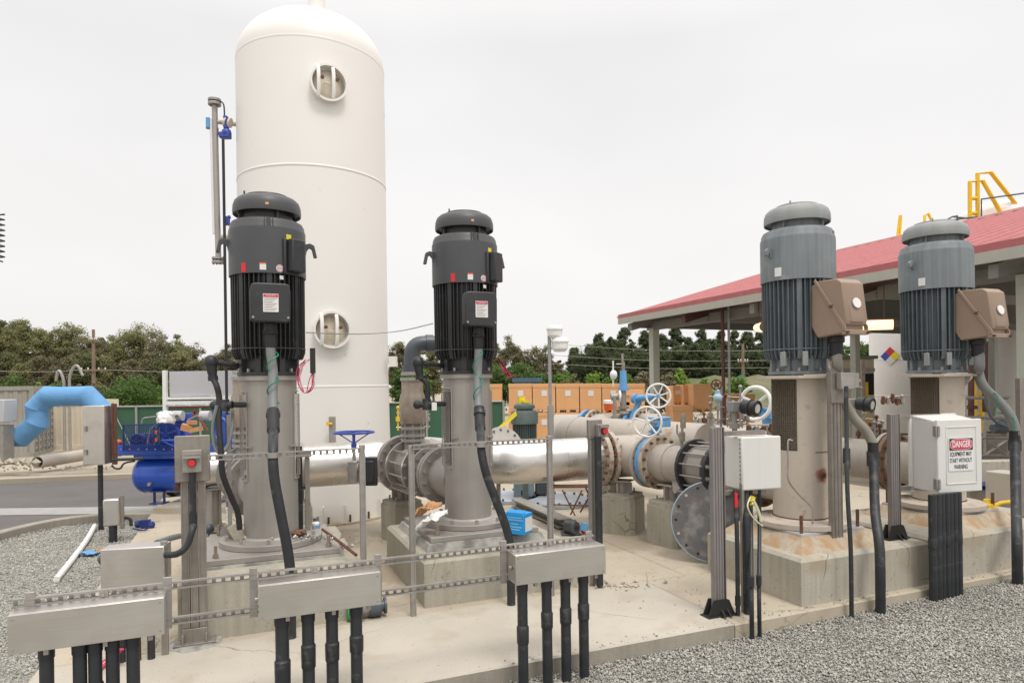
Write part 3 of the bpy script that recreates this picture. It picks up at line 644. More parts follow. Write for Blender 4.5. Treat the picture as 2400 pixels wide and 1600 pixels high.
        for i in range(10): a = R(36 * i + 12); b.cyl((.40 * math.cos(a), .40 * math.sin(a), .045), (.40 * math.cos(a), .40 * math.sin(a), .09), .018, n=6)
        each(T, 'flange_bolt', b, m)
    else:
        b = MB(); h = base[2] - .41
        b.lathe([(.78, -h), (.60, -.03), (.52, -.03)], n=4, ax=(0, 0, 1)); b.v = [tuple(Matrix.Rotation(R(45), 3, 'Z') @ Vector(p)) for p in b.v]; T.part('grout_base', b, M['grout'], smooth=0)
        b = MB(); b.box((0, 0, -.017), (.80, .80, .024)); T.part('sole_plate', b, M['solar'])
        b = MB()
        for sx_, sy_ in ((-1, -1), (1, -1), (-1, 1), (1, 1)): b.cyl((sx_ * .36, sy_ * .36, -.01), (sx_ * .36, sy_ * .36, .16), .016, n=10)
        each(T, 'anchor_bolt', b, M['rust'])
    return T
# discharge head axis positions in row coordinates
PA, PB, PC, PD = G(-1.47, 2.5), G(.49, 2.5), G(3.50, .93), G(5.58, .97)
hA = head((PA.x, PA.y, .545), TH, 2.105, .245, 'new', 'matte stainless pump head under the left black motor', ((180, 0), 0, .62, 1.38, 30))
hB = head((PB.x, PB.y, .545), TH, 2.105, .245, 'new', 'matte stainless pump head under the middle black motor, left of the blue carton', ((180, 0), 0, .62, 1.38, 30))
hC = head((PC.x, PC.y, .56), TH, 2.05, .262, 'old', 'beige pump head with rust-ringed plug under the grey motor beside the plain white box', ((176,), 2, .74, 1.44, 42))
hD = head((PD.x, PD.y, .56), TH, 2.05, .262, 'old', 'beige pump head under the rightmost grey motor behind the danger box', ((178,), 0, .74, 1.44, 42))
motor((PA.x, PA.y, 2.105), TH, True, 'black vertical motor, larger of the two, standing in front of the white tank', 1.0)
motor((PB.x, PB.y, 2.105), TH, True, 'black vertical motor in the middle of the photo, right of the white tank')
motor((PC.x, PC.y, 2.05), TH, False, 'weathered grey vertical motor left of the other grey one, smooth shroud, brown terminal box', 1.02)
motor((PD.x, PD.y, 2.05), TH, False, 'weathered grey vertical motor with dented shroud, rightmost pump in the row', 1.06)
# ================================================================== PROCESS PIPING
ZP = .97
def joint(name, label, p0, ax, ln, Rr, r, mr, ms, rods=12, nlab=None):      # expansion coupling: two rings, sleeve, rods, lugs
    T = Thing(name, label, 'pipe coupling', p0); ax = Vector(ax).normalized(); p0 = Vector(p0); p1 = p0 + ax * ln; x, y, a = MB().frame(ax)
    b = MB(); b.cyl(p0 - ax * .02, p1 + ax * .02, r, n=40); b.cyl(p0 + ax * ln * .25, p0 + ax * ln * .75, r + .025, n=40); T.part('sleeve', b, ms, world=True)
    for p in (p0, p1):
        b = MB(); b.lathe([(r, -.02), (Rr, -.02), (Rr, .02), (r, .02)], o=p, ax=ax, n=44); T.part('clamp_ring', b, mr, world=True)
    for i in range(rods):
        t = 2 * math.pi * (i + .5) / rods; q = x * math.cos(t) * (Rr - .035) + y * math.sin(t) * (Rr - .035)
        b = MB(); b.cyl(p0 + q - ax * .06, p1 + q + ax * .06, .011, n=8); b.cyl(p0 + q - ax * .045, p0 + q - ax * .02, .024, n=6); b.cyl(p1 + q + ax * .02, p1 + q + ax * .05, .024, n=6); T.part('tie_bolt', b, M['galv'], world=True)
    for t in (2.3, 5.4):
        q = x * math.cos(t) * (Rr + .02) + y * math.sin(t) * (Rr + .02); b = MB(); b.cyl(p0 + q - ax * .16, p1 + q + ax * .16, .014, n=8)
        e = (x * math.cos(t) + y * math.sin(t))
        for p, s in ((p0, -1), (p1, 1)): b.prism([(r - .02, s * .02), (Rr + .06, s * .09), (Rr + .06, s * .12), (r - .02, s * .26)], p - e.cross(ax) * .008, e, ax, .016)
        T.part('restraint_rod', b, ms, world=True)
    return T
def spool(name, label, segs, cat='pipe', group=None, loc=None):
    """segs: list of (kind, ...) in world coordinates"""
    T = Thing(name, label, cat, loc if loc is not None else segs[0][1][0] if segs[0][0] == 'tube' else segs[0][1], 0, group)
    for s in segs:
        if s[0] == 'tube': b = MB(); b.tube(s[1], s[2], 36); T.part(s[4] if len(s) > 4 else 'pipe_run', b, s[3], world=True)
        elif s[0] == 'fl':                                   # ('fl', c, ax, R, t, nb, mat, boltmat)
            b = MB(); bo = MB(); b.flange(s[1], s[2], s[3], s[4], s[5], .019, bo); T.part('flange', b, s[6], world=True); each(T, 'bolt', bo, s[7], world=True)
    return T
def saddle(name, label, c, ztop, rz, s, zb, pr, m=M['steel']):      # concrete block carrying a steel saddle
    T = Thing(name, label, 'pipe support', (c[0], c[1], 0), rz); h = s / 2; k = .05
    o = MB(); poly = [(-h, -h + k), (-h + k, -h), (h - k, -h), (h, -h + k), (h, h - k), (h - k, h), (-h + k, h), (-h, h - k)]
    o.prism(poly, (0, 0, -.02), (1, 0, 0), (0, 1, 0), zb - .03); p2 = [(x * .93, y * .93) for x, y in poly]; o.prism(p2, (0, 0, zb - .05), (1, 0, 0), (0, 1, 0), .05); T.part('concrete_block', o, M['ped'], smooth=0)
    o = MB(); o.box((0, 0, zb + .008), (s * .62, s * .62, .016)); o.cyl((0, 0, zb), (0, 0, ztop - .03), .075, n=20); o.box((0, 0, (zb + ztop) / 2 - .03), (s * .6, .014, ztop - zb - .04)); o.box((0, 0, (zb + ztop) / 2 - .03), (.014, s * .6, ztop - zb - .04)); o.box((0, 0, ztop - .03), (.30, .24, .016))
    T.part('saddle_stand', o, m); o = MB()
    for sx_, sy_ in ((-1, -1), (1, -1), (-1, 1), (1, 1)): o.cyl((sx_ * s * .27, sy_ * s * .27, zb), (sx_ * s * .27, sy_ * s * .27, zb + .06), .012, n=6)
    each(T, 'anchor_bolt', o, M['galv']); return T
def at_w(p, t, z=ZP): return Vector((p.x + Wd.x * t, p.y + Wd.y * t, z))
def hdr(v, px, z=ZP): return G(ua(px, v), v, z)
# middle pump (B)
spool('discharge_pipe', 'short stainless stub flanged to the pump head under the middle black motor', [('tube', [at_w(PB, .1), at_w(PB, .95)], .235, M['steel'], 'pipe_run'), ('fl', at_w(PB, .56), Wd, .325, .045, 14, M['steel'], M['steel']), ('fl', at_w(PB, .62), Wd, .325, .04, 14, M['steel'], M['galv']), ('fl', at_w(PB, .94), Wd, .30, .035, 14, M['steel'], M['galv'])])
joint('expansion_coupling', 'stainless expansion coupling with tie rods between the middle black pump and the silver pipe', at_w(PB, 1.12), Wd, .55, .325, .23, M['brush'], M['steeld'])
spool('header_pipe', 'bright polished silver pipe in front of the white tank', [('tube', fillet([at_w(PB, 1.95), at_w(PB, 2.35), at_w(PB, 2.35) - U * 1.85], .5, 8), .285, M['silver'], 'cladding'), ('fl', at_w(PB, 1.86), Wd, .37, .05, 16, M['steel'], M['galv']), ('fl', at_w(PB, 1.93), Wd, .37, .05, 16, M['silver'], M['galv'])])
hp = at_w(PB, 2.35); q0 = hp - U * 1.16
b = MB(); b.cyl(q0, q0 - U * .24, .293, n=44); b.lathe([(.29, 0), (.31, .0), (.31, .03), (.29, .03)], o=q0 - U * .27, ax=-U, n=44)
solo('pipe_collar', 'matte beige collar round the silver pipe just right of the left pump head', 'pipe collar', b, M['steel'])
saddle('pipe_support', 'concrete block with steel saddle under the silver pipe in front of the tank skirt', (q0.x - .1, q0.y - .05), ZP - .26, R(22), .42, .5, .29)
saddle('pipe_support', 'concrete block and saddle behind the torn cardboard, under the stainless coupling', (at_w(PB, 1.92).x - .02, at_w(PB, 1.92).y), ZP - .28, R(30), .45, .5, .29)
# left pump (A)
spool('discharge_pipe', 'stainless flanged stub behind the hanging black hose, left of the left pump head', [('tube', [at_w(PA, .1, 1.0), at_w(PA, 1.0, 1.0)], .235, M['steel'], 'pipe_run'), ('fl', at_w(PA, .52, 1.0), Wd, .335, .045, 14, M['steel'], M['galv']), ('fl', at_w(PA, .58, 1.0), Wd, .335, .04, 14, M['steel'], M['galv']), ('fl', at_w(PA, .92, 1.0), Wd, .31, .035, 14, M['steel'], M['galv'])])
joint('expansion_coupling', 'stainless expansion coupling half hidden behind the left pump head', at_w(PA, 1.1, 1.0), Wd, .5, .315, .245, M['steel'], M['steel'])
ae = at_w(PA, 2.0, 1.03)
spool('header_pipe', 'short silver pipe between the left pump and the red stop button post', [('tube', fillet([at_w(PA, 1.7, 1.03), ae, ae - U * .55], .25, 8), .20, M['silver'], 'cladding'), ('fl', ae - U * .40, U, .24, .03, 10, M['steel'], M['galv']), ('fl', ae - U * .52, U, .26, .035, 12, M['steeld'], M['steeld'])])
b = MB(); b.cyl(ae - U * .55, ae - U * .62, .22, n=28); b.flange(ae - U * .66, U, .24, .03, 10, .016, b)
solo('check_valve', 'dark wafer valve behind the galvanised stop button post', 'valve', b, M['rust'])
saddle('pipe_support', 'small concrete block beneath the short silver pipe left of the left pump', (ae.x - .3, ae.y - .1), .83, TH, .34, .35, .2)
# right pumps (C, D)
spool('discharge_pipe', 'beige stub pipe flanged to the grey pump beside the plain white enclosure', [('tube', [at_w(PC, .1), at_w(PC, .9)], .23, M['beige'], 'pipe_run'), ('fl', at_w(PC, .46), Wd, .325, .045, 14, mat('rust_brown_flange', (.20,.12,.085), .7, var=.25, scale=9), M['rust']), ('fl', at_w(PC, .52), Wd, .325, .045, 14, M['beige'], M['rust'])])
joint('expansion_coupling', 'black expansion coupling with long bolts on the beige pipe behind the round steel plate', at_w(PC, 1.0), Wd, .42, .335, .25, M['black'], M['steeld'], 14)
spool('discharge_pipe', 'beige pipe with rusty bolted flange resting on the right concrete block', [('tube', [at_w(PC, 1.35), at_w(PC, 2.02)], .232, M['beige'], 'pipe_run'), ('tube', [at_w(PC, 1.78), at_w(PC, 1.92)], .245, M['beige'], 'weld_band'), ('fl', at_w(PC, 2.05), Wd, .345, .05, 16, M['rustf'], M['rust'])])
b = MB(); c = at_w(PC, 2.13)
T = Thing('butterfly_valve', 'light blue butterfly valve clamped between beige flanges, gearbox on top', 'valve', c)
b.cyl(c - Wd * .045, c + Wd * .045, .32, n=40); T.part('valve_body', b, M['bluev'], world=True)
b = MB(); top = c + Vector((0, 0, .32)); b.cyl(top, top + Vector((0, 0, .12)), .055, n=16); b.cyl(top + Vector((0, 0, .05)), top + Vector((0, 0, .08)), .085, n=16); T.part('valve_neck', b, M['bluev'], world=True)
b = MB(); g = top + Vector((.06, -.02, .17)); b.box(g, (.24, .14, .09), rz=TH); b.box(g + Vector((0, 0, .07)), (.26, .16, .025), rz=TH); T.part('gearbox', b, M['bluev'], world=True, bev=.01)
def wheel(T, name, c, ax, Rr, r, m, spokes=5, dish=.0, hub=.03):
    b = MB(); x, y, a = b.frame(ax); c = Vector(c); b.ring(c, ax, Rr, r, 32, 8); b.cyl(c - a * (.03 + dish), c + a * (.02 - dish), hub, n=12)
    for i in range(spokes): t = 2 * math.pi * (i + .3) / spokes; b.cyl(c - a * dish, c + (x * math.cos(t) + y * math.sin(t)) * Rr, r * .8, n=6)
    return T.part(name, b, m, world=True)
wc = P(1517, 988, 8.25); wheel(T, 'handwheel', wc, (-.55, -.83, 0), .185, .014, M['whitep'], 5); b = MB(); b.cyl(wc, g, .018, n=8); T.part('input_shaft', b, M['galv'], world=True)
c2 = at_w(PC, 2.22)
tee = hdr(3.78, 1452)
spool('header_pipe', 'beige tee with paired rusty flanges right of the long silver pipe', [('tube', [at_w(PC, 2.24), tee], .24, M['beige'], 'branch'), ('fl', c2, Wd, .345, .05, 16, M['beige'], M['rust']), ('tube', [tee + U * .55, tee - U * .22], .29, M['beige'], 'pipe_run'), ('fl', tee - U * .22, U, .385, .06, 18, M['rustf'], M['rust']), ('fl', tee - U * .34, U, .385, .06, 18, M['rustf'], M['rust'])])
e1 = hdr(3.78, 1215)
spool('header_pipe', 'long silver clad pipe with an elbow behind the middle pump', [('tube', fillet([tee - U * .36, e1, e1 + Wd * .40 - U*.42, e1 + Wd * 1.3 - U * .7], .5, 8), .282, M['silver'], 'cladding')])
for q, lb_ in ((.42, 'right'),):
    b = MB(); b.lathe([(.281, 0), (.2828, .0), (.2828, .004), (.281, .004)], o=tee - U * (.5 + q), ax=U, n=44); solo('cladding_band', 'thin seam band round the long silver pipe', 'pipe band', b, M['steeld'])
saddle('pipe_support', 'octagonal topped concrete block under the beige tee, left one of the pair', (tee.x - .02, tee.y - .22), ZP - .27, R(-28), .52, .5, .29, M['beige'])
saddle('pipe_support', 'octagonal topped concrete block right of the pair, beside the round steel plate', (at_w(PC, 1.84).x, at_w(PC, 1.84).y - .05), ZP - .22, R(34), .50, .52, .23, M['beige'])
dd = at_w(PD, 4.6, 1.08)
spool('discharge_pipe', 'beige pipe running back from the rightmost pump, rust stained flange near the danger box', [('tube', [at_w(PD, .1, 1.0), at_w(PD, 1.15, 1.0), at_w(PD, 2.2, 1.05), dd], .245, M['beige'], 'pipe_run'), ('fl', at_w(PD, .5, 1.0), Wd, .345, .045, 14, MC['rust_brown_flange'], M['rust']), ('fl', at_w(PD, .57, 1.0), Wd, .345, .045, 14, M['beige'], M['rust']), ('fl', at_w(PD, 1.35, 1.0), Wd, .34, .05, 14, M['rustf'], M['rust']), ('fl', at_w(PD, 3.4, 1.06), Wd, .36, .05, 14, M['beige'], M['rust'])])
# parallel vessel and valves behind
v0 = Vector((.96, 11.25, 1.12)); vd = Vector((.56, -.82, 0)).normalized()
b = MB(); prof = [(.0, -.14), (.12, -.13), (.22, -.09), (.29, -.03), (.31, .04)] + [(.31, 2.9)]; b.lathe(prof, o=v0, ax=vd, n=40)
T = Thing('horizontal_vessel', 'long beige horizontal pipe with domed end behind the silver pipe', 'pipe', (v0.x, v0.y, .2)); T.part('shell', b, M['beige'], world=True)
b = MB(); b.lathe([(.312, .28), (.318, .29), (.312, .30)], o=v0, ax=vd, n=40, cap=False); b.lathe([(.312, 1.9), (.318, 1.91), (.312, 1.92)], o=v0, ax=vd, n=40, cap=False); each(T, 'weld_seam', b, M['steeld'], world=True)
b = MB(); b.cyl(v0 + vd * .8 + Vector((0, 0, -1.1)), v0 + vd * .8, .12, n=16); b.cyl(v0 + vd * 2.4 + Vector((0, 0, -1.1)), v0 + vd * 2.4, .12, n=16); each(T, 'leg', b, M['beige'], world=True)
# rear valve line: flanged pipe with big handwheel operators
r0 = P(1378, 1016, 12.2); r1 = P(1502, 1016, 12.0); rd = (r1 - r0).normalized()
spool('valve_line', 'beige flanged pipe with rusty bolts behind the long beige vessel', [('tube', [r0 - rd * .6, r1 + rd * .3], .36, M['beige'], 'pipe_run'), ('fl', r0, Vector((.8, -.6, 0)), .44, .05, 16, M['bluev'], M['rust']), ('fl', r0 + rd * .12, Vector((.8, -.6, 0)), .44, .05, 16, M['rustf'], M['rust']), ('fl', r1 - rd * .15, Vector((.8, -.6, 0)), .44, .05, 16, M['bluev'], M['rust']), ('fl', r1, Vector((.8, -.6, 0)), .44, .05, 16, M['rustf'], M['rust'])])
T = Thing('gear_operator', 'light blue gear operator with round white handwheel, upper of the two beside each other', 'valve', P(1500, 960, 11.8))
b = MB(); b.tube([P(1478, 985, 11.8), P(1492, 955, 11.8), P(1500, 936, 11.8)], .05, 12); T.part('valve_neck', b, M['bluev'], world=True)
b = MB(); b.cyl(P(1486, 934, 11.8), P(1530, 930, 11.6), .058, n=20); b.cyl(P(1486, 934, 11.8), P(1492, 934, 11.75), .085, n=20); T.part('gearbox', b, M['bluev'], world=True)
wheel(T, 'handwheel', P(1543, 927, 11.3), (-.18, -.98, 0), .2, .017, M['whitep'], 7, .03); b = MB(); b.cyl(P(1543, 927, 11.3), P(1528, 931, 11.6), .03, n=10); T.part('input_shaft', b, M['bluev'], world=True)
T = Thing('air_release_valve', 'tall blue air valve with grey side elbow standing in front of the orange boxes', 'valve', P(1461, 985, 11.9))
c = P(1461, 940, 11.9); 
def vcyl(T, nm, px, y0, y1, d, wpx, m, n=20, wp2=None):
    a = P(px, y1, d); bb = P(px, y0, d); bb.x = a.x; s = d / F / 2; q = MB(); q.cyl(a, bb, wpx * s, (wp2 or wpx) * s, n=n); return T.part(nm, q, m, world=True)
vcyl(T, 'valve_body', 1461, 868, 912, 11.9, 19, M['bluev'], wp2=15); vcyl(T, 'flange', 1461, 909, 915, 11.9, 26, M['bluev']); vcyl(T, 'valve_column', 1461, 915, 975, 11.9, 15, M['steeld']); vcyl(T, 'flange', 1461, 952, 957, 11.9, 26, M['steeld']); vcyl(T, 'flange', 1461, 963, 969, 11.9, 28, M['rustf'])
vcyl(T, 'top_fitting', 1461, 848, 868, 11.9, 8, M['bronze']); vcyl(T, 'top_fitting', 1459, 828, 848, 11.9, 5, M['galv']); b = MB(); b.cyl(P(1444, 853, 11.9), P(1459, 853, 11.9), .012, n=8); T.part('lever', b, M['galv'], world=True)
b = MB(); b.cyl(P(1432, 930, 11.9), P(1458, 928, 11.9), .065, n=16); b.tube(fillet([P(1440, 932, 11.8), P(1441, 955, 11.8), P(1441, 980, 11.8)], .1), .035, 10); b.cyl(P(1441, 974, 11.8), P(1441, 982, 11.8), .07, n=12); T.part('side_elbow', b, M['steeld'], world=True)
b = MB(); b.cyl(P(1450, 929, 11.85), P(1454, 929, 11.85), .11, n=20); T.part('flange', b, M['whitep'], world=True)
b = MB(); b.cyl(P(1437, 845, 12.2), P(1437, 905, 12.2), .015, n=6); b.sph(P(1438, 878, 12.2), .07, sq=(1, 1, 1.25)); solo('ball_vent', 'small white ball vent on a thin pipe left of the blue air valve', 'vent', b, M['whitep'])
# third white handwheel, behind the right enclosure
T = Thing('gear_operator', 'blue gear operator with large white handwheel left of the rust marked pump', 'valve', P(1790, 990, 10.6))
wheel(T, 'handwheel', P(1770, 945, 10.2), (-.75, -.66, .1), .25, .03, M['whitep'], 3, .05); b = MB(); b.box(P(1803, 968, 10.5), (.2, .25, .16), rz=TH); b.cyl(P(1800, 975, 10.5), P(1800, 1040, 10.5), .09, n=16); b.cyl(P(1770, 945, 10.2), P(1800, 966, 10.5), .03, n=8); T.part('gearbox', b, M['bluev'], world=True)
# relief valve on the beige pipe
T = Thing('relief_valve', 'slim bronze relief valve standing on the beige pipe left of the white enclosure', 'valve', P(1601, 1040, 8.1))
vcyl(T, 'valve_body', 1601, 975, 1003, 8.1, 13, M['bronze']); vcyl(T, 'bonnet', 1601, 970, 975, 8.1, 10, M['galv']); vcyl(T, 'nipple', 1599, 1003, 1012, 8.1, 6, M['galv']); vcyl(T, 'ball_valve', 1599, 1012, 1034, 8.1, 14, M['bronze'], n=8); vcyl(T, 'nipple', 1598, 1034, 1050, 8.1, 7, M['bronze'])
b = MB(); b.tube([P(1594, 1026, 8.05), P(1587, 1014, 8.05), P(1587, 994, 8.05)], .012, 6); T.part('lever', b, M['steeld'], world=True)
# air valves with their tall bodies
def airvalve(p, label, pvc):
    T = Thing('vacuum_valve', label, 'valve', p)
    for nm, prof, m in (('riser', [(.11, 0), (.11, .12), (.10, .12)], M['steeld']), ('flange', [(.15, .10), (.15, .135)], M['steel']), ('flange', [(.15, .16), (.15, .195)], M['steel']), ('flange', [(.15, .25), (.15, .285)], M['steel']), ('neck', [(.12, .13), (.12, .30)], M['steeld']),
                        ('valve_body', [(.10, .28), (.155, .33), (.165, .40), (.165, .62), (.15, .68), (.135, .72), (.135, .86)], M['bronze']), ('flange', [(.15, .86), (.15, .90)], M['steel']), ('flange', [(.14, .93), (.14, .97)], M['steel'])):
        b = MB(); b.lathe(prof, n=28); T.part(nm, b, m)
    bo = MB()
    for z in (.147, .267):
        for i in range(8): a = R(45 * i + 10); bo.cyl((.13 * math.cos(a), .13 * math.sin(a), z - .06), (.13 * math.cos(a), .13 * math.sin(a), z + .06), .014, n=6)
    each(T, 'bolt', bo, M['galv'])
    if pvc:
        b = MB(); b.tube(fillet([(0, 0, .97), (0, 0, 1.33), (.75, .2, 1.33)], .16, 8), .098, 24); b.cyl((0, 0, .97), (0, 0, 1.06), .125, n=24); b.cyl((.17, .045, 1.33), (.26, .07, 1.33), .112, n=24); T.part('elbow', b, M['pvc'])
    return T
pv = at_w(PB, 1.55); airvalve((pv.x, pv.y, ZP + .22), 'tall bronze vacuum valve topped by a dark grey plastic elbow', True)
pv = at_w(PA, 1.5); airvalve((pv.x, pv.y, 1.0 + .22), 'bronze vacuum valve hidden behind the hanging hoses of the left pump', False)
# round steel plate leaning behind the pad
T = Thing('blind_flange', 'round scuffed steel plate leaning against the pump pad behind the white enclosure', 'steel plate', Gz(1668, 1310, 0))
c = P(1668, 1221, 7.35); nn = Vector((-.30, -.93, .22)).normalized(); x, y, a = MB().frame(nn); b = MB(); nseg = 48; holes = 16
b.cyl(c, c - nn * .022, .43, n=56); T.part('plate', b, mat('scuffed_plate_steel', (.13,.125,.125), .55, .3, var=.25, scale=5, dirt=(.27,.25,.23), dirt_tint_amt=.3, dscale=7), world=True)
b = MB(); b.ring(c - nn * .011, nn, .431, .0125, 56, 6); T.part('painted_rim', b, mat('pale_blue_rim', (.30,.40,.50), .5), world=True)
b = MB()
for i in range(holes): t = 2 * math.pi * i / holes; q = c + (x * math.cos(t) + y * math.sin(t)) * .385; b.cyl(q + nn * .0015, q + nn * .004, .016, n=12)
for i, q in enumerate(pieces(b)): T.part('bolt_hole', q, M['dark'] if i % 3 else M['rock'], world=True)
# blue handwheel with gate valve on the silver pipe
T = Thing('gate_valve', 'gate valve with flat royal blue handwheel in front of the tank', 'valve', P(828, 1110, 7.9)); hc = P(829, 1013, 7.9)
wheel(T, 'handwheel', hc, (0, 0, 1), .235, .012, M['bluew'], 3, .0)
b = MB(); b.cyl(hc + Vector((0, 0, -.16)), hc + Vector((0, 0, .01)), .018, n=10); b.cyl(hc + Vector((0, 0, -.18)), hc + Vector((0, 0, -.13)), .032, n=10)
for s in (-.2, .2): b.cyl(hc + Vector((0, 0, -.13)), hc + Vector((s, 0, 0)), .008, n=6)
T.part('valve_stem', b, M['bluew'], world=True)
b = MB(); b.cyl(hc + Vector((0, 0, -.5)), hc + Vector((0, 0, -.17)), .02, n=10); b.box(P(828, 1105, 7.85), (.11, .12, .26)); b.cyl(P(815, 1095, 7.85), P(842, 1095, 7.85), .055, n=14); T.part('gearbox', b, M['galv'], world=True, bev=.01)
b = MB(); c = P(866, 1104, 7.9); b.box(c, (.19, .05, .34)); b.box(c + Vector((0, -.03, 0)), (.12, .03, .26)); solo('black_actuator_box', 'small black actuator box in front of the silver pipe right of the galvanised post', 'actuator', b, M['black'], bev=.03)
# instruments
def dial(px, py, d, label, r=.085):
    T = Thing('flow_transmitter', label, 'meter', P(px, py + 40, d)); c = P(px, py, d); ax = Vector((.62, -.75, -.1)).normalized()
    b = MB(); b.cyl(c - ax * .12, c + ax * .05, r, n=28); b.ring(c + ax * .05, ax, r, .012, 28, 6); b.ring(c - ax * .03, ax, r + .004, .01, 28, 6); T.part('dial_housing', b, M['black'], world=True)
    b = MB(); b.cyl(c + ax * .052, c + ax * .058, r * .62, n=24); T.part('dial_face', b, M['paper'], world=True)
    b = MB(); g = c - ax * .05 + Vector((-.15, .06, .01)); b.box(g, (.13, .12, .12), rz=TH); T.part('transmitter_box', b, M['greyc'] if px < 1900 else M['beige'], world=True, bev=.01)
    b = MB(); b.cyl(g + Vector((0, 0, -.42)), g, .03, n=12); b.cyl(g + Vector((0, 0, -.25)), g + Vector((0, 0, -.19)), .06, n=12); T.part('stem', b, M['steeld'], world=True)
    return T
dial(1765, 956, 7.6, 'black round dial transmitter with grey box above the plain white enclosure'); dial(2034, 948, 8.3, 'black round dial transmitter with beige box between the two grey pumps')
def manifold(px, y0, y1, d, label, seed, wpx=60, col=M['bronze']):
    T = Thing('instrument_manifold', label, 'valve manifold', P(px, y1, d)); rn = random.Random(seed)
    for i in range(5):
        x = px + (i / 4 - .5) * wpx; h0 = y1 - rn.uniform(0, 8); h1 = y0 + rn.uniform(0, (y1 - y0) * .5); b = MB(); b.cyl(P(x, h0, d), P(x, h1, d), .013, n=8); b.cyl(P(x, (h0 + h1) / 2 + 5, d), P(x, (h0 + h1) / 2 - 5, d), .034, n=8); b.sph(P(x, h1, d), .028, 10); T.part('valve', b, (col, M['galv'], M['rust'])[i % 3], world=True)
    for k in range(3):
        yy = y1 - (y1 - y0) * (.15 + .3 * k); b = MB(); b.tube(curve([P(px - wpx / 2 - 4, yy, d), P(px - 6, yy - rn.uniform(-6, 6), d + .05), P(px + wpx / 2 + 5, yy + rn.uniform(-5, 5), d)], 5), .012, 6); T.part('tubing', b, (M['galv'], M['steeld'], M['beige'])[k], world=True)
    return T
manifold(1700, 905, 1000, 8.6, 'cluster of small instrument valves above the plain white enclosure', 1, 70); manifold(1790, 990, 1014, 8.2, 'low row of small valves right of the dial above the white enclosure', 5, 70, M['rust'])
manifold(2040, 965, 1040, 8.6, 'rusty cluster of small valves below the right dial transmitter', 2, 56, M['rust']); manifold(2092, 925, 950, 9.5, 'small valve row beside the rightmost pump', 3, 44, M['rust'])
manifold(968, 952, 1010, 9.6, 'small yellow handled valves behind the bronze vacuum valve', 4, 70, M['yelp']); manifold(556, 900, 1010, 8.0, 'small yellow tagged valves left of the left pump head', 8, 20, M['yelp'])
manifold(1728, 930, 1004, 8.9, 'slender instrument valves just left of the grey transmitter box', 11, 46, M['galv']); manifold(2062, 985, 1050, 8.2, 'rusty small valves on the beige pipe behind the mauve danger box post', 12, 50, M['rust']); manifold(1822, 985, 1030, 9.0, 'small bronze valves between the white handwheel and the rust marked pump head', 13, 40, M['bronze']); manifold(1650, 965, 1000, 10.0, 'pale small valves on the vessel left of the mauve strut post', 14, 40, M['galv'])
wt = Thing('instrument_handwheel', 'small rust brown handwheel on a thin pipe above the white enclosure', 'valve', P(1680, 960, 8.7)); wheel(wt, 'handwheel', P(1679, 901, 8.7), (-.6, -.8, 0), .065, .010, M['rust'], 5); b = MB(); b.tube([P(1690, 905, 8.7), P(1690, 960, 8.7), P(1690, 1010, 8.7)], .016, 8); b.sph(P(1682, 930, 8.65), .05); wt.part('stem', b, M['steeld'], world=True)
b = MB(); b.sph(P(1682, 932, 8.5), .06); b.cyl(P(1682, 925, 8.5), P(1682, 915, 8.5), .03); solo('pressure_sensor', 'pale blue ball shaped sensor above the white enclosure', 'sensor', b, mat('pale_blue_cap', (.35,.5,.6), .4))
# ================================================================== STRUT FRAMES, ENCLOSURES, CONDUITS
def slotrail(T, name, a, b_, h=.044, dpt=.024, m=M['galv'], pitch=.052, slot=.030):   # slotted C channel, real openings
    a = Vector(a); b_ = Vector(b_); d = b_ - a; ln = d.length; x = d.normalized(); z = Vector((0, 0, 1)); y = z.cross(x).normalized() * -1     # y towards the viewer side
    mb = MB(); t = .0025
    def bar(x0, x1, y0, y1, z0, z1):
        vs = [a + x * p + y * q + z * r for r in (z0, z1) for p, q in ((x0, y0), (x1, y0), (x1, y1), (x0, y1))]
        mb.add(vs, [(3, 2, 1, 0), (4, 5, 6, 7), (0, 1, 5, 4), (1, 2, 6, 5), (2, 3, 7, 6), (3, 0, 4, 7)])
    s = h * .2
    bar(0, ln, 0, t, h - s - .004, h); bar(0, ln, 0, t, 0, s); bar(0, ln, t, dpt, h - t, h); bar(0, ln, t, dpt, 0, t)
    k = int(ln / pitch)
    for i in range(k + 1):
        x0 = i * pitch; x1 = min(ln, x0 + pitch - slot)
        if x1 > x0: bar(x0, x1, 0, t, s, h - s - .004)
    bar(0, ln, dpt - t, dpt, h - .010, h - t); bar(0, ln, dpt - t, dpt, t, .010)
    return T.part(name, mb, m, world=True, smooth=0)
def post(T, name, p, z0, z1, w=.045, dp=.045, m=M['galv'], rz=TH, groove=True):
    b = MB(); h = z1 - z0; b.box((p[0], p[1], (z0 + z1) / 2), (w, dp, h), rz=rz)
    if groove:
        f = Matrix.Rotation(rz, 3, 'Z') @ Vector((0, -1, 0)); sd_ = Matrix.Rotation(rz, 3, 'Z') @ Vector((1, 0, 0))
        for s in (-.38, .38): b.box(Vector((p[0], p[1], (z0 + z1) / 2)) + f * (dp / 2 + .003) + sd_ * (w * s), (w * .24, .006, h), rz=rz)
    return T.part(name, b, m, world=True, bev=.002)
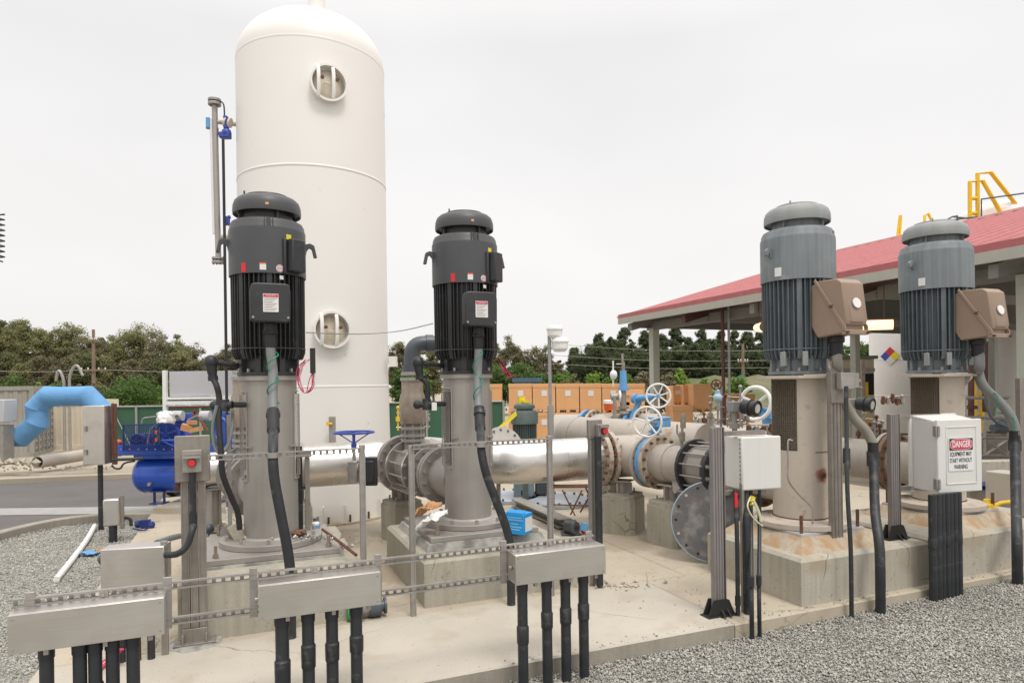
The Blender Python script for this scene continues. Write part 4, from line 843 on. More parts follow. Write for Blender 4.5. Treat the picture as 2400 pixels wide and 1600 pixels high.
# front rack
T = Thing('conduit_rack', 'low slotted galvanised rack carrying three long stainless boxes in the foreground', 'strut rack', G(-1.1, .16, -.12))
slotrail(T, 'rail', G(-2.88, .17, .822), G(.70, .17, .822)); slotrail(T, 'rail', G(-2.88, .17, .615), G(.70, .17, .615))
for u in (-2.80, -2.13, -1.66, -.90, -.02, .66):
    b = MB(); b.box(G(u, .16, .745), (.045, .02, .30), rz=TH); T.part('bracket', b, M['galv'], world=True, bev=.002)
for u in (-2.45, -1.30, .33):
    b = MB(); b.box(G(u, .157, .835), (.045, .03, .05), rz=TH); b.cyl(G(u, .14, .84), G(u, .125, .84), .009, n=6); T.part('clip', b, M['galv'], world=True)
def longbox(u0, u1, label, side=None):
    T = Thing('junction_box', label, 'electrical box', G((u0 + u1) / 2, .06, .627), TH, 'long stainless boxes on the front rack'); w2 = (u1 - u0) / 2
    b = MB(); b.bx(-w2 + .004, w2 - .004, -.06, .085, 0, .195); T.part('box_body', b, M['brush'], bev=.003)
    b = MB(); b.bx(-w2, w2, -.08, -.062, -.004, .20); b.bx(-w2, w2, -.062, .06, .1965, .2005); T.part('cover', b, M['brush'], bev=.003)
    for s in ((-1,) if side else (-1, 1)):
        for x in (-.55, .2, .8):
            b = MB(); b.box((w2 * x, -.05, -.018), (.022, .03, .03)); b.cyl((w2 * x, -.06, -.03), (w2 * x, -.06, 0), .006, n=6); T.part('clamp_latch', b, M['galv'])
        break
    b = MB(); b.cyl((-w2 - .02, 0, .10), (-w2, 0, .10), .014, n=10); T.part('clamp_screw', b, M['galv'])
    for x in (-1, 1):
        for z in (.018, .178): b = MB(); b.cyl((x * (w2 - .02), -.08, z), (x * (w2 - .02), -.0845, z), .006, n=8); T.part('cover_screw', b, M['steeld'])
    return T
longbox(-2.857, -2.13, 'long stainless box at the left end of the front rack, five black conduits below'); longbox(-1.635, -.917, 'long stainless box with coppery sheen in the middle of the front rack'); longbox(0, .70, 'long stainless box at the right end of the front rack')
def vconduit(px, v, z0, z1, r, sl=None, label='', group=None, m=M['conduit'], p=None, name='conduit'):
    p = p if p is not None else G(ua(px, v), v, 0); T = Thing(name, label, 'conduit', (p[0], p[1], z0), 0, group)
    b = MB(); b.lathe([(r, 0), (r, z1 - z0)], n=20); T.part('pipe_run', b, m)
    if sl is not None:
        for s, ll in (sl if isinstance(sl, list) else [(sl, .10)]):
            b = MB(); b.lathe([(r, s - .012 - z0), (r * 1.16, s - z0), (r * 1.19, s + ll - z0), (r, s + ll + .012 - z0)], n=20); T.part('coupling', b, m, smooth=30)
    b = MB(); b.lathe([(r * 1.12, z1 - z0 - .07), (r * 1.15, z1 - z0 - .01), (r * 1.15, z1 - z0)], n=20); T.part('hub', b, m)
    return T
g1 = 'black conduits under the long stainless boxes'
for k, (px, r, s) in enumerate([(103, .034, .12), (181, .034, .02), (217, .034, .28), (258, .034, .1), (306, .034, .20)]):
    vconduit(px, .05, -.16, .63, r, s, 'black conduit below the left rack box, %s of its five from the left' % ORD[k], g1)
for k, (px, s, l_) in enumerate([(656, .20, .14), (717, .28, .13), (773, .30, .10), (830, .33, .09)]):
    vconduit(px, .05, -.16, .63, .040 if k == 0 else .037, [(s, l_)], 'black conduit below the middle rack box, %s of its four from the left' % ORD[k], g1)
for k, (px, s, l_) in enumerate([(1220, .20, .11), (1277, .28, .10), (1321, .29, .10), (1363, .30, .10)]):
    vconduit(px, .05, -.16, .63, .036, [(s, l_)], 'black conduit below the right rack box, %s of its four from the left' % ORD[k], g1)
# frames in front of the black pumps
T = Thing('support_frame', 'slotted rail frame in front of the left black pump', 'strut frame', G(ua(849, 1.45), 1.45, 0))
slotrail(T, 'rail', G(ua(488, 1.45), 1.45, 1.435), G(ua(846, 1.45), 1.45, 1.435)); post(T, 'post', G(ua(849, 1.46), 1.46), .12, 1.50)
T2 = Thing('support_frame', 'slotted rail frame in front of the middle black pump', 'strut frame', G(ua(964, 1.47), 1.47, 0))
slotrail(T2, 'rail', G(ua(966, 1.45), 1.45, 1.44), G(ua(1284, 1.45), 1.45, 1.44)); q = G(ua(964, 1.47), 1.47); post(T2, 'post', q, .0, 1.475); post(T2, 'post', G(ua(1288, 1.47), 1.47), .0, 1.50)
for TT, px in ((T, 640), (T2, 1128)):
    c = G(ua(px, 1.42), 1.42, 1.455); b = MB(); b.lathe([(.044, -.02), (.048, -.02), (.048, .02), (.044, .02)], o=c, n=20); b.box(c + Vector((.01, .035, 0)), (.07, .02, .045), rz=TH); TT.part('pipe_clamp', b, M['galv'], world=True)
# big hoses to the motors
def hose(name, label, pts, r, m, cat='hose', n=8, extra=(), loc=None):
    T = Thing(name, label, cat, loc if loc is not None else pts[-1]); b = MB(); b.tube(curve(pts, n), r, 16); T.part('hose_run', b, m, world=True)
    for nm, pp, rr, mm in extra: b = MB(); b.tube(pp, rr, 16); T.part(nm, b, mm, world=True)
    return T
def fr(P_, px, v, y):     # pixel column on a depth line, height from pixel row
    p = G(ua(px, v), v, 0); a, b_ = ray(px, y); p.z = EYE + b_ * p.y; return p
tA = PA + U * .0 - V * .40
def top(Pm, z): p = Pm - V * .40; return Vector((p.x, p.y, z))
ga = [top(PA, 2.44), top(PA, 2.30), fr(0, 643, 2.08, 870), fr(0, 642, 2.0, 930), fr(0, 642, 1.9, 985)]
hose('motor_conduit', 'grey flexible conduit down from the left motor into a black sleeve', [ga[0], ga[1], ga[2], ga[3], ga[4]], .041, M['flex'], extra=[('sleeve', [fr(0, 642, 1.93, 962), fr(0, 642, 1.85, 985), fr(0, 642, 1.75, 1010)], .052, M['rubber']), ('sleeve_ring', [fr(0, 642, 1.92, 968), fr(0, 642, 1.9, 976)], .06, M['black'])], loc=ga[4])
pa = [fr(0, 642, 1.8, 1000), fr(0, 641, 1.5, 1045), fr(0, 640, 1.42, 1080), fr(0, 644, 1.40, 1130), fr(0, 656, 1.38, 1200), fr(0, 670, 1.37, 1280), fr(0, 677, 1.37, 1340)]; e = pa[-1]
hose('cable_conduit', 'thick black hose bending down in front of the left pump head into the slab', pa + [Vector((e.x, e.y, .3)), Vector((e.x, e.y, 0))], .040, M['conduit'])
gb = [top(PB, 2.44), top(PB, 2.30), fr(0, 1123, 2.08, 880), fr(0, 1122, 2.0, 930), fr(0, 1125, 1.9, 975)]
hose('motor_conduit', 'grey flexible conduit wound with green wire down from the middle motor', gb, .041, M['flex'], extra=[('sleeve', [fr(0, 1125, 1.93, 955), fr(0, 1126, 1.85, 985), fr(0, 1127, 1.75, 1005)], .05, M['rubber']), ('sleeve_ring', [fr(0, 1126, 1.9, 964), fr(0, 1126, 1.88, 972)], .058, M['black'])], loc=gb[4])
pb = [fr(0, 1127, 1.8, 995), fr(0, 1128, 1.5, 1035), fr(0, 1130, 1.42, 1065), fr(0, 1141, 1.40, 1115), fr(0, 1163, 1.38, 1175), fr(0, 1184, 1.38, 1235), fr(0, 1194, 1.38, 1285)]; e = pb[-1]
hose('cable_conduit', 'thick black hose bending down in front of the middle pump head beside the blue carton', pb + [Vector((e.x, e.y, .25)), Vector((e.x, e.y, 0))], .038, M['conduit'])
def coil(pa_, pb_, r, turns, n=14, ph=0):
    o = []; x, y, a = MB().frame(pb_ - pa_); N_ = int(turns * n)
    for i in range(N_ + 1): t = i / N_; q = 2 * math.pi * turns * t + ph; o.append(pa_.lerp(pb_, t) + (x * math.cos(q) + y * math.sin(q)) * r)
    return o
for (a, b_, lb) in ((fr(0, 643, 2.07, 820), fr(0, 642, 1.95, 945), 'green ground wire spiralled round the grey conduit of the left pump'), (fr(0, 1123, 2.07, 810), fr(0, 1124, 1.92, 960), 'green ground wire spiralled round the grey conduit of the middle pump')):
    b = MB(); b.tube(coil(a, b_, .048, 2.2), .0065, 6); solo('ground_wire', lb, 'wire', b, M['teal'])
# weatherhead style elbows with hoses left of each black pump
def elbow(px, py, d, Pm, label, hz, dpx=0):
    T = Thing('conduit_elbow', label, 'conduit fitting', P(px, py + 60, d))
    c = P(px, py, d); b = MB(); b.sph(c, .062, 16, (1, 1, 1.05)); b.cyl(c + Vector((.0, 0, -.02)), c + Vector((.015, 0, -.15)), .052, .034, n=16); b.cyl(c + Vector((.013, 0, -.13)), c + Vector((.017, 0, -.17)), .046, n=8); T.part('elbow_body', b, M['conduit'], world=True)
    m_ = Vector((Pm.x - .2, Pm.y - .08, 2.19)); b = MB(); b.cyl(c, m_, .022, n=12); b.cyl(c.lerp(m_, .25), c.lerp(m_, .35), .032, n=8); T.part('nipple', b, M['conduit'], world=True)
    b = MB(); b.tube(curve([c + Vector((.015, 0, -.15))] + [P(x + dpx, y, dd_) for x, y, dd_ in hz], 8), .026, 12); T.part('drop_hose', b, M['rubber'], world=True)
    return T
elbow(495, 848, 6.05, PA, 'black rounded conduit elbow left of the left motor with a hose dropping from it', [(508, 905, 6.0), (514, 935, 6.0), (513, 990, 5.95), (518, 1060, 5.9), (522, 1110, 5.9), (540, 1160, 5.95), (557, 1200, 6.0), (562, 1240, 6.02)])
elbow(980, 850, 6.75, PB, 'black rounded conduit elbow left of the middle motor', [(1000, 898, 6.75), (1003, 925, 6.75), (1000, 942, 6.75)])
def tbody(px, py, d, label, x1):
    T = Thing('conduit_tee', label, 'conduit fitting', P(px, py, d)); b = MB(); b.cyl(P(px - 22, py + 2, d), P(px + 20, py, d), .035, n=14); b.sph(P(px - 22, py + 2, d), .045, 12); b.cyl(P(px, py - 12, d), P(px, py + 14, d), .045, n=12); b.cyl(P(px + 20, py, d), P(x1, py, d + .1), .026, n=10); T.part('tee_body', b, M['conduit'], world=True)
    return T
tbody(525, 948, 6.0, 'black conduit tee feeding the left pump head', 575); tb_ = tbody(1000, 946, 6.75, 'black conduit tee with a white tag feeding the middle pump head', 1042)
b = MB(); b.box(P(1018, 952, 6.68), (.05, .006, .08)); tb_.part('tag', b, M['paper'], world=True)
b = MB(); b.tube(curve([P(508, 950, 5.95), P(499, 1000, 5.95), P(503, 1045, 5.95), P(516, 1060, 5.95), P(533, 1045, 6.0), P(544, 1000, 6.05), P(545, 960, 6.1)], 8), .015, 10)
solo('looped_cable', 'grey cable hanging in a U loop beside the left pump head', 'cable', b, M['flex'])
T = Thing('slotted_post', 'thin slotted strut standing between the stop button and the left pump', 'strut post', Gz(536, 1250, .0)); a_ = P(536, 1010, 6.2)
b = MB(); b.box((a_.x, a_.y, (a_.z + .3) / 2 + .15), (.035, .03, a_.z - .3), rz=TH); T.part('post', b, M['galv'], world=True)
# upright rod/insulation pieces right of the left pump
T = Thing('strut_post', 'dark sleeved upright and pale strut just right of the left pump head', 'strut post', Gz(725, 1260, 0)); c = P(702, 1150, 6.55)
b = MB(); b.box((c.x, c.y, .98), (.055, .05, .86), rz=TH); T.part('dark_sleeve', b, M['conduit'], world=True)
c = P(716, 1150, 6.5); b = MB(); b.box((c.x + .02, c.y, .86), (.045, .045, 1.02), rz=TH); b.box((c.x + .02, c.y - .03, 1.34), (.1, .03, .05), rz=TH); T.part('post', b, M['galvw'], world=True)
b = MB(); c = P(703, 930, 6.0); b.box((c.x, c.y, c.z), (.035, .02, .0)); 
b = MB(); b.box(P(733, 845, 6.1), (.045, .02, .23)); solo('tag_strip', 'dark narrow strip hanging with pink wires right of the left motor', 'tag', b, M['ink'])
for k in range(7):
    rn = random.Random(k); b = MB(); b.tube(curve([P(720 + rn.uniform(-6, 6), 842, 6.15), P(700 + rn.uniform(-6, 8), 868 + rn.uniform(-8, 8), 6.15), P(701 + rn.uniform(-3, 9), 900, 6.15), P(712 + rn.uniform(0, 8), 920, 6.15), P(730 + rn.uniform(-6, 10), 900 + rn.uniform(-10, 10), 6.12), P(735 + rn.uniform(-8, 4), 862, 6.12)], 6), .0042, 5)
    if k == 0: W0 = Thing('wire_bundle', 'bundle of loose pink wires hanging right of the left motor', 'wires', P(712, 925, 6.15))
    W0.part('wire', b, M['pink'] if k < 5 else M['paper'], world=True)
W0 = Thing('wire_bundle', 'bundle of loose pink wires trailing from the right side of the middle motor', 'wires', P(1190, 885, 7.0))
for k in range(8):
    rn = random.Random(k + 20); b = MB(); b.tube(curve([P(1168, 838 + rn.uniform(-1, 3), 7.0), P(1176 + rn.uniform(-3, 5), 855, 7.0), P(1186 + rn.uniform(-5, 5), 872, 7.0), P(1200 + rn.uniform(-14, 10), 884 + rn.uniform(-2, 3), 7.0)], 6), .005, 5); W0.part('wire', b, M['pink'], world=True)
b = MB(); b.tube(curve([P(718, 779, 6.25), P(790, 782, 6.6), P(860, 782, 6.9), P(940, 775, 7.0), P(1015, 758, 6.95)], 6), .006, 6); solo('guy_wire', 'thin wire strung between the two black motors across the tank', 'wire', b, M['steeld'])
# stop button posts
def estop(px0, px1, ytop, d, zt, label, single=False):
    c = P((px0 + px1) / 2, 1100, d); T = Thing('stop_button_post', label, 'control post', (c.x, c.y, 0), TH)
    if not single:
        for x in (-.06, .0, .06): b = MB(); b.bx(x - .028, x + .028, -.022, .022, .05, zt - .12); b.bx(x - .028, x - .016, -.028, -.022, .05, zt - .12); b.bx(x + .016, x + .028, -.028, -.022, .05, zt - .12); T.part('strut', b, M['galvw'], bev=.002)
        b = MB(); b.bx(-.15, .15, -.10, .10, .02, .032); b.bx(-.09, .09, -.03, -.045, .03, .13); b.bx(-.09, -.075, -.10, .02, .03, .10); b.bx(.075, .09, -.1, .02, .03, .10); T.part('foot_plate', b, M['galvw'], bev=.003)
        b = MB(); b.lathe([(.21, -.01), (.18, .012), (.14, .02)], n=14); b.v = [(x * rnd.uniform(.9, 1.2), y * rnd.uniform(.85, 1.1), z) for x, y, z in b.v]; T.part('grout_patch', b, M['groutp'])
        b = MB(); b.bx(-.125, .125, -.045, -.03, zt - .36, zt); T.part('back_plate', b, M['galvw'], bev=.012)
        w = .068
    else:
        b = MB(); b.bx(-.055, .02, -.03, .03, 0, zt - .04); b.bx(-.052, -.035, -.036, -.03, 0, zt - .04); b.bx(.0, .017, -.036, -.03, 0, zt - .04); T.part('strut', b, M['galv'], bev=.002)
        b = MB(); b.bx(-.08, .075, -.045, .0, zt - .19, zt); T.part('back_plate', b, M['galvw'], bev=.006); w = .055
    ox = 0 if not single else .05
    b = MB(); b.bx(ox - w, ox + w, -.11, -.046, zt - .28 if not single else zt - .17, zt - .11 if not single else zt - .045); T.part('button_box', b, M['steeld'], bev=.004)
    zc = zt - .205 if not single else zt - .11
    b = MB(); b.cyl((ox, -.11, zc), (ox, -.13, zc), .032, n=20); T.part('button_collar', b, M['black'])
    b = MB(); b.cyl((ox, -.13, zc), (ox, -.152, zc), .024, .026, n=20); T.part('red_button', b, M['red'])
    b = MB(); b.bx(ox - w * .9, ox + w * .9, -.135, -.11, zc + .055, zc + .062); b.bx(ox - w * .9, ox + w * .9, -.135, -.13, zc + .035, zc + .062); T.part('rain_hood', b, M['galv'])
    sc_ = MB()
    for x in (-.8, .8):
        for z in (-.055, .05): sc_.cyl((ox + x * w, -.112, zc + z), (ox + x * w, -.116, zc + z), .005, n=6)
    each(T, 'screw', sc_, M['galv'])
    return T, c
Te, cE = estop(425, 480, 1019, 5.22, 1.63, 'stop button post of three galvanised struts in the left foreground')
Ts, cS = estop(1383, 1402, 982, 6.6, 1.63, 'slim stop button post with black conduit at the right end of the front rack', True)
z0 = .38; f = Matrix.Rotation(TH, 3, 'Z')
b = MB(); b.tube(fillet([cE + f @ Vector((.0, -.075, z0 - 0 + 1.0 - cE.z)) + Vector((0, 0, 0)), cE + f @ Vector((0, -.075, .85 - cE.z)), cE + f @ Vector((0, -.085, .50 - cE.z)), cE + f @ Vector((-.10, -.10, .47 - cE.z))], .05), .025, 14)
b = MB(); pth = [cE + f @ Vector((0, -.078, 1.36 - cE.z)), cE + f @ Vector((0, -.078, .95 - cE.z)), P(452, 1235, 5.0), P(440, 1275, 4.95), P(418, 1296, 4.93), P(388, 1300, 4.95)]
b.tube(curve(pth, 8), .024, 14); b.cyl(pth[1] + Vector((0, 0, -.03)), pth[1] + Vector((0, 0, .08)), .030, n=14); solo('button_conduit', 'dark conduit from the left stop button curving into the stainless box', 'conduit', b, M['conduit'])
b = MB(); c = P(1402, 1100, 6.5); b.cyl((c.x, c.y, 0), (c.x, c.y, 1.47), .035, n=16); b.cyl((c.x, c.y, .15), (c.x, c.y, .3), .042, n=16); solo('button_conduit', 'thick black conduit running up the slim stop button post', 'conduit', b, M['conduit'])
b = MB(); c = P(1383, 1100, 6.56)
# stainless box behind the left rack box
T = Thing('junction_box', 'square stainless box left of the stop button post, behind the front rack', 'electrical box', Gz(385, 1529, 0)); c0 = P(321, 1327, 5.0)
b = MB(); b.box(c0, (.43, .18, .32), rz=R(12)); T.part('box_body', b, M['brush'], world=True, bev=.006)
b = MB(); c = P(386, 1400, 5.02); b.box((c.x, c.y, .42), (.045, .045, .86), rz=TH); T.part('post', b, M['galvw'], world=True, bev=.002); b = MB(); c = P(252, 1400, 5.1); b.box((c.x, c.y + .08, .40), (.03, .03, .80), rz=TH); T.part('post', b, M['galvw'], world=True)
b = MB(); b.sph(P(240, 1310, 5.15), .035, 10); b.cyl(P(240, 1300, 5.15), P(240, 1322, 5.15), .02, n=8); T.part('conduit_plug', b, M['pvc'], world=True)
for k, px in enumerate((286, 322, 355)):
    vconduit(px, 0, 0, .5, .026, None, 'short black conduit stub under the square stainless box, %s from the left' % ORD[k], 'conduit stubs under the square stainless box', p=Gz(px, 1550 - 4 * k, 0))
b = MB(); b.tube(curve([P(368, 1272, 5.4), P(395, 1262, 6.0), P(418, 1256, 6.6), P(425, 1255, 7.2)], 6), .028, 12); solo('slab_conduit', 'grey conduit lying on the slab behind the square stainless box', 'conduit', b, M['flex'])
# tall stainless box on a post by the road
T = Thing('control_cabinet', 'tall narrow stainless cabinet on a black post beside the blue duct', 'electrical box', Gz(236, 1243, -.12)); c = P(230, 1018, 10.0)
b = MB(); b.box(c, (.31, .25, .87), rz=R(4)); T.part('box_body', b, M['brush'], world=True, bev=.008)
b = MB(); q = c + Vector((.16, .03, 0)); b.box(q + Vector((.02, .05, 0)), (.03, .04, .92)); b.box(q + Vector((.055, .05, 0)), (.03, .04, .92)); T.part('mounting_strut', b, M['rust'], world=True)
b = MB(); c2_ = P(236, 1160, 10.02); b.cyl((c2_.x, c2_.y, -.14), (c2_.x, c2_.y, .86), .036, n=14); T.part('conduit', b, M['conduit'], world=True)
b = MB(); c3 = P(262, 1077, 9.95); b.cyl(c3 - Vector((.0, 0, 0)), c3 + Vector((.42, .1, 0)), .022, n=8); T.part('bracket_arm', b, M['conduit'], world=True)
b = MB()
for dz in (-.3, .05): b.cyl(P(205, 1018, 9.9) + Vector((0, -.05, dz)), P(205, 1018, 9.9) + Vector((0, -.05, dz + .08)), .018, n=8)
each(T, 'hinge', b, M['galv'], world=True)
b = MB(); b.tube(curve([P(262, 1090, 9.9), P(270, 1097, 9.9), P(282, 1097, 9.9), P(292, 1085, 9.9), P(315, 1080, 10.3)], 6), .014, 8); solo('slack_cable', 'short black cable looping from the tall stainless cabinet to the compressor', 'cable', b, M['rubber'])
T = Thing('switch_box', 'small grey box on a thick black conduit at the gravel edge', 'electrical box', Gz(265, 1272, -.12)); c = P(263, 1199, 9.2)
b = MB(); b.box(c, (.2, .14, .37), rz=R(20)); T.part('box_body', b, M['brush'], world=True, bev=.02); b = MB(); b.box(c + Vector((.12, .03, -.01)), (.045, .05, .46), rz=R(20)); T.part('mounting_strut', b, M['galvw'], world=True)
b = MB(); c2_ = P(265, 1250, 9.2); b.cyl((c2_.x, c2_.y, -.14), (c2_.x, c2_.y, c.z - .15), .052, n=14); T.part('conduit', b, M['conduit'], world=True)
b = MB(); c = P(296, 1215, 9.3); b.tube(fillet([P(284, 1213, 9.3), P(306, 1213, 9.3), P(308, 1232, 9.3)], .05), .022, 8); T.part('conduit_arm', b, M['conduit'], world=True)
# right side enclosures
def strutpost(px, py, d, z0, z1, label, w=.10, foot=True):
    c = P(px, py, d); T = Thing('enclosure_post', label, 'strut post', (c.x, c.y, z0), TH); h = z1 - z0
    b = MB(); b.bx(-w / 2, w / 2, -.022, .022, .0, h)
    for x in (-.42, -.14, .14, .42): b.bx(x * w - w * .08, x * w + w * .08, -.028, -.022, .0, h)
    T.part('post', b, mat('mauve_grey_strut', (.27,.245,.24), .55, .3, var=.1, scale=8, streak=.1), bev=.0015)
    b = MB(); b.bx(w / 2, w / 2 + .02, -.02, .02, .0, h); T.part('dark_channel', b, M['dark'])
    b = MB(); b.bx(w / 2 + .02, w / 2 + .028, -.022, .022, 0, h); T.part('channel_edge', b, M['galvw'])
    if foot:
        b = MB(); b.prism([(-.13, 0), (.15, 0), (.09, .13), (.06, .14), (-.07, .14)], (0, -.03, 0), (1, 0, 0), (0, 0, 1), .012); b.prism([(-.13, 0), (.15, 0), (.07, .13), (-.07, .14)], (0, .04, 0), (1, 0, 0), (0, 0, 1), .01); b.bx(-.14, .16, -.06, .06, 0, .01); b.prism([(-.10, 0), (.03, 0), (.0, .10)], (.06, 0, 0), (0, 1, 0), (0, 0, 1), .012); b.prism([(-.10, 0), (.03, 0), (.0, .10)], (.0, 0, 0), (0, 1, 0), (0, 0, 1), .012)
        T.part('post_base', b, M['rubber'])
    return T
strutpost(1679, 1200, 5.69, 0, 1.60, 'mauve grey strut post with black foot carrying the plain white enclosure', .10)
strutpost(2094, 1200, 6.6, .41, 1.64, 'mauve grey strut post with black foot carrying the danger box', .105)
# plain white enclosure
c = G(ua(1772, .42), .42, 0); cz0 = 1.05
T = Thing('enclosure', 'plain white enclosure on the strut post, bundle of black conduits beneath', 'electrical box', (c.x, c.y, cz0), TH - R(8))
b = MB(); b.bx(-.185, .185, -.05, .20, 0, .455); T.part('box_body', b, M['white'], bev=.01)
b = MB(); b.bx(-.195, .195, -.085, -.055, -.005, .46); T.part('door', b, M['white'], bev=.014)
b = MB()
for z in [i * .0375 for i in range(12)]: b.bx(-.198, -.190, -.058, -.050, z + .01, z + .03)
T.part('piano_hinge', b, M['galv'], smooth=0)
b = MB(); b.bx(-.30, .10, .0, .04, .465, .505); T.part('mounting_strut', b, M['galvw']); b = MB(); b.bx(-.30, .10, .0, .04, -.05, -.012); T.part('mounting_strut', b, M['galvw'])
cw = c
grp = 'black conduits under the plain white enclosure'
for k, (px, yb, zb, r, w_) in enumerate([(1725, 1425, 0, .019, .3), (1748, 1425, 0, .030, .3), (1757, 1481, -.13, .019, .1), (1775, 1481, -.13, .017, .1)]):
    v_ = .34 if zb == 0 else .12; pt = G(ua(px, v_), v_, zb)
    T = Thing('conduit', 'black conduit under the plain white enclosure, %s from the left' % ORD[k], 'conduit', pt, 0, grp); b = MB(); top_ = G(ua(px, .42) + (k - 1.5) * .01, .42, 1.055)
    b.tube(curve([pt, pt.lerp(Vector((pt.x, pt.y, 1.16)), .3), Vector((top_.x, top_.y, .72)) if k > 1 else Vector((pt.x, pt.y, .72)), top_], 6), r, 12); T.part('conduit_run', b, M['conduit'], world=True)
    b = MB(); q = Vector((pt.x, pt.y, .12 if zb == 0 else .35)); b.cyl(q - Vector((0, 0, .04)), q + Vector((0, 0, .04)), r * 1.3, n=12); T.part('coupling', b, M['conduit'], world=True)
T = Thing('thin_strut', 'thin galvanised strut between the conduits of the white enclosure', 'strut post', Gz(1739, 1440, 0)); p = G(ua(1738, .38), .38); b = MB(); b.box((p.x, p.y, .55), (.028, .028, 1.1), rz=TH); T.part('post', b, M['galvw'], world=True)
b = MB(); q = G(ua(1724, .33), .33, .98); b.box(q, (.028, .01, .12), rz=TH); solo('red_tag', 'red strip tag hanging below the plain white enclosure', 'tag', b, M['red'])
T = Thing('yellow_tape', 'yellow tape and pale cord tied round the conduits under the white enclosure', 'tape', G(ua(1763, .3), .3, .7)); b = MB(); q = G(ua(1762, .31), .31, .98); b.box(q, (.035, .03, .05), rz=.4, m=Matrix.Rotation(.3, 3, 'Y')); b.rocks(q - Vector((0, 0, .05)), 6, (.012, .012), .022, rnd); T.part('tape_knot', b, M['yel'], world=True)
b = MB(); b.tube(curve([P(1758, 1165, 5.25), P(1752, 1185, 5.2), P(1760, 1205, 5.2), P(1775, 1222, 5.2), P(1788, 1232, 5.2)], 6), .006, 5); b.tube(curve([P(1765, 1170, 5.2), P(1775, 1190, 5.2), P(1782, 1210, 5.2), P(1784, 1222, 5.2)], 6), .012, 5); T.part('cord', b, mat('pale_cord', (.55,.56,.38), .7), world=True)
# danger box
vD = .22; c = G(ua(2238, vD), vD, 0); zb = .89
T = Thing('danger_enclosure', 'white enclosure with red and black danger sign on its door', 'electrical box', (c.x, c.y, zb), TH - R(8))
b = MB(); b.bx(-.26, .26, -.02, .24, 0, .69); b.bx(-.29, .29, .24, .27, -.04, .74); b.prism([(.24, .69), (.24, .73), (.0, .69)], (-.26, 0, 0), (0, 1, 0), (0, 0, 1), .52); T.part('box_body', b, M['white'], bev=.006)
b = MB(); b.bx(-.265, .265, -.06, -.022, -.008, .70); door = T.part('door', b, M['white'], bev=.008)
b = MB(); z0_, z1_ = .07, .62
for a_, b__, cc, dd_ in ((-.17, .20, z0_, z0_ + .012), (-.17, .20, z1_, z1_ + .012), (-.17, -.16, z0_, z1_ + .012), (.19, .20, z0_, z1_ + .012)): b.bx(a_, b__, -.066, -.06, cc, dd_)
T.part('door_rim', b, M['white'], bev=.003, parent=door)
b = MB()
for z in (.09, .60): b.bx(-.295, -.25, -.072, -.03, z - .06, z + .045); b.cyl((-.268, -.075, z - .055), (-.268, -.075, z + .04), .012, n=10)
each(T, 'hinge', b, M['galv'], bev=.004)
b = MB(); b.prism([(-.15, .0), (.13, .0), (.14, .01), (.14, .32), (.13, .33), (-.15, .33), (-.16, .32), (-.16, .01)], (.015, -.0625, .20), (1, 0, 0), (0, 0, 1), .004); sg = T.part('danger_sign', b, M['paper'], parent=door)
b = MB(); b.bx(-.135, .145, -.0685, -.067, .40, .515); T.part('black_panel', b, M['ink'], parent=sg)
b = MB(); ov = [(.127 * math.copysign(abs(math.cos(t)) ** .45, math.cos(t)), .048 * math.copysign(abs(math.sin(t)) ** .7, math.sin(t))) for t in [2 * math.pi * i / 40 for i in range(40)]]
b.prism([(x * 1.04, z * 1.08) for x, z in ov], (.005, -.0688, .4575), (1, 0, 0), (0, 0, 1), .001); T.part('oval_outline', b, M['paper'], parent=sg, smooth=0)
b = MB(); b.prism(ov, (.005, -.0700, .4575), (1, 0, 0), (0, 0, 1), .001); T.part('red_oval', b, M['redl'], parent=sg, smooth=0)
b = textmesh('DANGER', .088, (1, 0, 0), (0, 0, 1), (.005, -.0718, .4575), .001, xs=.62, font_bold=.0022); T.part('lettering', b, M['paper'], parent=sg, smooth=0)
for i, t in enumerate(('EQUIPMENT MAY', 'START WITHOUT', 'WARNING')):
    b = textmesh(t, .060, (1, 0, 0), (0, 0, 1), (.0, -.0678, .362 - .062 * i), .001, xs=.56, font_bold=.0004); T.part('lettering', b, M['ink'], parent=sg, smooth=0)
for z in (.72, .0):
    b = MB(); b.bx(-.46, .1, .24, .28, z - .02, z + .02); T.part('mounting_strut', b, M['galvw'])
grp = 'black conduits under the danger box'
for k in range(7):
    uu_ = ua(2184, .10) + k * .064 * (1 if k < 4 else .94); pt = G(uu_, .10, 0); z0c = zr(uu_) - .03
    T = Thing('conduit', 'black conduit under the danger box, %s of seven from the left' % ORD[k], 'conduit', (pt.x, pt.y, z0c), 0, grp); r = .036 if k in (0, 1) else .029
    b = MB(); b.lathe([(r, 0), (r, (.90 - z0c))], n=18); T.part('pipe_run', b, M['conduit']); b = MB(); s = .52 + .02 * (k % 3); b.lathe([(r, s - .01), (r * 1.1, s), (r * 1.1, s + .09), (r, s + .1)], n=18); T.part('coupling', b, M['conduit'])
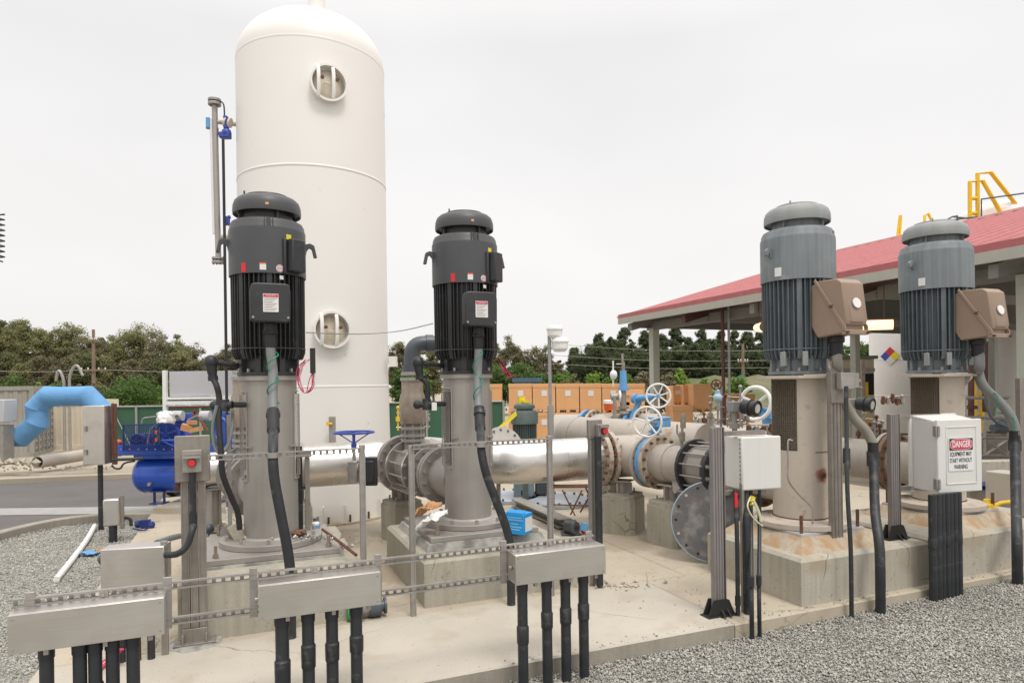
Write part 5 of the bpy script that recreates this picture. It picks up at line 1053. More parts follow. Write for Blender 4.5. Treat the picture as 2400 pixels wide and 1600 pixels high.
# switch post in front of the rust-marked pump
cz = P(1958, 1200, 6.32); T = Thing('switch_post', 'weathered strut column with grey switch box on top, right of the plain white enclosure', 'control post', (cz.x, cz.y, .41), TH)
for x in (-.045, .0, .045):
    b = MB(); b.bx(x - .022, x + .022, -.022, .022, .03, 1.66); b.bx(x - .022, x - .012, -.028, -.022, .03, 1.66); b.bx(x + .012, x + .022, -.028, -.022, .03, 1.66); T.part('strut', b, M['galvw'], bev=.0015)
b = MB(); b.bx(-.10, .13, -.09, .09, 0, .014); b.bx(-.07, .07, -.05, -.03, .01, .06); T.part('foot_plate', b, M['rustf'], bev=.003)
b = MB(); b.bx(-.075, .08, -.04, -.028, 1.36, 1.76); T.part('back_plate', b, M['galvw'], bev=.004)
b = MB(); b.bx(-.02, .14, -.11, -.045, 1.49, 1.645); T.part('switch_box', b, M['galv'], bev=.006)
b = MB(); b.bx(.14, .21, -.105, -.05, 1.51, 1.64); b.cyl((.20, -.08, 1.58), (.235, -.08, 1.56), .022, n=12); T.part('switch_body', b, M['steeld'], bev=.004); b = MB(); b.bx(.13, .25, -.11, -.06, 1.505, 1.513); T.part('switch_lip', b, M['galv'])
b = MB(); b.cyl((.185, -.078, 1.615), (.215, -.08, 1.57), .014, n=10); T.part('white_lever', b, M['whitep'])
def run(name, label, pts, r, m, sl=(), cat='conduit', n=6, parts=()):
    T = Thing(name, label, cat, pts[-1]); b = MB(); b.tube(curve(pts, n), r, 14); T.part('conduit_run', b, m, world=True)
    for a, c_, rr, mm in sl: b = MB(); b.cyl(a, c_, rr, n=14); T.part('coupling', b, mm, world=True)
    return T
lo = G(ua(1991, .13), .13, -.14); run('conduit', 'thin black conduit from the switch box down to the gravel, left of the thick one', [P(1983, 905, 6.15), P(1984, 1000, 6.1), P(1986, 1150, 5.95), Vector((lo.x, lo.y, .5)), lo], .019, M['conduit'], [(P(1984, 1050, 6.1), P(1984, 1085, 6.1), .032, M['conduit']), (P(1986, 1085, 6.05), P(1986, 1098, 6.05), .026, M['conduit'])])
lo = G(ua(2059, .10), .10, -.14); hi = P(2046, 1058, 6.45)
run('conduit', 'thick black conduit rising from the gravel right of the thin one', [hi, P(2048, 1100, 6.4), P(2051, 1200, 6.2), Vector((lo.x, lo.y, .45)), lo], .043, M['conduit'], [(hi + Vector((0, 0, -.14)), hi, .058, M['conduit']), (hi + Vector((0, 0, -.02)), hi + Vector((0, 0, .09)), .048, M['rubber'])])
def jb(Pm, q, z): return Pm - V * .47 * q + Vector((0, 0, z))
run('motor_conduit', 'grey flexible conduit from the brown box bending right to the thick black conduit', [jb(PC, 1, 2.26), jb(PC, 1, 2.12) , P(1966, 880, 6.55), P(1975, 930, 6.5), P(1998, 975, 6.5), P(2030, 1010, 6.48), P(2045, 1040, 6.46), hi], .046, mat('dusty_flexible_conduit', (.24,.225,.19), .6), cat='hose')
lo = G(ua(2381, .06), .06, -.12); hi = P(2378, 1030, 7.3)
run('conduit', 'thick black conduit rising from the gravel at the right edge of the photo', [hi, P(2379, 1080, 7.2), P(2381, 1180, 7.0), Vector((lo.x, lo.y, .4)), lo], .047, M['conduit'], [(hi + Vector((0, 0, -.12)), hi, .062, M['conduit']), (hi + Vector((0, 0, -.02)), hi + Vector((0, 0, .1)), .052, M['rubber'])])
run('motor_conduit', 'grey flexible conduit sweeping right from the rightmost brown box', [jb(PD, 1, 2.26), jb(PD, 1, 2.1), P(2292, 870, 7.35), P(2305, 905, 7.35), P(2345, 945, 7.35), P(2368, 975, 7.32), P(2378, 1005, 7.3), hi], .050, M['flex'], cat='hose')
b = MB(); b.tube(coil(P(2312, 915, 7.3), P(2375, 1000, 7.28), .053, 1.6), .006, 5); solo('ground_wire', 'pale green wire wrapped round the rightmost flexible conduit', 'wire', b, M['teal'])
b = MB(); b.tube(curve([P(1857, 1032, 6.2), P(1847, 1034, 6.2), P(1847, 1085, 6.2), P(1848, 1125, 6.2), P(1872, 1158, 6.25), P(1900, 1185, 6.3), P(1905, 1200, 6.3), P(1904, 1228, 6.3)], 6), .0085, 8); solo('drain_tube', 'thin bent drain tube running down the rust-marked pump head', 'tube', b, M['galv'])
b = MB(); b.cyl(PC + Vector((0, 0, 1.0)) , PC - V * .285 + U * .02 + Vector((0, 0, 1.0)), .02, n=12); 
# ================================================================== TANK
TC = Vector((-3.115, 10.6, 0)); TR = 1.13
T = Thing('storage_tank', 'tall cream white pressure tank with domed top and two round manways', 'tank', TC)
b = MB(); pr = [(TR, 1.98), (TR, 7.0)] + [(TR * math.cos(t) ** .85, 7.0 + .80 * math.sin(t)) for t in [math.pi / 2 * i / 14 for i in range(1, 14)]] + [(0, 7.80)]; b.lathe(pr, n=96); T.part('shell', b, M['tower'], smooth=50)
b = MB(); b.lathe([(TR * 1.03, 0), (TR * 1.003, 1.97), (TR, 1.97)], n=96); sk = T.part('skirt', b, M['tower'], smooth=50)
b = MB(); b.lathe([(TR * 1.0, 0), (TR * 1.1, 0), (TR * 1.1, .03), (TR, .03)], n=72)
T.part('base_ring', b, mat('rusty_base_ring', (.55,.47,.36), .7, dirt=(.25,.12,.05), dirt_tint_amt=.2, dscale=6), parent=sk)
for i in range(24):
    a = R(15 * i + 5); c, s = math.cos(a), math.sin(a); b = MB(); b.box(((TR * 1.04) * c, (TR * 1.04) * s, .15), (.10, .012, .26), rz=a); T.part('gusset', b, M['tower'], parent=sk)
    b = MB(); a2 = a + R(3.2); b.cyl((TR * 1.065 * math.cos(a2), TR * 1.065 * math.sin(a2), .03), (TR * 1.065 * math.cos(a2), TR * 1.065 * math.sin(a2), .13), .016, n=6); T.part('anchor_bolt', b, M['rust'], parent=sk)
for z, w_ in ((7.0, .003), (5.16, .007), (1.99, .006), (1.88, .004)):
    b = MB(); b.lathe([(TR, z - .02), (TR + w_, z - .01), (TR + w_, z + .01), (TR, z + .02)], n=96, cap=False); T.part('weld_seam', b, M['tower'], smooth=60)
b = MB(); b.cyl((.12, -.1, 7.7), (.12, -.1, 8.12), .13, n=24); b.cyl((-.01, -.1, 7.9), (.05, -.1, 7.96), .05, n=8); b.cyl((.12, -.1, 8.12), (.12, -.1, 8.22), .06, n=12); T.part('top_nozzle', b, M['tower'])
b = MB(); b.box((-.55, -.2, 7.70), (.03, .12, .2)); b.box((-.6, -.2, 7.64), (.16, .16, .02)); T.part('lifting_lug', b, M['bronze'])
def manway(px, z):
    av = math.atan2(-TC.y, -TC.x); a = av + math.asin(.19) ; n = Vector((math.cos(a), math.sin(a), 0)); tx = Vector((-n.y, n.x, 0)); c = n * TR + Vector((0, 0, z))
    b = MB(); b.lathe([(.25, -.08), (.255, .07), (.266, .075), (.266, .105), (.236, .105), (.236, -.01)], o=c, ax=n, n=48, cap=False); mw = T.part('manway', b, M['tower'], smooth=40)
    b = MB(); b.lathe([(.0, .03), (.12, .025), (.21, .005), (.222, -.03)], o=c, ax=n, n=40, cap=False); T.part('cover', b, M['towerd'], parent=mw, smooth=60)
    b = MB(); b.cyl(c + n * .05 + Vector((0, 0, -.02)) - tx * .06, c + n * .10 + Vector((0, 0, -.02)) - tx * .06, .008, n=6); b.cyl(c + n * .05 - Vector((0, 0, .02)) + tx * .06, c + n * .10 - Vector((0, 0, .02)) + tx * .06, .008, n=6); b.cyl(c + n * .10 - tx * .065 - Vector((0, 0, .02)), c + n * .10 + tx * .065 - Vector((0, 0, .02)), .009, n=6); T.part('cover_handle', b, M['towerd'], parent=mw)
    for s in (-.105, .105):
        b = MB(); o = c + tx * s; b.prism([(-.235, .08), (-.22, .11), (-.11, .15), (.11, .15), (.22, .11), (.235, .08), (.19, .08), (.1, .115), (-.1, .115), (-.19, .08)], o - tx * .024, Vector((0, 0, 1)), n, -.048); T.part('yoke', b, M['tower'], parent=mw, bev=.004)
        b = MB(); b.cyl(o + n * .145 + Vector((0, 0, .03)), o + n * .172 + Vector((0, 0, .03)), .026, n=8); T.part('yoke_bolt', b, M['rust'], parent=mw)
manway(770, 6.33); manway(776, 2.80)
b = MB(); c = P(921, 847, 10.5); b.box(c, (.12, .12, .16)); T.part('insulation_stub', b, M['tower'], world=True)
# level gauge beside the tank
T = Thing('level_gauge', 'tall slim level gauge column standing off the left side of the tank', 'level gauge', P(508, 620, 10.2)); dG = 10.2
def gx(px, y): return P(px, y, dG)
b = MB(); b.cyl(gx(503, 248), gx(512, 606), .042, n=16); T.part('chamber', b, M['steel'], world=True)
b = MB(); b.cyl(gx(495, 280), gx(502, 548), .024, n=10); T.part('indicator_strip', b, M['paper'], world=True)
for (a1, a2, y0, y1) in ((503, 503, 233, 238), (503, 503, 241, 247), (512, 512, 604, 608), (512, 512, 612, 617)):
    b = MB(); b.cyl(gx(a1, y0), gx(a2, y1), .095, n=20); T.part('flange', b, M['galv'], world=True)
b = MB()
for px in (494, 512): b.cyl(gx(px, 230), gx(px, 250), .012, n=6)
for px in (500, 508, 516, 524): b.cyl(gx(px, 601), gx(px, 620), .012, n=6)
each(T, 'bolt', b, M['steeld'], world=True)
for y0, px in ((285, 505), (556, 511)):
    b = MB(); e = P(562, y0 + 8, 10.55) if y0 < 400 else P(572, y0, 10.5); b.cyl(gx(px, y0), e, .035, n=12); b.cyl(gx(px + 22, y0 + 2), gx(px + 26, y0 + 3), .075, n=16); b.cyl(gx(px + 32, y0 + 3), gx(px + 36, y0 + 4), .075, n=16); T.part('branch', b, M['towerd'], world=True)
b = MB(); b.box(gx(489, 289), (.05, .08, .15)); b.cyl(gx(488, 278), gx(488, 302), .035, n=10); T.part('transmitter_cap', b, M['bluev'], world=True)
b = MB(); b.box(gx(530, 288), (.06, .1, .20)); b.box(gx(528, 318), (.16, .12, .09)); b.sph(gx(531, 312), .075, 12); T.part('transmitter', b, M['bluew'], world=True, bev=.015)
b = MB(); b.box(gx(532, 518), (.07, .09, .13)); b.cyl(gx(528, 512), gx(540, 508), .03, n=8); T.part('transmitter', b, M['bluew'], world=True, bev=.01)
b = MB(); b.tube(curve([gx(515, 236), gx(524, 245), gx(526, 265), gx(526, 280)], 5), .011, 6); b.tube(curve([gx(511, 300), gx(512, 315), gx(520, 322)], 5), .008, 6); T.part('cable', b, M['rubber'], world=True)
b = MB(); q = P(523, 328, 10.1); g0_ = P(534, 1180, 10.0); b.tube([q, P(527, 600, 10.08), P(531, 900, 10.02), Vector((g0_.x, g0_.y, 0))], .021, 10); solo('gauge_conduit', 'thin dark conduit rising up to the level gauge beside the tank', 'conduit', b, M['rubber'])
T = Thing('sight_gauge', 'small grey upright gauge with yellow handle on the tank skirt', 'gauge', P(779, 1045, 9.4)); b = MB(); c = P(779, 1008, 9.4); b.box(c, (.085, .06, .39)); T.part('gauge_body', b, M['galv'], world=True, bev=.005); b = MB(); b.cyl(P(779, 993, 9.35), P(766, 992, 9.35), .016, n=8); b.cyl(P(768, 997, 9.33), P(768, 988, 9.33), .02, n=6); T.part('handle', b, M['yelp'], world=True)
# ================================================================== COMPRESSOR
T = Thing('air_compressor', 'bright blue air compressor with horizontal receiver on the plinth behind the stop button post', 'compressor', (-5.6, 11.2, .10))
x0 = P(307, 1122, 11).x; tz = .56; yy = 11.15
b = MB(); b.lathe([(0, -.10), (.12, -.095), (.22, -.06), (.28, 0), (.30, .07), (.30, 1.5), (.22, 1.62), (0, 1.66)], o=(x0 + .1, yy, tz), ax=(1, .08, 0), n=36); tk = T.part('receiver_tank', b, M['blue'], world=True, smooth=50)
b = MB(); b.lathe([(.302, .07), (.305, .08), (.302, .09)], o=(x0 + .1, yy, tz), ax=(1, .08, 0), n=36, cap=False); T.part('weld_seam', b, M['blue'], world=True, parent=tk)
for x in (.38, 1.3):
    b = MB(); b.box((x0 + x, yy - .14, .20), (.02, .05, .24)); b.box((x0 + x + .16, yy - .14, .20), (.02, .05, .24)); b.box((x0 + x + .08, yy - .14, .31), (.2, .2, .02)); b.box((x0 + x + .08, yy - .14, .11), (.24, .2, .02)); T.part('leg', b, M['blued'], world=True)
b = MB(); b.cyl((x0 + .38, yy - .26, tz - .12), (x0 + .38, yy - .31, tz - .12), .03, n=10); T.part('drain_port', b, M['galv'], world=True)
b = MB(); b.box((x0 + .62, yy - .1, .985 - .03), (1.75, .5, .07)); b.box((x0 + .58, yy - .1, .90), (.9, .4, .1)); b.bx(x0 - .25, x0 + 1.5, yy - .36, yy - .34, .93, 1.09); T.part('deck', b, M['blue'], world=True, bev=.006)
c = P(322, 1033, 10.95); b = MB(); b.ring(c, (0, -1, 0), .105, .022, 28, 8); b.cyl(c + Vector((0, .02, 0)), c + Vector((0, -.02, 0)), .03, n=12); b.lathe([(.11, 0), (.11, .2), (.08, .24)], o=c + Vector((0, .05, 0)), ax=(0, 1, 0), n=20)
for i in range(6): a = R(60 * i); b.cyl(c, c + Vector((math.cos(a) * .1, 0, math.sin(a) * .1)), .011, n=6)
T.part('motor_pulley', b, M['blued'], world=True)
c = P(390, 1018, 10.9); b = MB(); b.ring(c, (0, -1, 0), .20, .03, 32, 8)
for i in range(5): a = R(72 * i + 20); b.cyl(c, c + Vector((math.cos(a) * .2, 0, math.sin(a) * .2)), .02, n=6)
b.cyl(c + Vector((0, .02, 0)), c + Vector((0, -.03, 0)), .05, n=14); T.part('flywheel', b, M['blue'], world=True)
b = MB(); b.box(c + Vector((.06, .2, .02)), (.42, .26, .42)); b.box(c + Vector((.0, .2, .28)), (.2, .2, .2)); b.box(c + Vector((.22, .2, .26)), (.16, .2, .16))
for i in range(5): b.box(c + Vector((.0, .2, .2 + .035 * i)), (.25, .25, .012))
T.part('compressor_block', b, M['blue'], world=True, bev=.01)
b = MB()
for px in (418, 482): b.cyl(P(px - 11, 974, 10.9), P(px + 11, 974, 10.9), .082, n=24)
each(T, 'air_filter', b, M['solar'], world=True)
b = MB(); b.tube(fillet([P(332, 995, 11), P(334, 980, 11), P(365, 976, 11)], .05), .014, 8); b.tube(fillet([P(345, 1040, 11), P(352, 1005, 11.05), P(372, 990, 11.1)], .05), .012, 8); T.part('copper_line', b, M['steeld'], world=True)
b = MB(); n_ = 34                          # belt guard: expanded metal panel
gl, gr, gt, gb_ = P(289, 995, 10.75), P(424, 995, 10.75), P(300, 995, 10.75).z, 1.0
for i in range(n_ + 1): x = gl.x + (gr.x - gl.x) * i / n_; b.box((x, 10.74, (gt + gb_) / 2), (.007, .004, gt - gb_))
for i in range(15): z = gb_ + (gt - gb_) * i / 14; b.box(((gl.x + gr.x) / 2, 10.745, z), (gr.x - gl.x, .004, .006))
b.box(((gl.x + gr.x) / 2, 10.745, gt), (gr.x - gl.x, .02, .02)); b.box((gl.x, 10.745, (gt + gb_) / 2), (.02, .02, gt - gb_)); T.part('belt_guard', b, M['blued'], world=True, smooth=0)
c = P(520, 1010, 10.6); b = MB(); b.ring(c, (-.6, -.8, 0), .2, .03, 28, 8); b.box(c + Vector((.03, .2, -.02)), (.26, .2, .5)); b.box(c + Vector((.05, .2, .22)), (.2, .2, .16)); T.part('compressor_block', b, M['blue'], world=True, bev=.01)
b = MB(); rn = random.Random(4)
vs = []; nx, nz_ = 9, 6
for j in range(nz_ + 1):
    for i in range(nx + 1): t = i / nx; s = j / nz_; vs.append(P(368 + 42 * t, 968 + 26 * s + 6 * math.sin(3.1 * t) * -1, 10.62) + Vector((rn.uniform(-.012, .012), .12 * (math.cos(math.pi * (t - .5)) * -1) * (.3 + s) + rn.uniform(-.02, .02), rn.uniform(-.012, .012))))
b.add(vs, [(j * (nx + 1) + i, j * (nx + 1) + i + 1, (j + 1) * (nx + 1) + i + 1, (j + 1) * (nx + 1) + i) for j in range(nz_) for i in range(nx)]); o = solo('cloth', 'crumpled white cloth draped over the blue compressor block', 'cloth', b, M['whitep']); o.modifiers.new('s', 'SOLIDIFY').thickness = .006
b = MB(); b.box(P(437, 1002, 10.55), (.15, .12, .10), rz=.3, m=Matrix.Rotation(.3, 3, 'Y')); b.box(P(460, 1006, 10.5), (.16, .12, .07), rz=-.2, m=Matrix.Rotation(-.2, 3, 'Y')); b.box(P(450, 990, 10.6), (.12, .12, .06), rz=.8); solo('cardboard_scraps', 'torn orange cardboard pieces lying on the blue compressor', 'cardboard', b, M['cartonl'])
b = MB(); b.cyl(P(277, 1040, 10.9), P(277, 1068, 10.9), .05, n=12); b.sph(P(278, 1037, 10.9), .055); solo('red_extinguisher', 'small orange red bottle at the left end of the compressor', 'bottle', b, mat('faded_red', (.5,.12,.06), .5))
b = MB(); b.cyl(P(322, 1033, 11.1), P(352, 1030, 11.25), .12, n=20)
for i in range(5): b.cyl(P(328 + 5 * i, 1033, 11.1), P(330 + 5 * i, 1033, 11.1), .13, n=16)
T.part('drive_motor', b, M['blued'], world=True)
for px, y in ((366, 1012), (366, 1030)): b = MB(); b.box(P(px, y, 10.68), (.03, .02, .06)); T.part('red_mark', b, M['orange'], world=True)
b = MB(); b.tube([P(378, 1032, 10.65), P(420, 1031, 10.65), P(455, 1034, 10.65)], .02, 8); b.tube([P(378, 1032, 10.65), P(420, 1050, 10.65)], .014, 8); T.part('handle_bar', b, M['blue'], world=True)
for k, (x1, y1, x2, y2) in enumerate(((372, 975, 366, 1005), (400, 982, 418, 976), (440, 985, 470, 976), (355, 1045, 362, 1000))): b = MB(); b.tube(curve([P(x1, y1, 10.8), P((x1 + x2) / 2 + 5, (y1 + y2) / 2 - 6, 10.8), P(x2, y2, 10.8)], 5), .012, 6); T.part('air_line', b, (M['steeld'], M['pvc'])[k % 2], world=True)
for i in range(7): b = MB(); q = P(285 + i * 20, 1052, 10.7); b.cyl(q, q + Vector((0, -.02, 0)), .012, n=6); T.part('bolt', b, M['galv'], world=True)
# trailer panel behind the compressor
T = Thing('panel_trailer', 'large grey flat panel on a white frame behind the blue compressor', 'trailer panel', P(470, 1010, 13.2)); a_ = P(398, 870, 13.2); c_ = P(590, 870, 13.2); z0 = P(470, 928, 13.2).z
b = MB(); b.bx(a_.x, c_.x, 13.18, 13.24, z0, a_.z); T.part('panel', b, M['solar'], world=True)
b = MB(); b.bx(a_.x - .11, a_.x - .04, 13.12, 13.2, P(392, 968, 13.2).z, a_.z + .02); b.bx(a_.x - .04, c_.x, 13.12, 13.2, z0 - .06, z0 - .01); b.bx(a_.x - .04, c_.x, 13.1, 13.2, z0 - .16, z0 - .09); T.part('frame', b, M['whitep'], world=True)
b = MB(); b.bx(a_.x - .05, c_.x, 13.3, 13.34, z0 - .24, z0 - .2); b.box(P(445, 985, 13.2), (.03, .03, .5), m=Matrix.Rotation(.6, 3, 'Y')); b.box(P(470, 985, 13.2), (.03, .03, .5), m=Matrix.Rotation(-.6, 3, 'Y')); T.part('brace', b, mat('dull_red_brace', (.3,.06,.04), .6), world=True)
b = MB(); q = P(470, 1000, 13.3); b.cyl((q.x - .6, 13.3, .2), (q.x - .45, 13.3, .2), .34, n=24); b.cyl((q.x + 1, 13.3, .2), (q.x + 1.15, 13.3, .2), .34, n=24); each(T, 'wheel', b, M['rubber'], world=True)
# ================================================================== BACKGROUND LEFT
T = Thing('perimeter_fence', 'green fabric covered chain link fence behind the compressor and tank', 'fence', P(600, 1000, 25)); fx = [P(px, 950, 25).x for px in (258, 320, 390, 470, 550, 640, 730, 820, 910, 1000, 1090, 1180)]; zt = 1.33
b = MB(); b.bx(fx[0], fx[-1], 25.02, 25.04, -.45, zt - .03); T.part('fabric', b, M['greenf'], world=True)
for x in fx: b = MB(); b.cyl((x, 24.98, -.5), (x, 24.98, zt + .04), .045, n=10); T.part('post', b, M['galvd'], world=True)
b = MB(); b.cyl((fx[0], 24.98, zt), (fx[-1], 24.98, zt), .03, n=8); T.part('top_rail', b, M['galvd'], world=True)
b = MB(); b.cyl((fx[0] + .1, 24.9, zt), (fx[1] - .1, 24.9, -.3), .02, n=6); T.part('brace', b, M['galvd'], world=True)
def container(label, corner, ln, wd, h, rz, m, cat='shipping container'):
    T = Thing('shipping_container', label, cat, corner, rz); b = MB(); k = int(ln / .28); pts = []
    for i in range(k): x = i * ln / k; w_ = ln / k; pts += [(x, 0), (x + w_ * .35, 0), (x + w_ * .5, .03), (x + w_ * .85, .03)]
    pts += [(ln, 0), (ln, wd), (0, wd)]; b.prism(pts, (0, 0, .15), (1, 0, 0), (0, 1, 0), h - .3); T.part('corrugated_wall', b, m, smooth=0)
    b = MB()
    for z in (0, h - .15): b.bx(-.04, ln + .04, -.03, .05, z, z + .15); b.bx(-.04, .06, 0, wd, z, z + .15); b.bx(ln - .06, ln + .04, 0, wd, z, z + .15)
    for x in (-.05, ln - .09): b.bx(x, x + .14, -.04, .08, .1, h - .1)
    b.bx(-.03, ln + .03, .05, wd, h - .06, h); b.bx(ln - .1, ln + .045, wd - .12, wd, .1, h - .1); T.part('frame', b, m)
    b = MB()
    for i in range(9): z = .25 + i * (h - .5) / 8; b.bx(ln + .0, ln + .045, .12, wd / 2 - .04, z, z + .1); b.bx(ln + .0, ln + .045, wd / 2 + .04, wd - .12, z, z + .1)
    T.part('door_ribs', b, m)
    for y in (wd * .2, wd * .4, wd * .6, wd * .8): b = MB(); b.cyl((ln + .07, y, .15), (ln + .07, y, h - .15), .022, n=6); T.part('lock_rod', b, M['galv'])
    return T
q = P(76, 1000, 24.5); container('faded beige shipping container behind the blue duct', (q.x - 5.63, q.y - 2.05, -.45), 6.0, 2.4, 2.6, R(20), M['cont'])
q = P(196, 1000, 27.5); container('pale cream container right of the beige one, behind the stainless cabinet', (q.x - 2.5, q.y, -.45), 2.5, 2.4, 2.0, R(0), M['white2'])
for k, (px, y0, hh) in enumerate(((150, 880, .3), (163, 868, .4))):
    b = MB(); c = P(px, 905, 25); b.tube(fillet([Vector((c.x, 25, -.3)), Vector((c.x, 25, P(px, y0 + 8, 25).z)), Vector((c.x + (.28 if k else -.2), 25, P(px, y0 - 12, 25).z + .1)), Vector((c.x + (.5 if k else -.3), 25, P(px, y0 + 12, 25).z))], .3), .05, 10)
    solo('vent_pipe', ('short' if k == 0 else 'taller') + ' pale hooked vent pipe rising behind the beige container', 'vent pipe', b, M['galv'], 'hooked vent pipes')
T = Thing('flexible_duct', 'bright blue mitred duct arching beside the tall stainless cabinet', 'duct', P(120, 1060, 19)); dp = 19.0; rad = .285
pts = [(8, 1024), (50, 1023), (88, 990), (87, 955), (112, 929), (206, 928), (243, 965), (243, 1040)]; b = MB(); cp = [P(x, y, dp) for x, y in pts]; b2 = MB()
path = [cp[0]]; rr = [rad]
for i in range(len(cp) - 1):
    n_ = 5
    for k in range(1, n_ + 1): t = k / n_; path.append(cp[i].lerp(cp[i + 1], t)); rr.append(rad * (1.07 if k == n_ else 1 - .03 * math.sin(math.pi * t)))
b.tube(path, rr, 28); T.part('duct_skin', b, M['blueb'], world=True, smooth=25)
T = Thing('blower_unit', 'grey machine cabinet at the left edge where the blue duct begins', 'machine', P(8, 1080, 18.5)); b = MB(); b.box(P(4, 962, 18.5), (.5, .5, .62)); T.part('cabinet', b, M['solar'], world=True, bev=.02); b = MB(); b.box(P(4, 1042, 18.5), (.40, .4, 1.1)); T.part('stand', b, M['steeld'], world=True)
b = MB(); b.rocks(P(12, 1088, 18.2), 30, (.5, .2), .12, rnd); T.part('rubble', b, M['rock'], world=True)['kind'] = 'stuff'
b = MB(); a_ = P(88, 1083, 19.2); c_ = P(232, 1060, 22.0); x, y, a = b.frame(c_ - a_); ax = (c_ - a_).normalized(); b.lathe([(.15, .6), (.155, 0), (.178, 0), (.178, (c_ - a_).length)], o=a_, ax=ax, n=28, cap=False); solo('loose_pipe', 'beige loose pipe lying on the ground below the blue duct, open end towards us', 'pipe', b, M['beige'])
b = MB(); rn = random.Random(2); b.rocks(P(30, 1100, 19.5), 60, (1.6, .25), .05, rn); solo('rubble', 'low heap of pale rubble beyond the road at the left edge', 'rubble', b, M['rock'], group=None)['kind'] = 'stuff'
b = MB(); b.tube(coil(P(1, 500, 7), P(1, 612, 7), .035, 9, 12), .008, 5); solo('coiled_cable', 'dark coiled cable hanging at the extreme left edge', 'cable', b, M['rubber'])
def upole(px, y0, y1, d, label, arms):
    T = Thing('utility_pole', label, 'utility pole', (P(px, y1, d).x, d, -.5)); b = MB(); b.cyl((P(px, y1, d).x, d, -.5), P(px, y0, d), .17, .11, n=10); T.part('pole', b, M['wood'], world=True)
    for yy_, wpx in arms: b = MB(); b.box(P(px, yy_, d - .15), (wpx / F * d, .12, .14)); T.part('cross_arm', b, M['wood'], world=True)
    for yy_, wpx in arms:
        for s in (-.45, -.2, .2, .45): b = MB(); b.cyl(P(px + s * wpx, yy_ - 1, d - .15), P(px + s * wpx, yy_ - 6, d - .15), .05, n=6); T.part('insulator', b, M['paper'], world=True)
upole(219, 772, 905, 52, 'wooden utility pole with white insulators in front of the left trees', ((797, 16), (867, 62))); upole(1741, 805, 905, 58, 'wooden utility pole in front of the dark pines left of the grey pump', ((847, 24),))
for k, (ya, yb) in enumerate(((806, 822), (832, 845), (852, 862))):
    b = MB(); b.tube(curve([P(1290, ya, 70), P(1520, (ya + yb) / 2 + 6, 62), P(1741, yb, 58), P(2100, yb - 4, 60)], 6), .022, 5); solo('power_line', ('highest', 'middle', 'lowest')[k] + ' power line crossing in front of the pines', 'wire', b, M['steeld'], 'power lines in front of the pines')
b = MB(); b.tube(curve([P(-60, 868, 60), P(100, 871, 55), P(219, 866, 52), P(400, 871, 55), P(620, 868, 60)], 6), .022, 5); solo('power_line', 'thin power line crossing the left trees', 'wire', b, M['steeld'])
b = MB(); c = P(1737, 889, 50); b.box(c, (.5, .05, .55)); b.cyl(c + Vector((0, .05, -1.5)), c + Vector((0, .05, .2)), .04, n=6); solo('road_sign', 'small green sign board on the scrubby bank left of the grey pump', 'sign', b, M['sign'])
# lamp pole
T = Thing('lamp_post', 'thin grey lamp pole with two round white lamp heads in front of the boxes', 'lamp post', P(1292, 1255, 10.4)); b = MB(); g = P(1292, 1100, 10.4); b.cyl((g.x, g.y, -.01), P(1290, 950, 10.4), .05, n=14); b.cyl(P(1290, 950, 10.4), P(1287, 785, 10.4), .026, n=12); T.part('pole', b, M['galvd'], world=True)
for (px, y0, y1, r) in ((1300, 762, 792, .125), (1312, 790, 824, .135)):
    b = MB(); c = P(px, (y0 + y1) / 2, 10.4); h = (y1 - y0) / F * 10.4; b.lathe([(.02, h * .5), (r * .8, h * .48), (r, h * .3), (r * 1.05, h * .22), (r * 1.05, h * .15), (r * .95, h * .12), (r * .92, -h * .3), (r * .6, -h * .5), (0, -h * .52)], o=c, n=24); T.part('lamp_head', b, M['whitep'], world=True)
# ================================================================== CARTONS
def carton(px, y0, y1, d, wpx, label, rz=0, group='orange cardboard boxes stacked on pallets', lab=True, dep=1.0):
    c = P(px, y1, d); z0 = c.z; h = (y1 - y0) / F * d - .0; w_ = wpx / F * d * .962; T = Thing('cardboard_box', label, 'cardboard box', (c.x, d + dep / 2, z0), rz, group)
    b = MB(); b.bx(-w_ / 2, w_ / 2, -dep / 2, dep / 2, .12, h - .1); T.part('box_body', b, M['carton'], bev=.01)
    b = MB(); b.bx(-w_ / 2 - .012, w_ / 2 + .012, -dep / 2 - .012, dep / 2 + .012, h - .17, h - .012); T.part('lid', b, M['carton'], bev=.008)
    b = MB()
    for x in (-.42, 0, .42): b.bx(x * w_ - .07 * w_, x * w_ + .07 * w_, -dep / 2, dep / 2, 0, .09)
    b.bx(-w_ / 2, w_ / 2, -dep / 2, dep / 2, .09, .12); T.part('pallet', b, M['carton'])
    if lab: b = MB(); b.bx(-.10, .12, -dep / 2 - .012, -dep / 2 - .002, h * .56, h * .75); T.part('paper_label', b, M['paper'])
ex = [1192, 1248, 1303, 1359, 1411, 1463, 1513]
for i in range(6):
    for row, (y0, y1) in enumerate(((898, 965.5), (965.5, 1034))): carton((ex[i] + ex[i + 1]) / 2, y0, y1, 27, ex[i + 1] - ex[i], 'orange cardboard box, %s from the left in the %s row of the long stack' % (ORD[i], ('upper', 'lower')[row]), 0, lab=not (row == 1 and i not in (1,)))
for i, px in enumerate((1135, 1163)):
    for row, (y0, y1) in enumerate(((899, 965), (965, 1033))): carton(px + (0 if i else 0), y0, y1, 27.6, 29, 'narrow orange box face at the left end of the stack, %s, %s row' % (('outer', 'inner')[i], ('upper', 'lower')[row]), 0, lab=False)
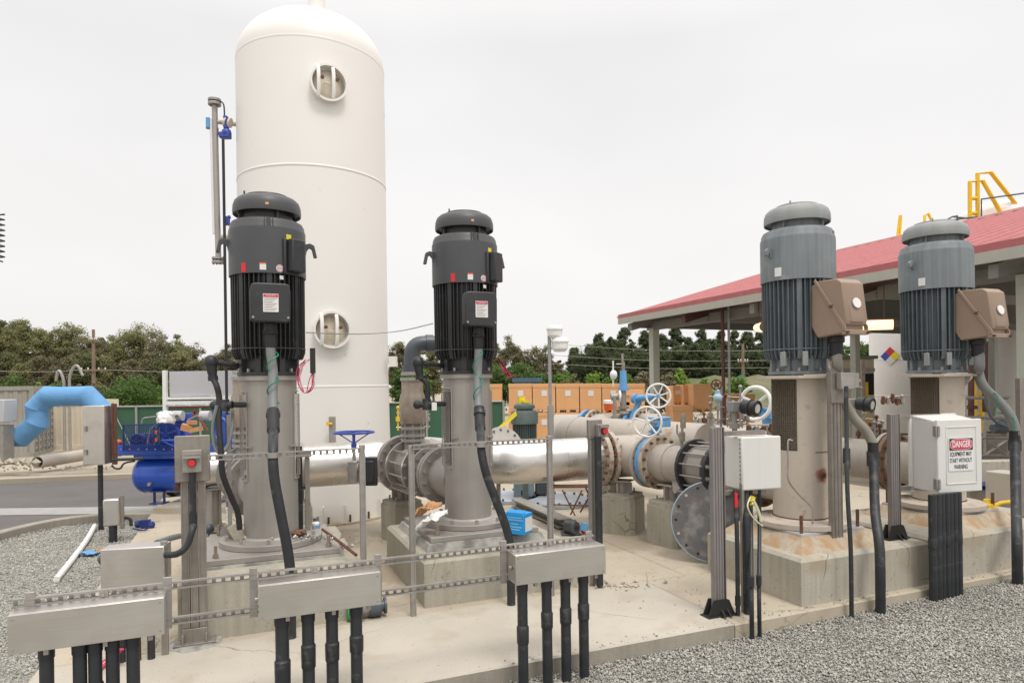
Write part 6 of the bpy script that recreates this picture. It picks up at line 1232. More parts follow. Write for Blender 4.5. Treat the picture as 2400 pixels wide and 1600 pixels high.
for (px, y0, y1, w_, rz, lb, d) in ((1590, 903, 950, 24, 0, 'outer upper orange box of the short stack left of the thin dark pipes', 22.6), (1614, 900, 950, 24, 0, 'inner upper orange box of the short stack left of the thin dark pipes', 22.2), (1648, 898, 965, 46, 0, 'widest orange box of the short stack, beside the thin dark pipes', 21.5), (1601, 950, 1005, 50, 0, 'lowest orange box of the short stack', 21.3), (1742, 922, 990, 58, 0, 'orange box behind the white handwheel left of the grey pump', 23)): carton(px, y0, y1, d, w_, lb, R(rz), lab=(px == 1590))
for k, px in enumerate((1490,)):
    T = Thing('loader_machine', 'yellow orange machine frame behind the blue air valve', 'machine', P(1488, 990, 16)); b = MB(); b.box(P(1484, 920, 16), (.42, .3, .12)); T.part('top_beam', b, M['carton'], world=True)
    for q_ in (1470, 1498): b = MB(); b.box(P(q_, 955, 16), (.08, .2, .75)); T.part('upright', b, M['carton'], world=True)
    b = MB(); b.box(P(1486, 945, 16), (.42, .2, .08)); T.part('cross_beam', b, M['carton'], world=True)
T = Thing('drink_cooler', 'orange drinks cooler with white lid standing by the grey side elbow', 'cooler', P(1427, 962, 13)); b = MB(); c = P(1427, 961, 13); b.lathe([(.085, 0), (.10, .12), (.10, .13)], o=c, n=20); T.part('body', b, M['orange'], world=True); b = MB(); b.lathe([(.105, .13), (.105, .19), (.08, .2), (0, .2)], o=c, n=20); T.part('lid', b, M['whitep'], world=True)
b = MB(); b.box(P(1235, 890, 36), (1.6, 1.2, .22)); b.box(P(1235, 905, 36), (1.4, 1.0, .6)); solo('blue_bin', 'dark blue lidded bin showing above the orange boxes', 'bin', b, mat('slate_blue_bin', (.06,.12,.17), .5))
b = MB(); b.box(P(1812, 985, 14), (.22, .2, .5)); solo('blue_cabinet', 'blue cabinet edge showing beside the mesh of the rust-marked pump head', 'cabinet', b, M['bluev'])
b = MB(); b.cyl(P(1462, 800, 300), P(1462, 801, 300), .01)
# green vertical motor behind the silver pipe
T = Thing('small_motor', 'dark green grey vertical motor with yellow cover on top, in front of the orange boxes', 'electric motor', P(1231, 1100, 11)); c = P(1231, 1100, 11); o = Vector((c.x, 11, 0)); zz_ = lambda y: P(1231, y, 11).z
b = MB(); b.lathe([(.05, 0), (.05, zz_(1046)), (.165, zz_(1044)), (.165, zz_(990))], o=o, n=28); fins(b, .16, .20, zz_(1042), zz_(990), 34, (), .007, .02); b.v = b.v[:-34 * 12] + [(x + o.x, y + o.y, z) for x, y, z in b.v[-34 * 12:]]; T.part('finned_body', b, M['greenm'], world=True)
b = MB(); b.lathe([(.19, zz_(994)), (.225, zz_(992)), (.225, zz_(968)), (.205, zz_(962)), (.17, zz_(961)), (.13, zz_(961)), (.13, zz_(957)), (.172, zz_(957)), (.178, zz_(953)), (.165, zz_(948)), (.13, zz_(945)), (0, zz_(944))], o=o, n=40); T.part('fan_shroud', b, M['greenm'], world=True)
b = MB(); b.box(P(1222, 938, 11), (.10, .1, .12), rz=.3); b.box(P(1231, 941, 10.95), (.12, .12, .04), rz=.5); T.part('yellow_cover', b, M['yel'], world=True)
b = MB(); q0, q1, q2, q3 = P(1209, 962, 10.8), P(1212, 973, 10.8), P(1180, 1000, 10.75), P(1168, 1000, 10.75); b.add([q0, q1, q2, q3] + [p + Vector((0, .006, 0)) for p in (q0, q1, q2, q3)], [(3, 2, 1, 0), (4, 5, 6, 7), (0, 1, 5, 4), (1, 2, 6, 5), (2, 3, 7, 6), (3, 0, 4, 7)]); solo('yellow_tape', 'strip of yellow caution tape hanging off the green grey motor', 'tape', b, M['yel'])
b = MB(); b.flange(P(1180, 1046, 10.2), (.35, -.75, .4), .32, .05, 14, .02, b); solo('blank_flange', 'stainless flange rim showing above the silver pipe right of the middle pump', 'flange', b, M['steel'])
b = MB(); b.flange(P(1168, 1118, 9.3), (0, 0, 1), .26, .03, 12, .015, b); b.cyl(P(1168, 1118, 9.3) + Vector((0, 0, -.55)), P(1168, 1118, 9.3), .03, n=8); solo('pipe_flange', 'flange hanging under the silver elbow right of the middle pump', 'flange', b, M['steel'])
# ================================================================== CANOPY AND TANKS
Q0 = Vector((3.58, 22, 3.80)); UV = Vector((U.x, U.y, .283)); T = Thing('canopy', 'open sided canopy with dusty red metal roof and pale posts', 'canopy', Q0 - Vector((0, 0, 4.5))); LV = 15.5; SL = 9.7
b = MB(); k = int(LV / .50); vs = []; prof = []
for i in range(k): s = i * .50 - .25; prof += [(s, .07), (s + .10, .07), (s + .15, 0), (s + .45, 0)]
for r in (0, 1, 2):
    for s, h in prof: p = Q0 - V * s + (UV * SL if r == 1 else UV * -.025 if r == 0 else U * SL * 2); vs.append(p + Vector((0, 0, h + .30)))
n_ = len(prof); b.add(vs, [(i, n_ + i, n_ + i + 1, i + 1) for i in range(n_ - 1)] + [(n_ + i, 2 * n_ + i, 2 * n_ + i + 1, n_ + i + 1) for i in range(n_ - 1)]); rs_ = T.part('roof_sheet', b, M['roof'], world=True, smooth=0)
rs_.data.materials.append(mat('rib_shade_and_trim_red', (.38,.11,.115), .5))  # deeper red paints shading onto the ribs; the eave trim shares it
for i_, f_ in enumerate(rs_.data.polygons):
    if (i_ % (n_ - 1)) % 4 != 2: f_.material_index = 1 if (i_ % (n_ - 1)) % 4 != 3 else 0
b = MB(); o = Q0 + Vector((0, 0, .28)); b.prism([(0, 0), (LV, 0), (LV, .13), (0, .13)], o - U * .02, -V, (0, 0, 1), .03); T.part('eave_trim', b, mat('rib_shade_and_trim_red', (.30,.08,.08), .5), world=True); b = MB(); b.tube([Q0 + V * .02 + Vector((0, 0, .31)), Q0 + V * .02 + UV * SL + Vector((0, 0, .33))], .05, 4); b.tube([Q0 + UV * SL + Vector((0, 0, .34)), Q0 + UV * SL - V * LV + Vector((0, 0, .34))], .08, 4); T.part('ridge_cap', b, M['roof'], world=True)
b = MB(); b.prism([(0, 0), (LV, 0), (LV, .19), (0, .19)], Q0 + Vector((0, 0, .09)), -V, (0, 0, 1), .06); b.prism([(0, 0), (SL, .283 * SL), (SL, .283 * SL + .19), (0, .19)], Q0 + Vector((0, 0, .09)), U, (0, 0, 1), .06); T.part('fascia', b, M['fascia'], world=True)
b = MB(); und = [Q0 + U * .08, Q0 + U * .08 - V * LV, Q0 + UV * SL - V * LV, Q0 + UV * SL]; b.add([p + Vector((0, 0, .20)) for p in und] + [p + Vector((0, 0, .23)) for p in und], [(0, 1, 2, 3), (7, 6, 5, 4), (0, 4, 5, 1), (1, 5, 6, 2), (2, 6, 7, 3), (3, 7, 4, 0)])
und = [Q0 + UV * SL, Q0 + UV * SL - V * LV, Q0 + U * SL * 2 - V * LV, Q0 + U * SL * 2]; b.add([p + Vector((0, 0, .20)) for p in und] + [p + Vector((0, 0, .23)) for p in und], [(0, 1, 2, 3), (7, 6, 5, 4), (0, 4, 5, 1), (1, 5, 6, 2), (2, 6, 7, 3), (3, 7, 4, 0)]); T.part('ceiling_panel', b, M['under'], world=True, smooth=0)
b = MB(); b.prism([(.1, -.05), (SL * 2 - .1, -.05), (SL * 2 - .1, .05), (SL, .283 * SL + .08), (.1, .08)], Q0 - V * .35, U, (0, 0, 1), .05); T.part('gable_panel', b, M['under'], world=True, smooth=0)
def beam(p, q, w_, h, m, nm='beam'):
    b = MB(); d = (q - p).normalized(); sd_ = d.cross(Vector((0, 0, 1))).normalized() * w_ / 2; up = Vector((0, 0, h)); b.add([p - sd_, p + sd_, q + sd_, q - sd_, p - sd_ + up, p + sd_ + up, q + sd_ + up, q - sd_ + up], [(3, 2, 1, 0), (4, 5, 6, 7), (0, 1, 5, 4), (1, 2, 6, 5), (2, 3, 7, 6), (3, 0, 4, 7)]); return T.part(nm, b, m, world=True)
for s in (1.0, 2.8, 4.6, 6.4, 8.2): p = Q0 + UV * s + Vector((0, 0, .03)); beam(p - V * .1, p - V * LV, .10, .18, M['beam'], 'purlin')
for j in (.5, 3.3, 6.05, 8.8, 11.75, 14.3): p = Q0 - V * j + Vector((0, 0, -.16)); beam(p + U * .1, p + UV * (SL - .2), .16, .24, M['beamr'] if j in (3.3, 8.8) else M['beam'], 'rafter')
p = Q0 + U * 1.0 + Vector((0, 0, -.12)); beam(p - V * .2, p - V * LV, .16, .26, M['beam'], 'eave_beam')
for j in (3.3, 8.8): p = Q0 - V * j + U * .9 + Vector((0, 0, -.1)); beam(p, p + U * 16, .14, .22, M['beam'], 'tie_beam')
for j in (.5, 11.75):
    p = Q0 - V * j + U * 1.0; b = MB(); b.box((p.x, p.y, (p.z - .5) / 2 + .0), (.24, .24, p.z + .5 - .1), rz=TH); T.part('post', b, M['col'], world=True)
for j, u_ in ((.5, 10), (.5, 18), (11.55, 18), (6, 18)): p = Q0 - V * j + U * u_; b = MB(); b.box((p.x, p.y, 2.2), (.24, .24, 5.2 if u_ == 10 else 4.0), rz=TH); T.part('post', b, M['col'], world=True)
for k, (px, y0, m_, w_) in enumerate(((1693, 722, M['beamr'], .05), (1707, 716, M['galvd'], .035))):
    a_ = P(px, y0, 18.3); b = MB(); b.cyl((a_.x, a_.y, -.2), a_, w_, n=8); solo('drop_pipe', ('dark red brown', 'grey')[k] + ' vertical pipe hanging from the canopy eave left of the grey pump', 'pipe', b, m_)
def tube_light(a_, c_, label, up):
    T = Thing('tube_light', label, 'lamp', a_); b = MB(); b.cyl(a_, c_, .10, n=16); T.part('diffuser', b, M['lamp'], world=True); b = MB(); d = (c_ - a_).normalized(); b.cyl(a_ - d * .02, a_ + d * .03, .11, n=16); b.cyl(c_ - d * .03, c_ + d * .02, .11, n=16); q = (a_ + c_) / 2 + Vector((0, 0, .1)); b.tube([a_ + Vector((0, 0, .10)), c_ + Vector((0, 0, .10))], .03, 6); T.part('fixture_body', b, M['rust'], world=True)
    for t in (.25, .75): p = a_.lerp(c_, t) + Vector((0, 0, .1)); b = MB(); b.cyl(p, p + Vector((0, 0, up)), .012, n=6); T.part('hanger', b, M['beamr'], world=True)
tube_light(P(2000, 763, 13.5), P(2097, 760, 13.2), 'lit warm tube light under the canopy between the two grey motors', .8); tube_light(P(1775, 768, 17), P(1792, 765, 14.5), 'lit tube light seen end on left of the grey motor beside the white box', .8)
def wtank(px, r, d, zt_, label, diamond=False):
    c = P(px, 900, d); T = Thing('bulk_tank', label, 'tank', (c.x, d, -.4)); b = MB(); b.lathe([(r, 0), (r, zt_ - .3), (r * .9, zt_ - .05), (r * .5, zt_ + .25), (0, zt_ + .35)], n=56); T.part('shell', b, M['tankw'], smooth=50)
    for z in (1.6, 3.2, 4.8, 6.4): b = MB(); b.lathe([(r, z), (r + .02, z + .02), (r, z + .05)], n=56, cap=False); T.part('band', b, M['tankw'])
    if diamond:
        dc = P(2091, 836, d); ang = min([R(a) for a in range(-180, -60)], key=lambda a: abs((c.x + r * math.cos(a)) / (d + r * math.sin(a)) - ray(2086, 836)[0])); n = Vector((math.cos(ang), math.sin(ang), 0)); tx = Vector((-n.y, n.x, 0)); o = n * (r + .03) + Vector((0, 0, dc.z + .4)); s = .29; e1 = (tx + Vector((0, 0, 1))).normalized(); e2 = (Vector((0, 0, 1)) - tx).normalized()
        for nm, (ox, oy), m_ in (('red_square', (0, 0), M['red']), ('yellow_square', (0, -1), M['yel']), ('blue_square', (-1, 0), M['bluew']), ('white_square', (-1, -1), M['paper'])):
            b = MB(); b.prism([(ox * s * 1.0, oy * s), (ox * s + s, oy * s), (ox * s + s, oy * s + s), (ox * s, oy * s + s)], o + Vector((0, 0, s * .0)), e2 if False else e1, e2, -.012 if True else 0); T.part('hazard_' + nm, b, m_, smooth=0)
        return T
    return T
TT = wtank(2126, 1.50, 30, 8.35, 'white bulk tank with hazard diamond behind the right pumps', True); wtank(2352, 1.75, 30, 9.9, 'tall white bulk tank at the right edge behind the canopy'); wtank(2235, 1.0, 33, 7.6, 'white bulk tank between the other two, mostly behind the rightmost pump')
def rail(label, polys, r=.055, m=M['yelp'], d=30.0, nm='tank_railing', cat='railing'):
    T = Thing(nm, label, cat, P(polys[0][0][0], polys[0][0][1], d))
    for pl in polys: b = MB(); b.tube([P(x, y, d) for x, y in pl], r, 8); T.part('rail', b, m, world=True)
    return T
rail('pair of yellow ladder cage hoops above the red canopy roof at the right', [[(2273, 545), (2273, 426), (2303, 424), (2345, 498)], [(2291, 540), (2291, 407), (2322, 404), (2383, 482)], [(2273, 500), (2291, 500)], [(2273, 465), (2291, 465)]], .085, d=28.5)
rail('small yellow hoop above the roof over the rightmost motor', [[(2167, 545), (2167, 505), (2175, 500), (2186, 522)]], .06); rail('single yellow upright above the red roof between the two grey motors', [[(2103, 552), (2109, 505), (2112, 505), (2109, 552)]], .05)
rail('thin grey pipework above the red canopy roof', [[(2200, 525), (2232, 508), (2270, 512)], [(2245, 530), (2243, 505), (2232, 508)], [(2300, 518), (2300, 467), (2400, 453)], [(2200, 520), (2290, 508)]], .035, M['pvc'], 28.3, 'roof_pipework', 'pipework')
# buildings and plant at the right
T = Thing('low_building', 'low cream building with flat dark roof behind the switch post', 'building', P(2010, 1000, 26)); a_ = P(1965, 900, 26); c_ = P(2049, 900, 26)
b = MB(); b.bx(a_.x, c_.x, 26, 30, -.4, P(2000, 838, 26).z); T.part('wall', b, M['white2'], world=True); b = MB(); b.bx(a_.x - .1, c_.x, 25.7, 30.2, P(2000, 842, 26).z, P(2000, 834, 26).z); T.part('roof', b, M['beam'], world=True)
b = MB(); b.bx(a_.x, c_.x, 25.93, 25.99, P(2000, 871, 26).z, P(2000, 863, 26).z); T.part('wall_band', b, M['fascia'], world=True)
for px in (2012, 2034): b = MB(); q = P(px, 900, 26); b.bx(q.x - .2, q.x + .2, 25.94, 25.99, P(px, 925, 26).z, P(px, 875, 26).z); T.part('window', b, M['dark'], world=True)
for px in (2024, 2031): q = P(px, 900, 24); b = MB(); b.bx(q.x - .06, q.x + .06, 24, 24.1, -.4, P(px, 842 if px == 2024 else 895, 24).z); solo('wood_post', 'brown wooden post in front of the cream building, ' + ('left' if px == 2024 else 'right') + ' one', 'post', b, M['yelp'] if px > 2030 else M['bronze'])
T = Thing('access_ladder', 'yellow ladder behind the rightmost pump beside the flexible conduit', 'ladder', P(2293, 1010, 13)); 
for px in (2284, 2302): b = MB(); b.box(P(px, 935, 13), (.06, .05, 1.3)); T.part('stile', b, M['yelp'], world=True)
for y in range(880, 1010, 22): b = MB(); b.cyl(P(2284, y, 13), P(2302, y, 13), .022, n=6); T.part('rung', b, M['yelp'], world=True)
T = Thing('steel_stand', 'grey steel stand with cross braces behind the rightmost pump', 'steel stand', P(2320, 1070, 11.5)); dS = 11.5
for a_, c_ in (((2262, 932), (2366, 932)), ((2262, 978), (2366, 980)), ((2262, 932), (2262, 1060)), ((2364, 932), (2364, 1070)), ((2308, 980), (2308, 1068)), ((2300, 1026), (2366, 1026)), ((2308, 1066), (2362, 1030)), ((2310, 1030), (2362, 1068)), ((2262, 1066), (2366, 1068))): b = MB(); b.tube([P(*a_, dS), P(*c_, dS)], .028, 4); T.part('bar', b, M['galv'], world=True)
b = MB(); b.sph(P(2350, 1000, 11.2), .12, 14); b.cyl(P(2325, 1005, 11.2), P(2352, 1000, 11.2), .07, n=12); b.tube(curve([P(2310, 900, 11.1), P(2312, 950, 11.1), P(2330, 985, 11.1), P(2362, 1002, 11.1)], 6), .022, 8); solo('pump_fittings', 'dark rounded pipe fittings on the steel stand at the right', 'pipe fittings', b, M['pvc'])
for (px, y0, y1, r) in ((2276, 800, 950, .05), (2309, 800, 905, .05)):
    b = MB(); b.cyl(P(px, y1 + 60, 12), P(px, y0, 12), r, n=10); b.cyl(P(px, y1, 12), P(px, y1 + 8, 12), r * 2, n=12); solo('dark_riser', 'dark vertical riser pipe ' + ('left of the yellow ladder' if px < 2290 else 'right of the yellow ladder'), 'pipe', b, M['beamr'])
b = MB(); a_ = P(2310, 1095, 10.2); b.box((a_.x + .8, a_.y, .35), (2.4, .25, .75), rz=R(4)); solo('containment_wall', 'low concrete wall behind the danger box at the right', 'low wall', b, M['padr'], bev=.01)
b = MB(); b.box(P(2362, 1140, 9.3), (.34, .4, .42), rz=TH); solo('concrete_block', 'pale concrete block beside the right flexible conduit', 'concrete block', b, M['slab'], bev=.015)
b = MB(); c = P(2325, 1132, 9.9); b.box((c.x, c.y, c.z), (.9, .5, .02)); b.box((c.x, c.y, c.z - .05), (.9, .5, .02)); solo('blue_grating', 'stacked blue grey flat sheets behind the danger box', 'sheets', b, M['blued'])
b = MB(); rn = random.Random(12); q = P(2305, 1160, 8.6); b.rocks(Vector((q.x, q.y, .0)), 260, (.5, .3), .035, rn); o = solo('gravel', 'small gravel patch behind the danger box', 'gravel', b, M['stone']); o['kind'] = 'stuff'
T = Thing('yellow_valve', 'yellow plastic valve and hose lying beside the rightmost pump base', 'valve', P(2320, 1200, 7.4)); b = MB(); b.lathe([(.10, 0), (.09, .05), (.05, .10), (.04, .13)], o=P(2316, 1196, 7.4), n=14); b.box(P(2316, 1186, 7.35), (.12, .08, .06), rz=.4); T.part('valve_body', b, M['yelp'], world=True, bev=.008); b = MB(); b.tube(curve([P(2328, 1186, 7.4), P(2345, 1178, 7.4), P(2368, 1175, 7.4)], 5), .02, 8); T.part('hose', b, M['yelp'], world=True)
# post at the extreme right
T = Thing('strut_column', 'brown weathered strut column at the extreme right edge', 'strut post', G(ua(2398, .6), .6, .41)); b = MB(); q = G(ua(2398, .6), .6); b.box((q.x, q.y, 1.2), (.16, .05, 1.55), rz=TH); T.part('strut', b, M['galvw'], world=True)
# ================================================================== SMALL THINGS
def crumple(c, sx, sy, sz, seed, n=14):
    rn = random.Random(seed); b = MB(); vs = []
    for j in range(n + 1):
        for i in range(n + 1):
            x = i / n - .5; y = j / n - .5; vs.append(Vector(c) + Vector((x * sx, y * sy, sz * (.5 + .5 * math.sin(7 * x + rn.uniform(-.6, .6)) * math.cos(5 * y + rn.uniform(-.6, .6))) * (1 - abs(x)) + rn.uniform(0, sz * .25))))
    return b.add(vs, [(j * (n + 1) + i, j * (n + 1) + i + 1, (j + 1) * (n + 1) + i + 1, (j + 1) * (n + 1) + i) for j in range(n) for i in range(n)])
T = Thing('blue_carton', 'bright blue carton with white label on the pedestal right of the middle pump', 'carton', Gz(1217, 1248, .52), R(-32)); b = MB(); b.bx(-.105, .105, -.085, .085, 0, .205); T.part('carton_body', b, M['cyan'], bev=.008)
b = MB(); b.bx(.0, .125, -.108, -.10, .2, .2); b = MB(); b.bx(.106, .109, -.06, .07, .03, .165); T.part('white_label', b, M['paper'])
for i, (z, w_) in enumerate(((.16, .08), (.138, .095), (.10, .04), (.07, .08), (.045, .06))): b = MB(); b.bx(-w_, w_, -.0885, -.0865, z, z + .010); T.part('print_line', b, mat('pale_blue_print', (.25,.55,.85), .5))
b = MB(); b.prism([(-.10, 0), (.10, 0), (.095, .07), (-.095, .07)], (0, -.08, .207), (1, 0, 0), (0, .9, .3), .004); T.part('carton_flap', b, M['cyan'])
b = MB(); b.box(Gz(1131, 1229, .43) + Vector((0, 0, .03)), (.17, .08, .06), rz=.1); b.box(Gz(1165, 1228, .43) + Vector((0, 0, .035)), (.08, .06, .07)); solo('green_packet', 'small green and white packet at the foot of the middle pump head', 'packet', b, mat('green_packet_card', (.12,.2,.15), .6, dirt=(.5,.52,.46), dirt_tint_amt=.4, dscale=14))
b = crumple(P(1005, 1196, 6.75), .30, .18, .10, 3); b.v = [tuple(Matrix.Rotation(-.35, 3, 'Y') @ (Vector(p) - P(1005, 1196, 6.75)) + P(1005, 1200, 6.75)) for p in b.v]; o = solo('torn_cardboard', 'torn brown cardboard on the middle pedestal left of the pump head', 'cardboard', b, M['cartonl'], smooth=20); o.modifiers.new('s', 'SOLIDIFY').thickness = .008
b = crumple(P(1012, 1222, 6.5), .36, .16, .09, 9); b.v = [tuple(Matrix.Rotation(-.5, 3, 'Y') @ (Vector(p) - P(1012, 1222, 6.5)) + P(1014, 1226, 6.5)) for p in b.v]; o = solo('paper_bag', 'crumpled white paper sack in front of the torn brown cardboard', 'paper bag', b, M['whitep'], smooth=60); o.modifiers.new('s', 'SOLIDIFY').thickness = .006
def rubble(px, y, z, n, sp, sz, seed, label, m=M['rock']): b = MB(); b.rocks(Gz(px, y, z), n, sp, sz, random.Random(seed)); o = solo('rubble', label, 'rubble', b, m); o['kind'] = 'stuff'
rubble(1030, 1245, .43, 40, (.13, .07), .03, 1, 'small stones and bolts in front of the paper sack on the middle pedestal'); rubble(728, 1262, .6, 36, (.12, .05), .022, 2, 'pale crumbs and fittings on the ring right of the left pump head', M['galv']); rubble(770, 1283, .5, 36, (.09, .05), .024, 3, 'loose shiny fittings on the plate right of the left pump', M['galv']); rubble(1440, 1372, .0, 60, (.22, .07), .022, 4, 'broken concrete crumbs at the foot of the slim stop button post'); rubble(590, 1286, .52, 30, (.2, .05), .02, 5, 'cement crumbs along the front of the left pump ring'); rubble(1660, 1215, .41, 8, (.05, .03), .035, 6, 'few stones on the pad corner beside the round steel plate'); rubble(1650, 1400, 0, 26, (.35, .25), .012, 7, 'scattered crumbs on the slab left of the enclosure post')
b = MB(); q = Gz(567, 1268, .58); b.box(q + Vector((-.05, 0, .08)), (.09, .06, .17), m=Matrix.Rotation(-.5, 3, 'Y')); b.rocks(q + Vector((.04, 0, 0)), 5, (.03, .02), .06, random.Random(3)); solo('broken_mortar', 'lumps of broken mortar leaning on the left pump head', 'mortar lumps', b, M['rock'], bev=.01)
T = Thing('open_tin', 'open tin can lying on its side beside the mortar lumps', 'can', Gz(530, 1262, .56)); q = Gz(532, 1262, .56) + Vector((0, 0, .06)); ax = Vector((.25, -.95, .05)).normalized(); b = MB(); b.lathe([(.055, 0), (.062, 0), (.062, .1), (.0, .1)], o=q, ax=-ax, n=24); b.lathe([(.055, .0), (.05, .09), (0, .09)], o=q, ax=-ax, n=24, cap=False); T.part('tin', b, M['galv'], world=True)
b = MB(); b.cyl(q - ax * .085, q - ax * .06, .054, n=20); T.part('dark_content', b, M['dark'], world=True)
b = MB(); q = Gz(538, 1238, .56); b.lathe([(.026, .02), (.026, .19), (.036, .2), (.036, .215), (0, .215)], o=q, n=16, cap=True)
for z in (.05, .09, .13, .17): b.lathe([(.026, z), (.031, z + .005), (.026, z + .012)], o=q, n=16, cap=False)
solo('plastic_tube', 'white ribbed plastic tube standing behind the open tin', 'tube', b, M['whitep'])
T = Thing('small_bottle', 'small white bottle with blue label right of the left pump head', 'bottle', Gz(740, 1246, .55)); q = Gz(740, 1246, .55); b = MB(); b.lathe([(.036, 0), (.038, .01), (.038, .09), (.02, .11)], o=q, n=20); T.part('bottle_body', b, M['whitep'], world=True); b = MB(); b.lathe([(.024, .11), (.024, .14), (0, .14)], o=q, n=16); T.part('cap', b, M['greenm'], world=True); b = MB(); b.lathe([(.0385, .03), (.0395, .032), (.0395, .07), (.0385, .072)], o=q, n=20, cap=False); T.part('label', b, M['bluev'], world=True)
b = MB(); b.rocks(Gz(706, 1256, .60), 4, (.03, .02), .06, random.Random(5)); solo('brown_lump', 'dark brown crumpled rag at the right foot of the left pump head', 'rag', b, M['rust'])
T = Thing('floor_lamp_head', 'dark round fitting lying on the plinth behind the tin can', 'fitting', Gz(492, 1250, .45)); b = MB(); b.sph(Gz(490, 1250, .47) + Vector((0, 0, .05)), .055, 14); T.part('bulb', b, M['pvc'], world=True); b = MB(); b.box(Gz(500, 1254, .47) + Vector((0.03, 0, .015)), (.14, .06, .03)); T.part('base', b, M['conduit'], world=True)
b = MB(); b.box(Gz(340, 1236, 0) + Vector((0, 0, .06)), (.14, .1, .10), rz=.3); b.sph(Gz(325, 1236, 0) + Vector((0, 0, .05)), .06, 8); b.sph(Gz(355, 1236, 0) + Vector((0, 0, .04)), .055, 8); b.tube(curve([Gz(312, 1238, .03), Gz(335, 1242, .02), Gz(350, 1236, .03)], 5), .012, 6); solo('blue_tool', 'dark blue tool or rag lying on the slab beside the small grey box', 'tool', b, M['blued'])
o = solo('blue_litter', 'scrap of blue sheet lying on gravel beside the white plastic pipe', 'litter', crumple(Gz(208, 1298, -.09), .22, .14, .05, 5), M['bluev'], smooth=20); o.modifiers.new('s', 'SOLIDIFY').thickness = .004
o = solo('orange_litter', 'scrap of orange brown card lying on gravel by the blue scrap', 'litter', crumple(Gz(232, 1294, -.09), .2, .08, .05, 6), M['cartonl'], smooth=20); o.modifiers.new('s', 'SOLIDIFY').thickness = .004
b = MB(); b.tube(curve([Gz(222, 1232, -.06), Gz(205, 1262, -.07), Gz(185, 1290, -.075), Gz(158, 1325, -.08), Gz(132, 1357, -.085)], 6), .034, 14); solo('plastic_pipe', 'white bent plastic pipe lying on the left gravel', 'pipe', b, M['whitep'])
T = Thing('pipe_coupler', 'green ended pipe coupler lying on the slab behind the front rack', 'pipe coupler', Gz(850, 1466, 0)); a_ = Gz(806, 1462, 0) + Vector((0, .1, .085)); c_ = Gz(895, 1450, 0) + Vector((0, .1, .085)); ax = (c_ - a_).normalized(); L_ = (c_ - a_).length
b = MB(); b.lathe([(.085, 0), (.09, .01), (.09, .08), (.07, .09)], o=a_, ax=ax, n=28); T.part('green_end', b, M['greenp'], world=True); b = MB(); b.lathe([(.06, .08), (.06, L_ * .6)], o=a_, ax=ax, n=24); T.part('barrel', b, M['steeld'], world=True); b = MB(); b.lathe([(.085, L_ * .6), (.085, L_ * .9), (.05, L_ * .91), (.05, L_ * 1.0), (.07, L_ * 1.0), (.07, L_ * 1.06)], o=a_, ax=ax, n=24); T.part('black_end', b, M['pvc'], world=True)
for k, yy_ in enumerate((.05, -.05)): b = MB(); q = a_ + ax * L_ * .5 + Vector((0, -.02, yy_)); b.cyl(q, q + ax * .12, .015, n=6); T.part('bolt', b, M['galv'], world=True)
T = Thing('wire_bundle', 'crimson wire loops on the slab under the left rack box', 'wires', Gz(250, 1560, 0))
for k in range(6): rn = random.Random(k + 50); b = MB(); b.tube(curve([Gz(285 + rn.uniform(-4, 4), 1520, .15), Gz(270 + rn.uniform(-8, 8), 1535 + rn.uniform(-5, 5), .06), Gz(245 + rn.uniform(-10, 10), 1550 + rn.uniform(-6, 6), .02), Gz(228 + rn.uniform(-8, 8), 1575 + rn.uniform(-8, 4), .02)], 6), .006, 6); T.part('wire', b, M['pink'], world=True)
T = Thing('slab_motor', 'grey blue motor housing on the slab under the silver pipe', 'motor', Gz(1235, 1165, 0)); q = Gz(1235, 1168, 0); b = MB(); b.box(q + Vector((-.05, .1, .22)), (.36, .4, .36)); b.box(q + Vector((-.05, .1, .42)), (.40, .44, .04)); T.part('housing', b, mat('dull_blue_grey', (.22,.28,.33), .5), world=True, bev=.03); b = MB(); b.box(q + Vector((.25, .1, .2)), (.2, .3, .26)); T.part('end_box', b, M['pvc'], world=True, bev=.02); b = MB(); b.bx(q.x - .1, q.x + .0, q.y - .11, q.y - .10, .08, .16); T.part('vent', b, M['dark'], world=True)
for k, (px, y, r) in enumerate(((1180, 1163, .62), (1305, 1172, .62))):
    c = Gz(px, y, .03); T = Thing('floor_cover', 'round bolted floor cover plate, ' + ('left' if k == 0 else 'right') + ' of the grey blue motor', 'cover plate', c); b = MB(); b.cyl((0, 0, -.03), (0, 0, .02), r, n=40); T.part('plate', b, mat('pale_blue_steel', (.38,.42,.46), .5, .2)); bo = MB()
    for i in range(20): a = R(18 * i); bo.cyl((.92 * r * math.cos(a), .92 * r * math.sin(a), .02), (.92 * r * math.cos(a), .92 * r * math.sin(a), .055), .022, n=6)
    each(T, 'bolt', bo, M['pvc'])
b = MB(); a_ = Gz(1212, 1176, .08); c_ = Gz(1325, 1226, .08); d = (c_ - a_).normalized(); s = d.cross(Vector((0, 0, 1))) * .10
for z, w_ in ((-.06, 1), (.045, 1)): b.add([a_ - s * w_ + Vector((0, 0, z)), a_ + s * w_ + Vector((0, 0, z)), c_ + s * w_ + Vector((0, 0, z)), c_ - s * w_ + Vector((0, 0, z)), a_ - s + Vector((0, 0, z + .015)), a_ + s + Vector((0, 0, z + .015)), c_ + s + Vector((0, 0, z + .015)), c_ - s + Vector((0, 0, z + .015))], [(3, 2, 1, 0), (4, 5, 6, 7), (0, 1, 5, 4), (1, 2, 6, 5), (2, 3, 7, 6), (3, 0, 4, 7)])
b.tube([a_ - Vector((0, 0, .005)), c_ - Vector((0, 0, .005))], .05, 4); solo('steel_beam', 'grey steel beam lying on the slab behind the blue carton', 'steel beam', b, M['steeld'], smooth=0)
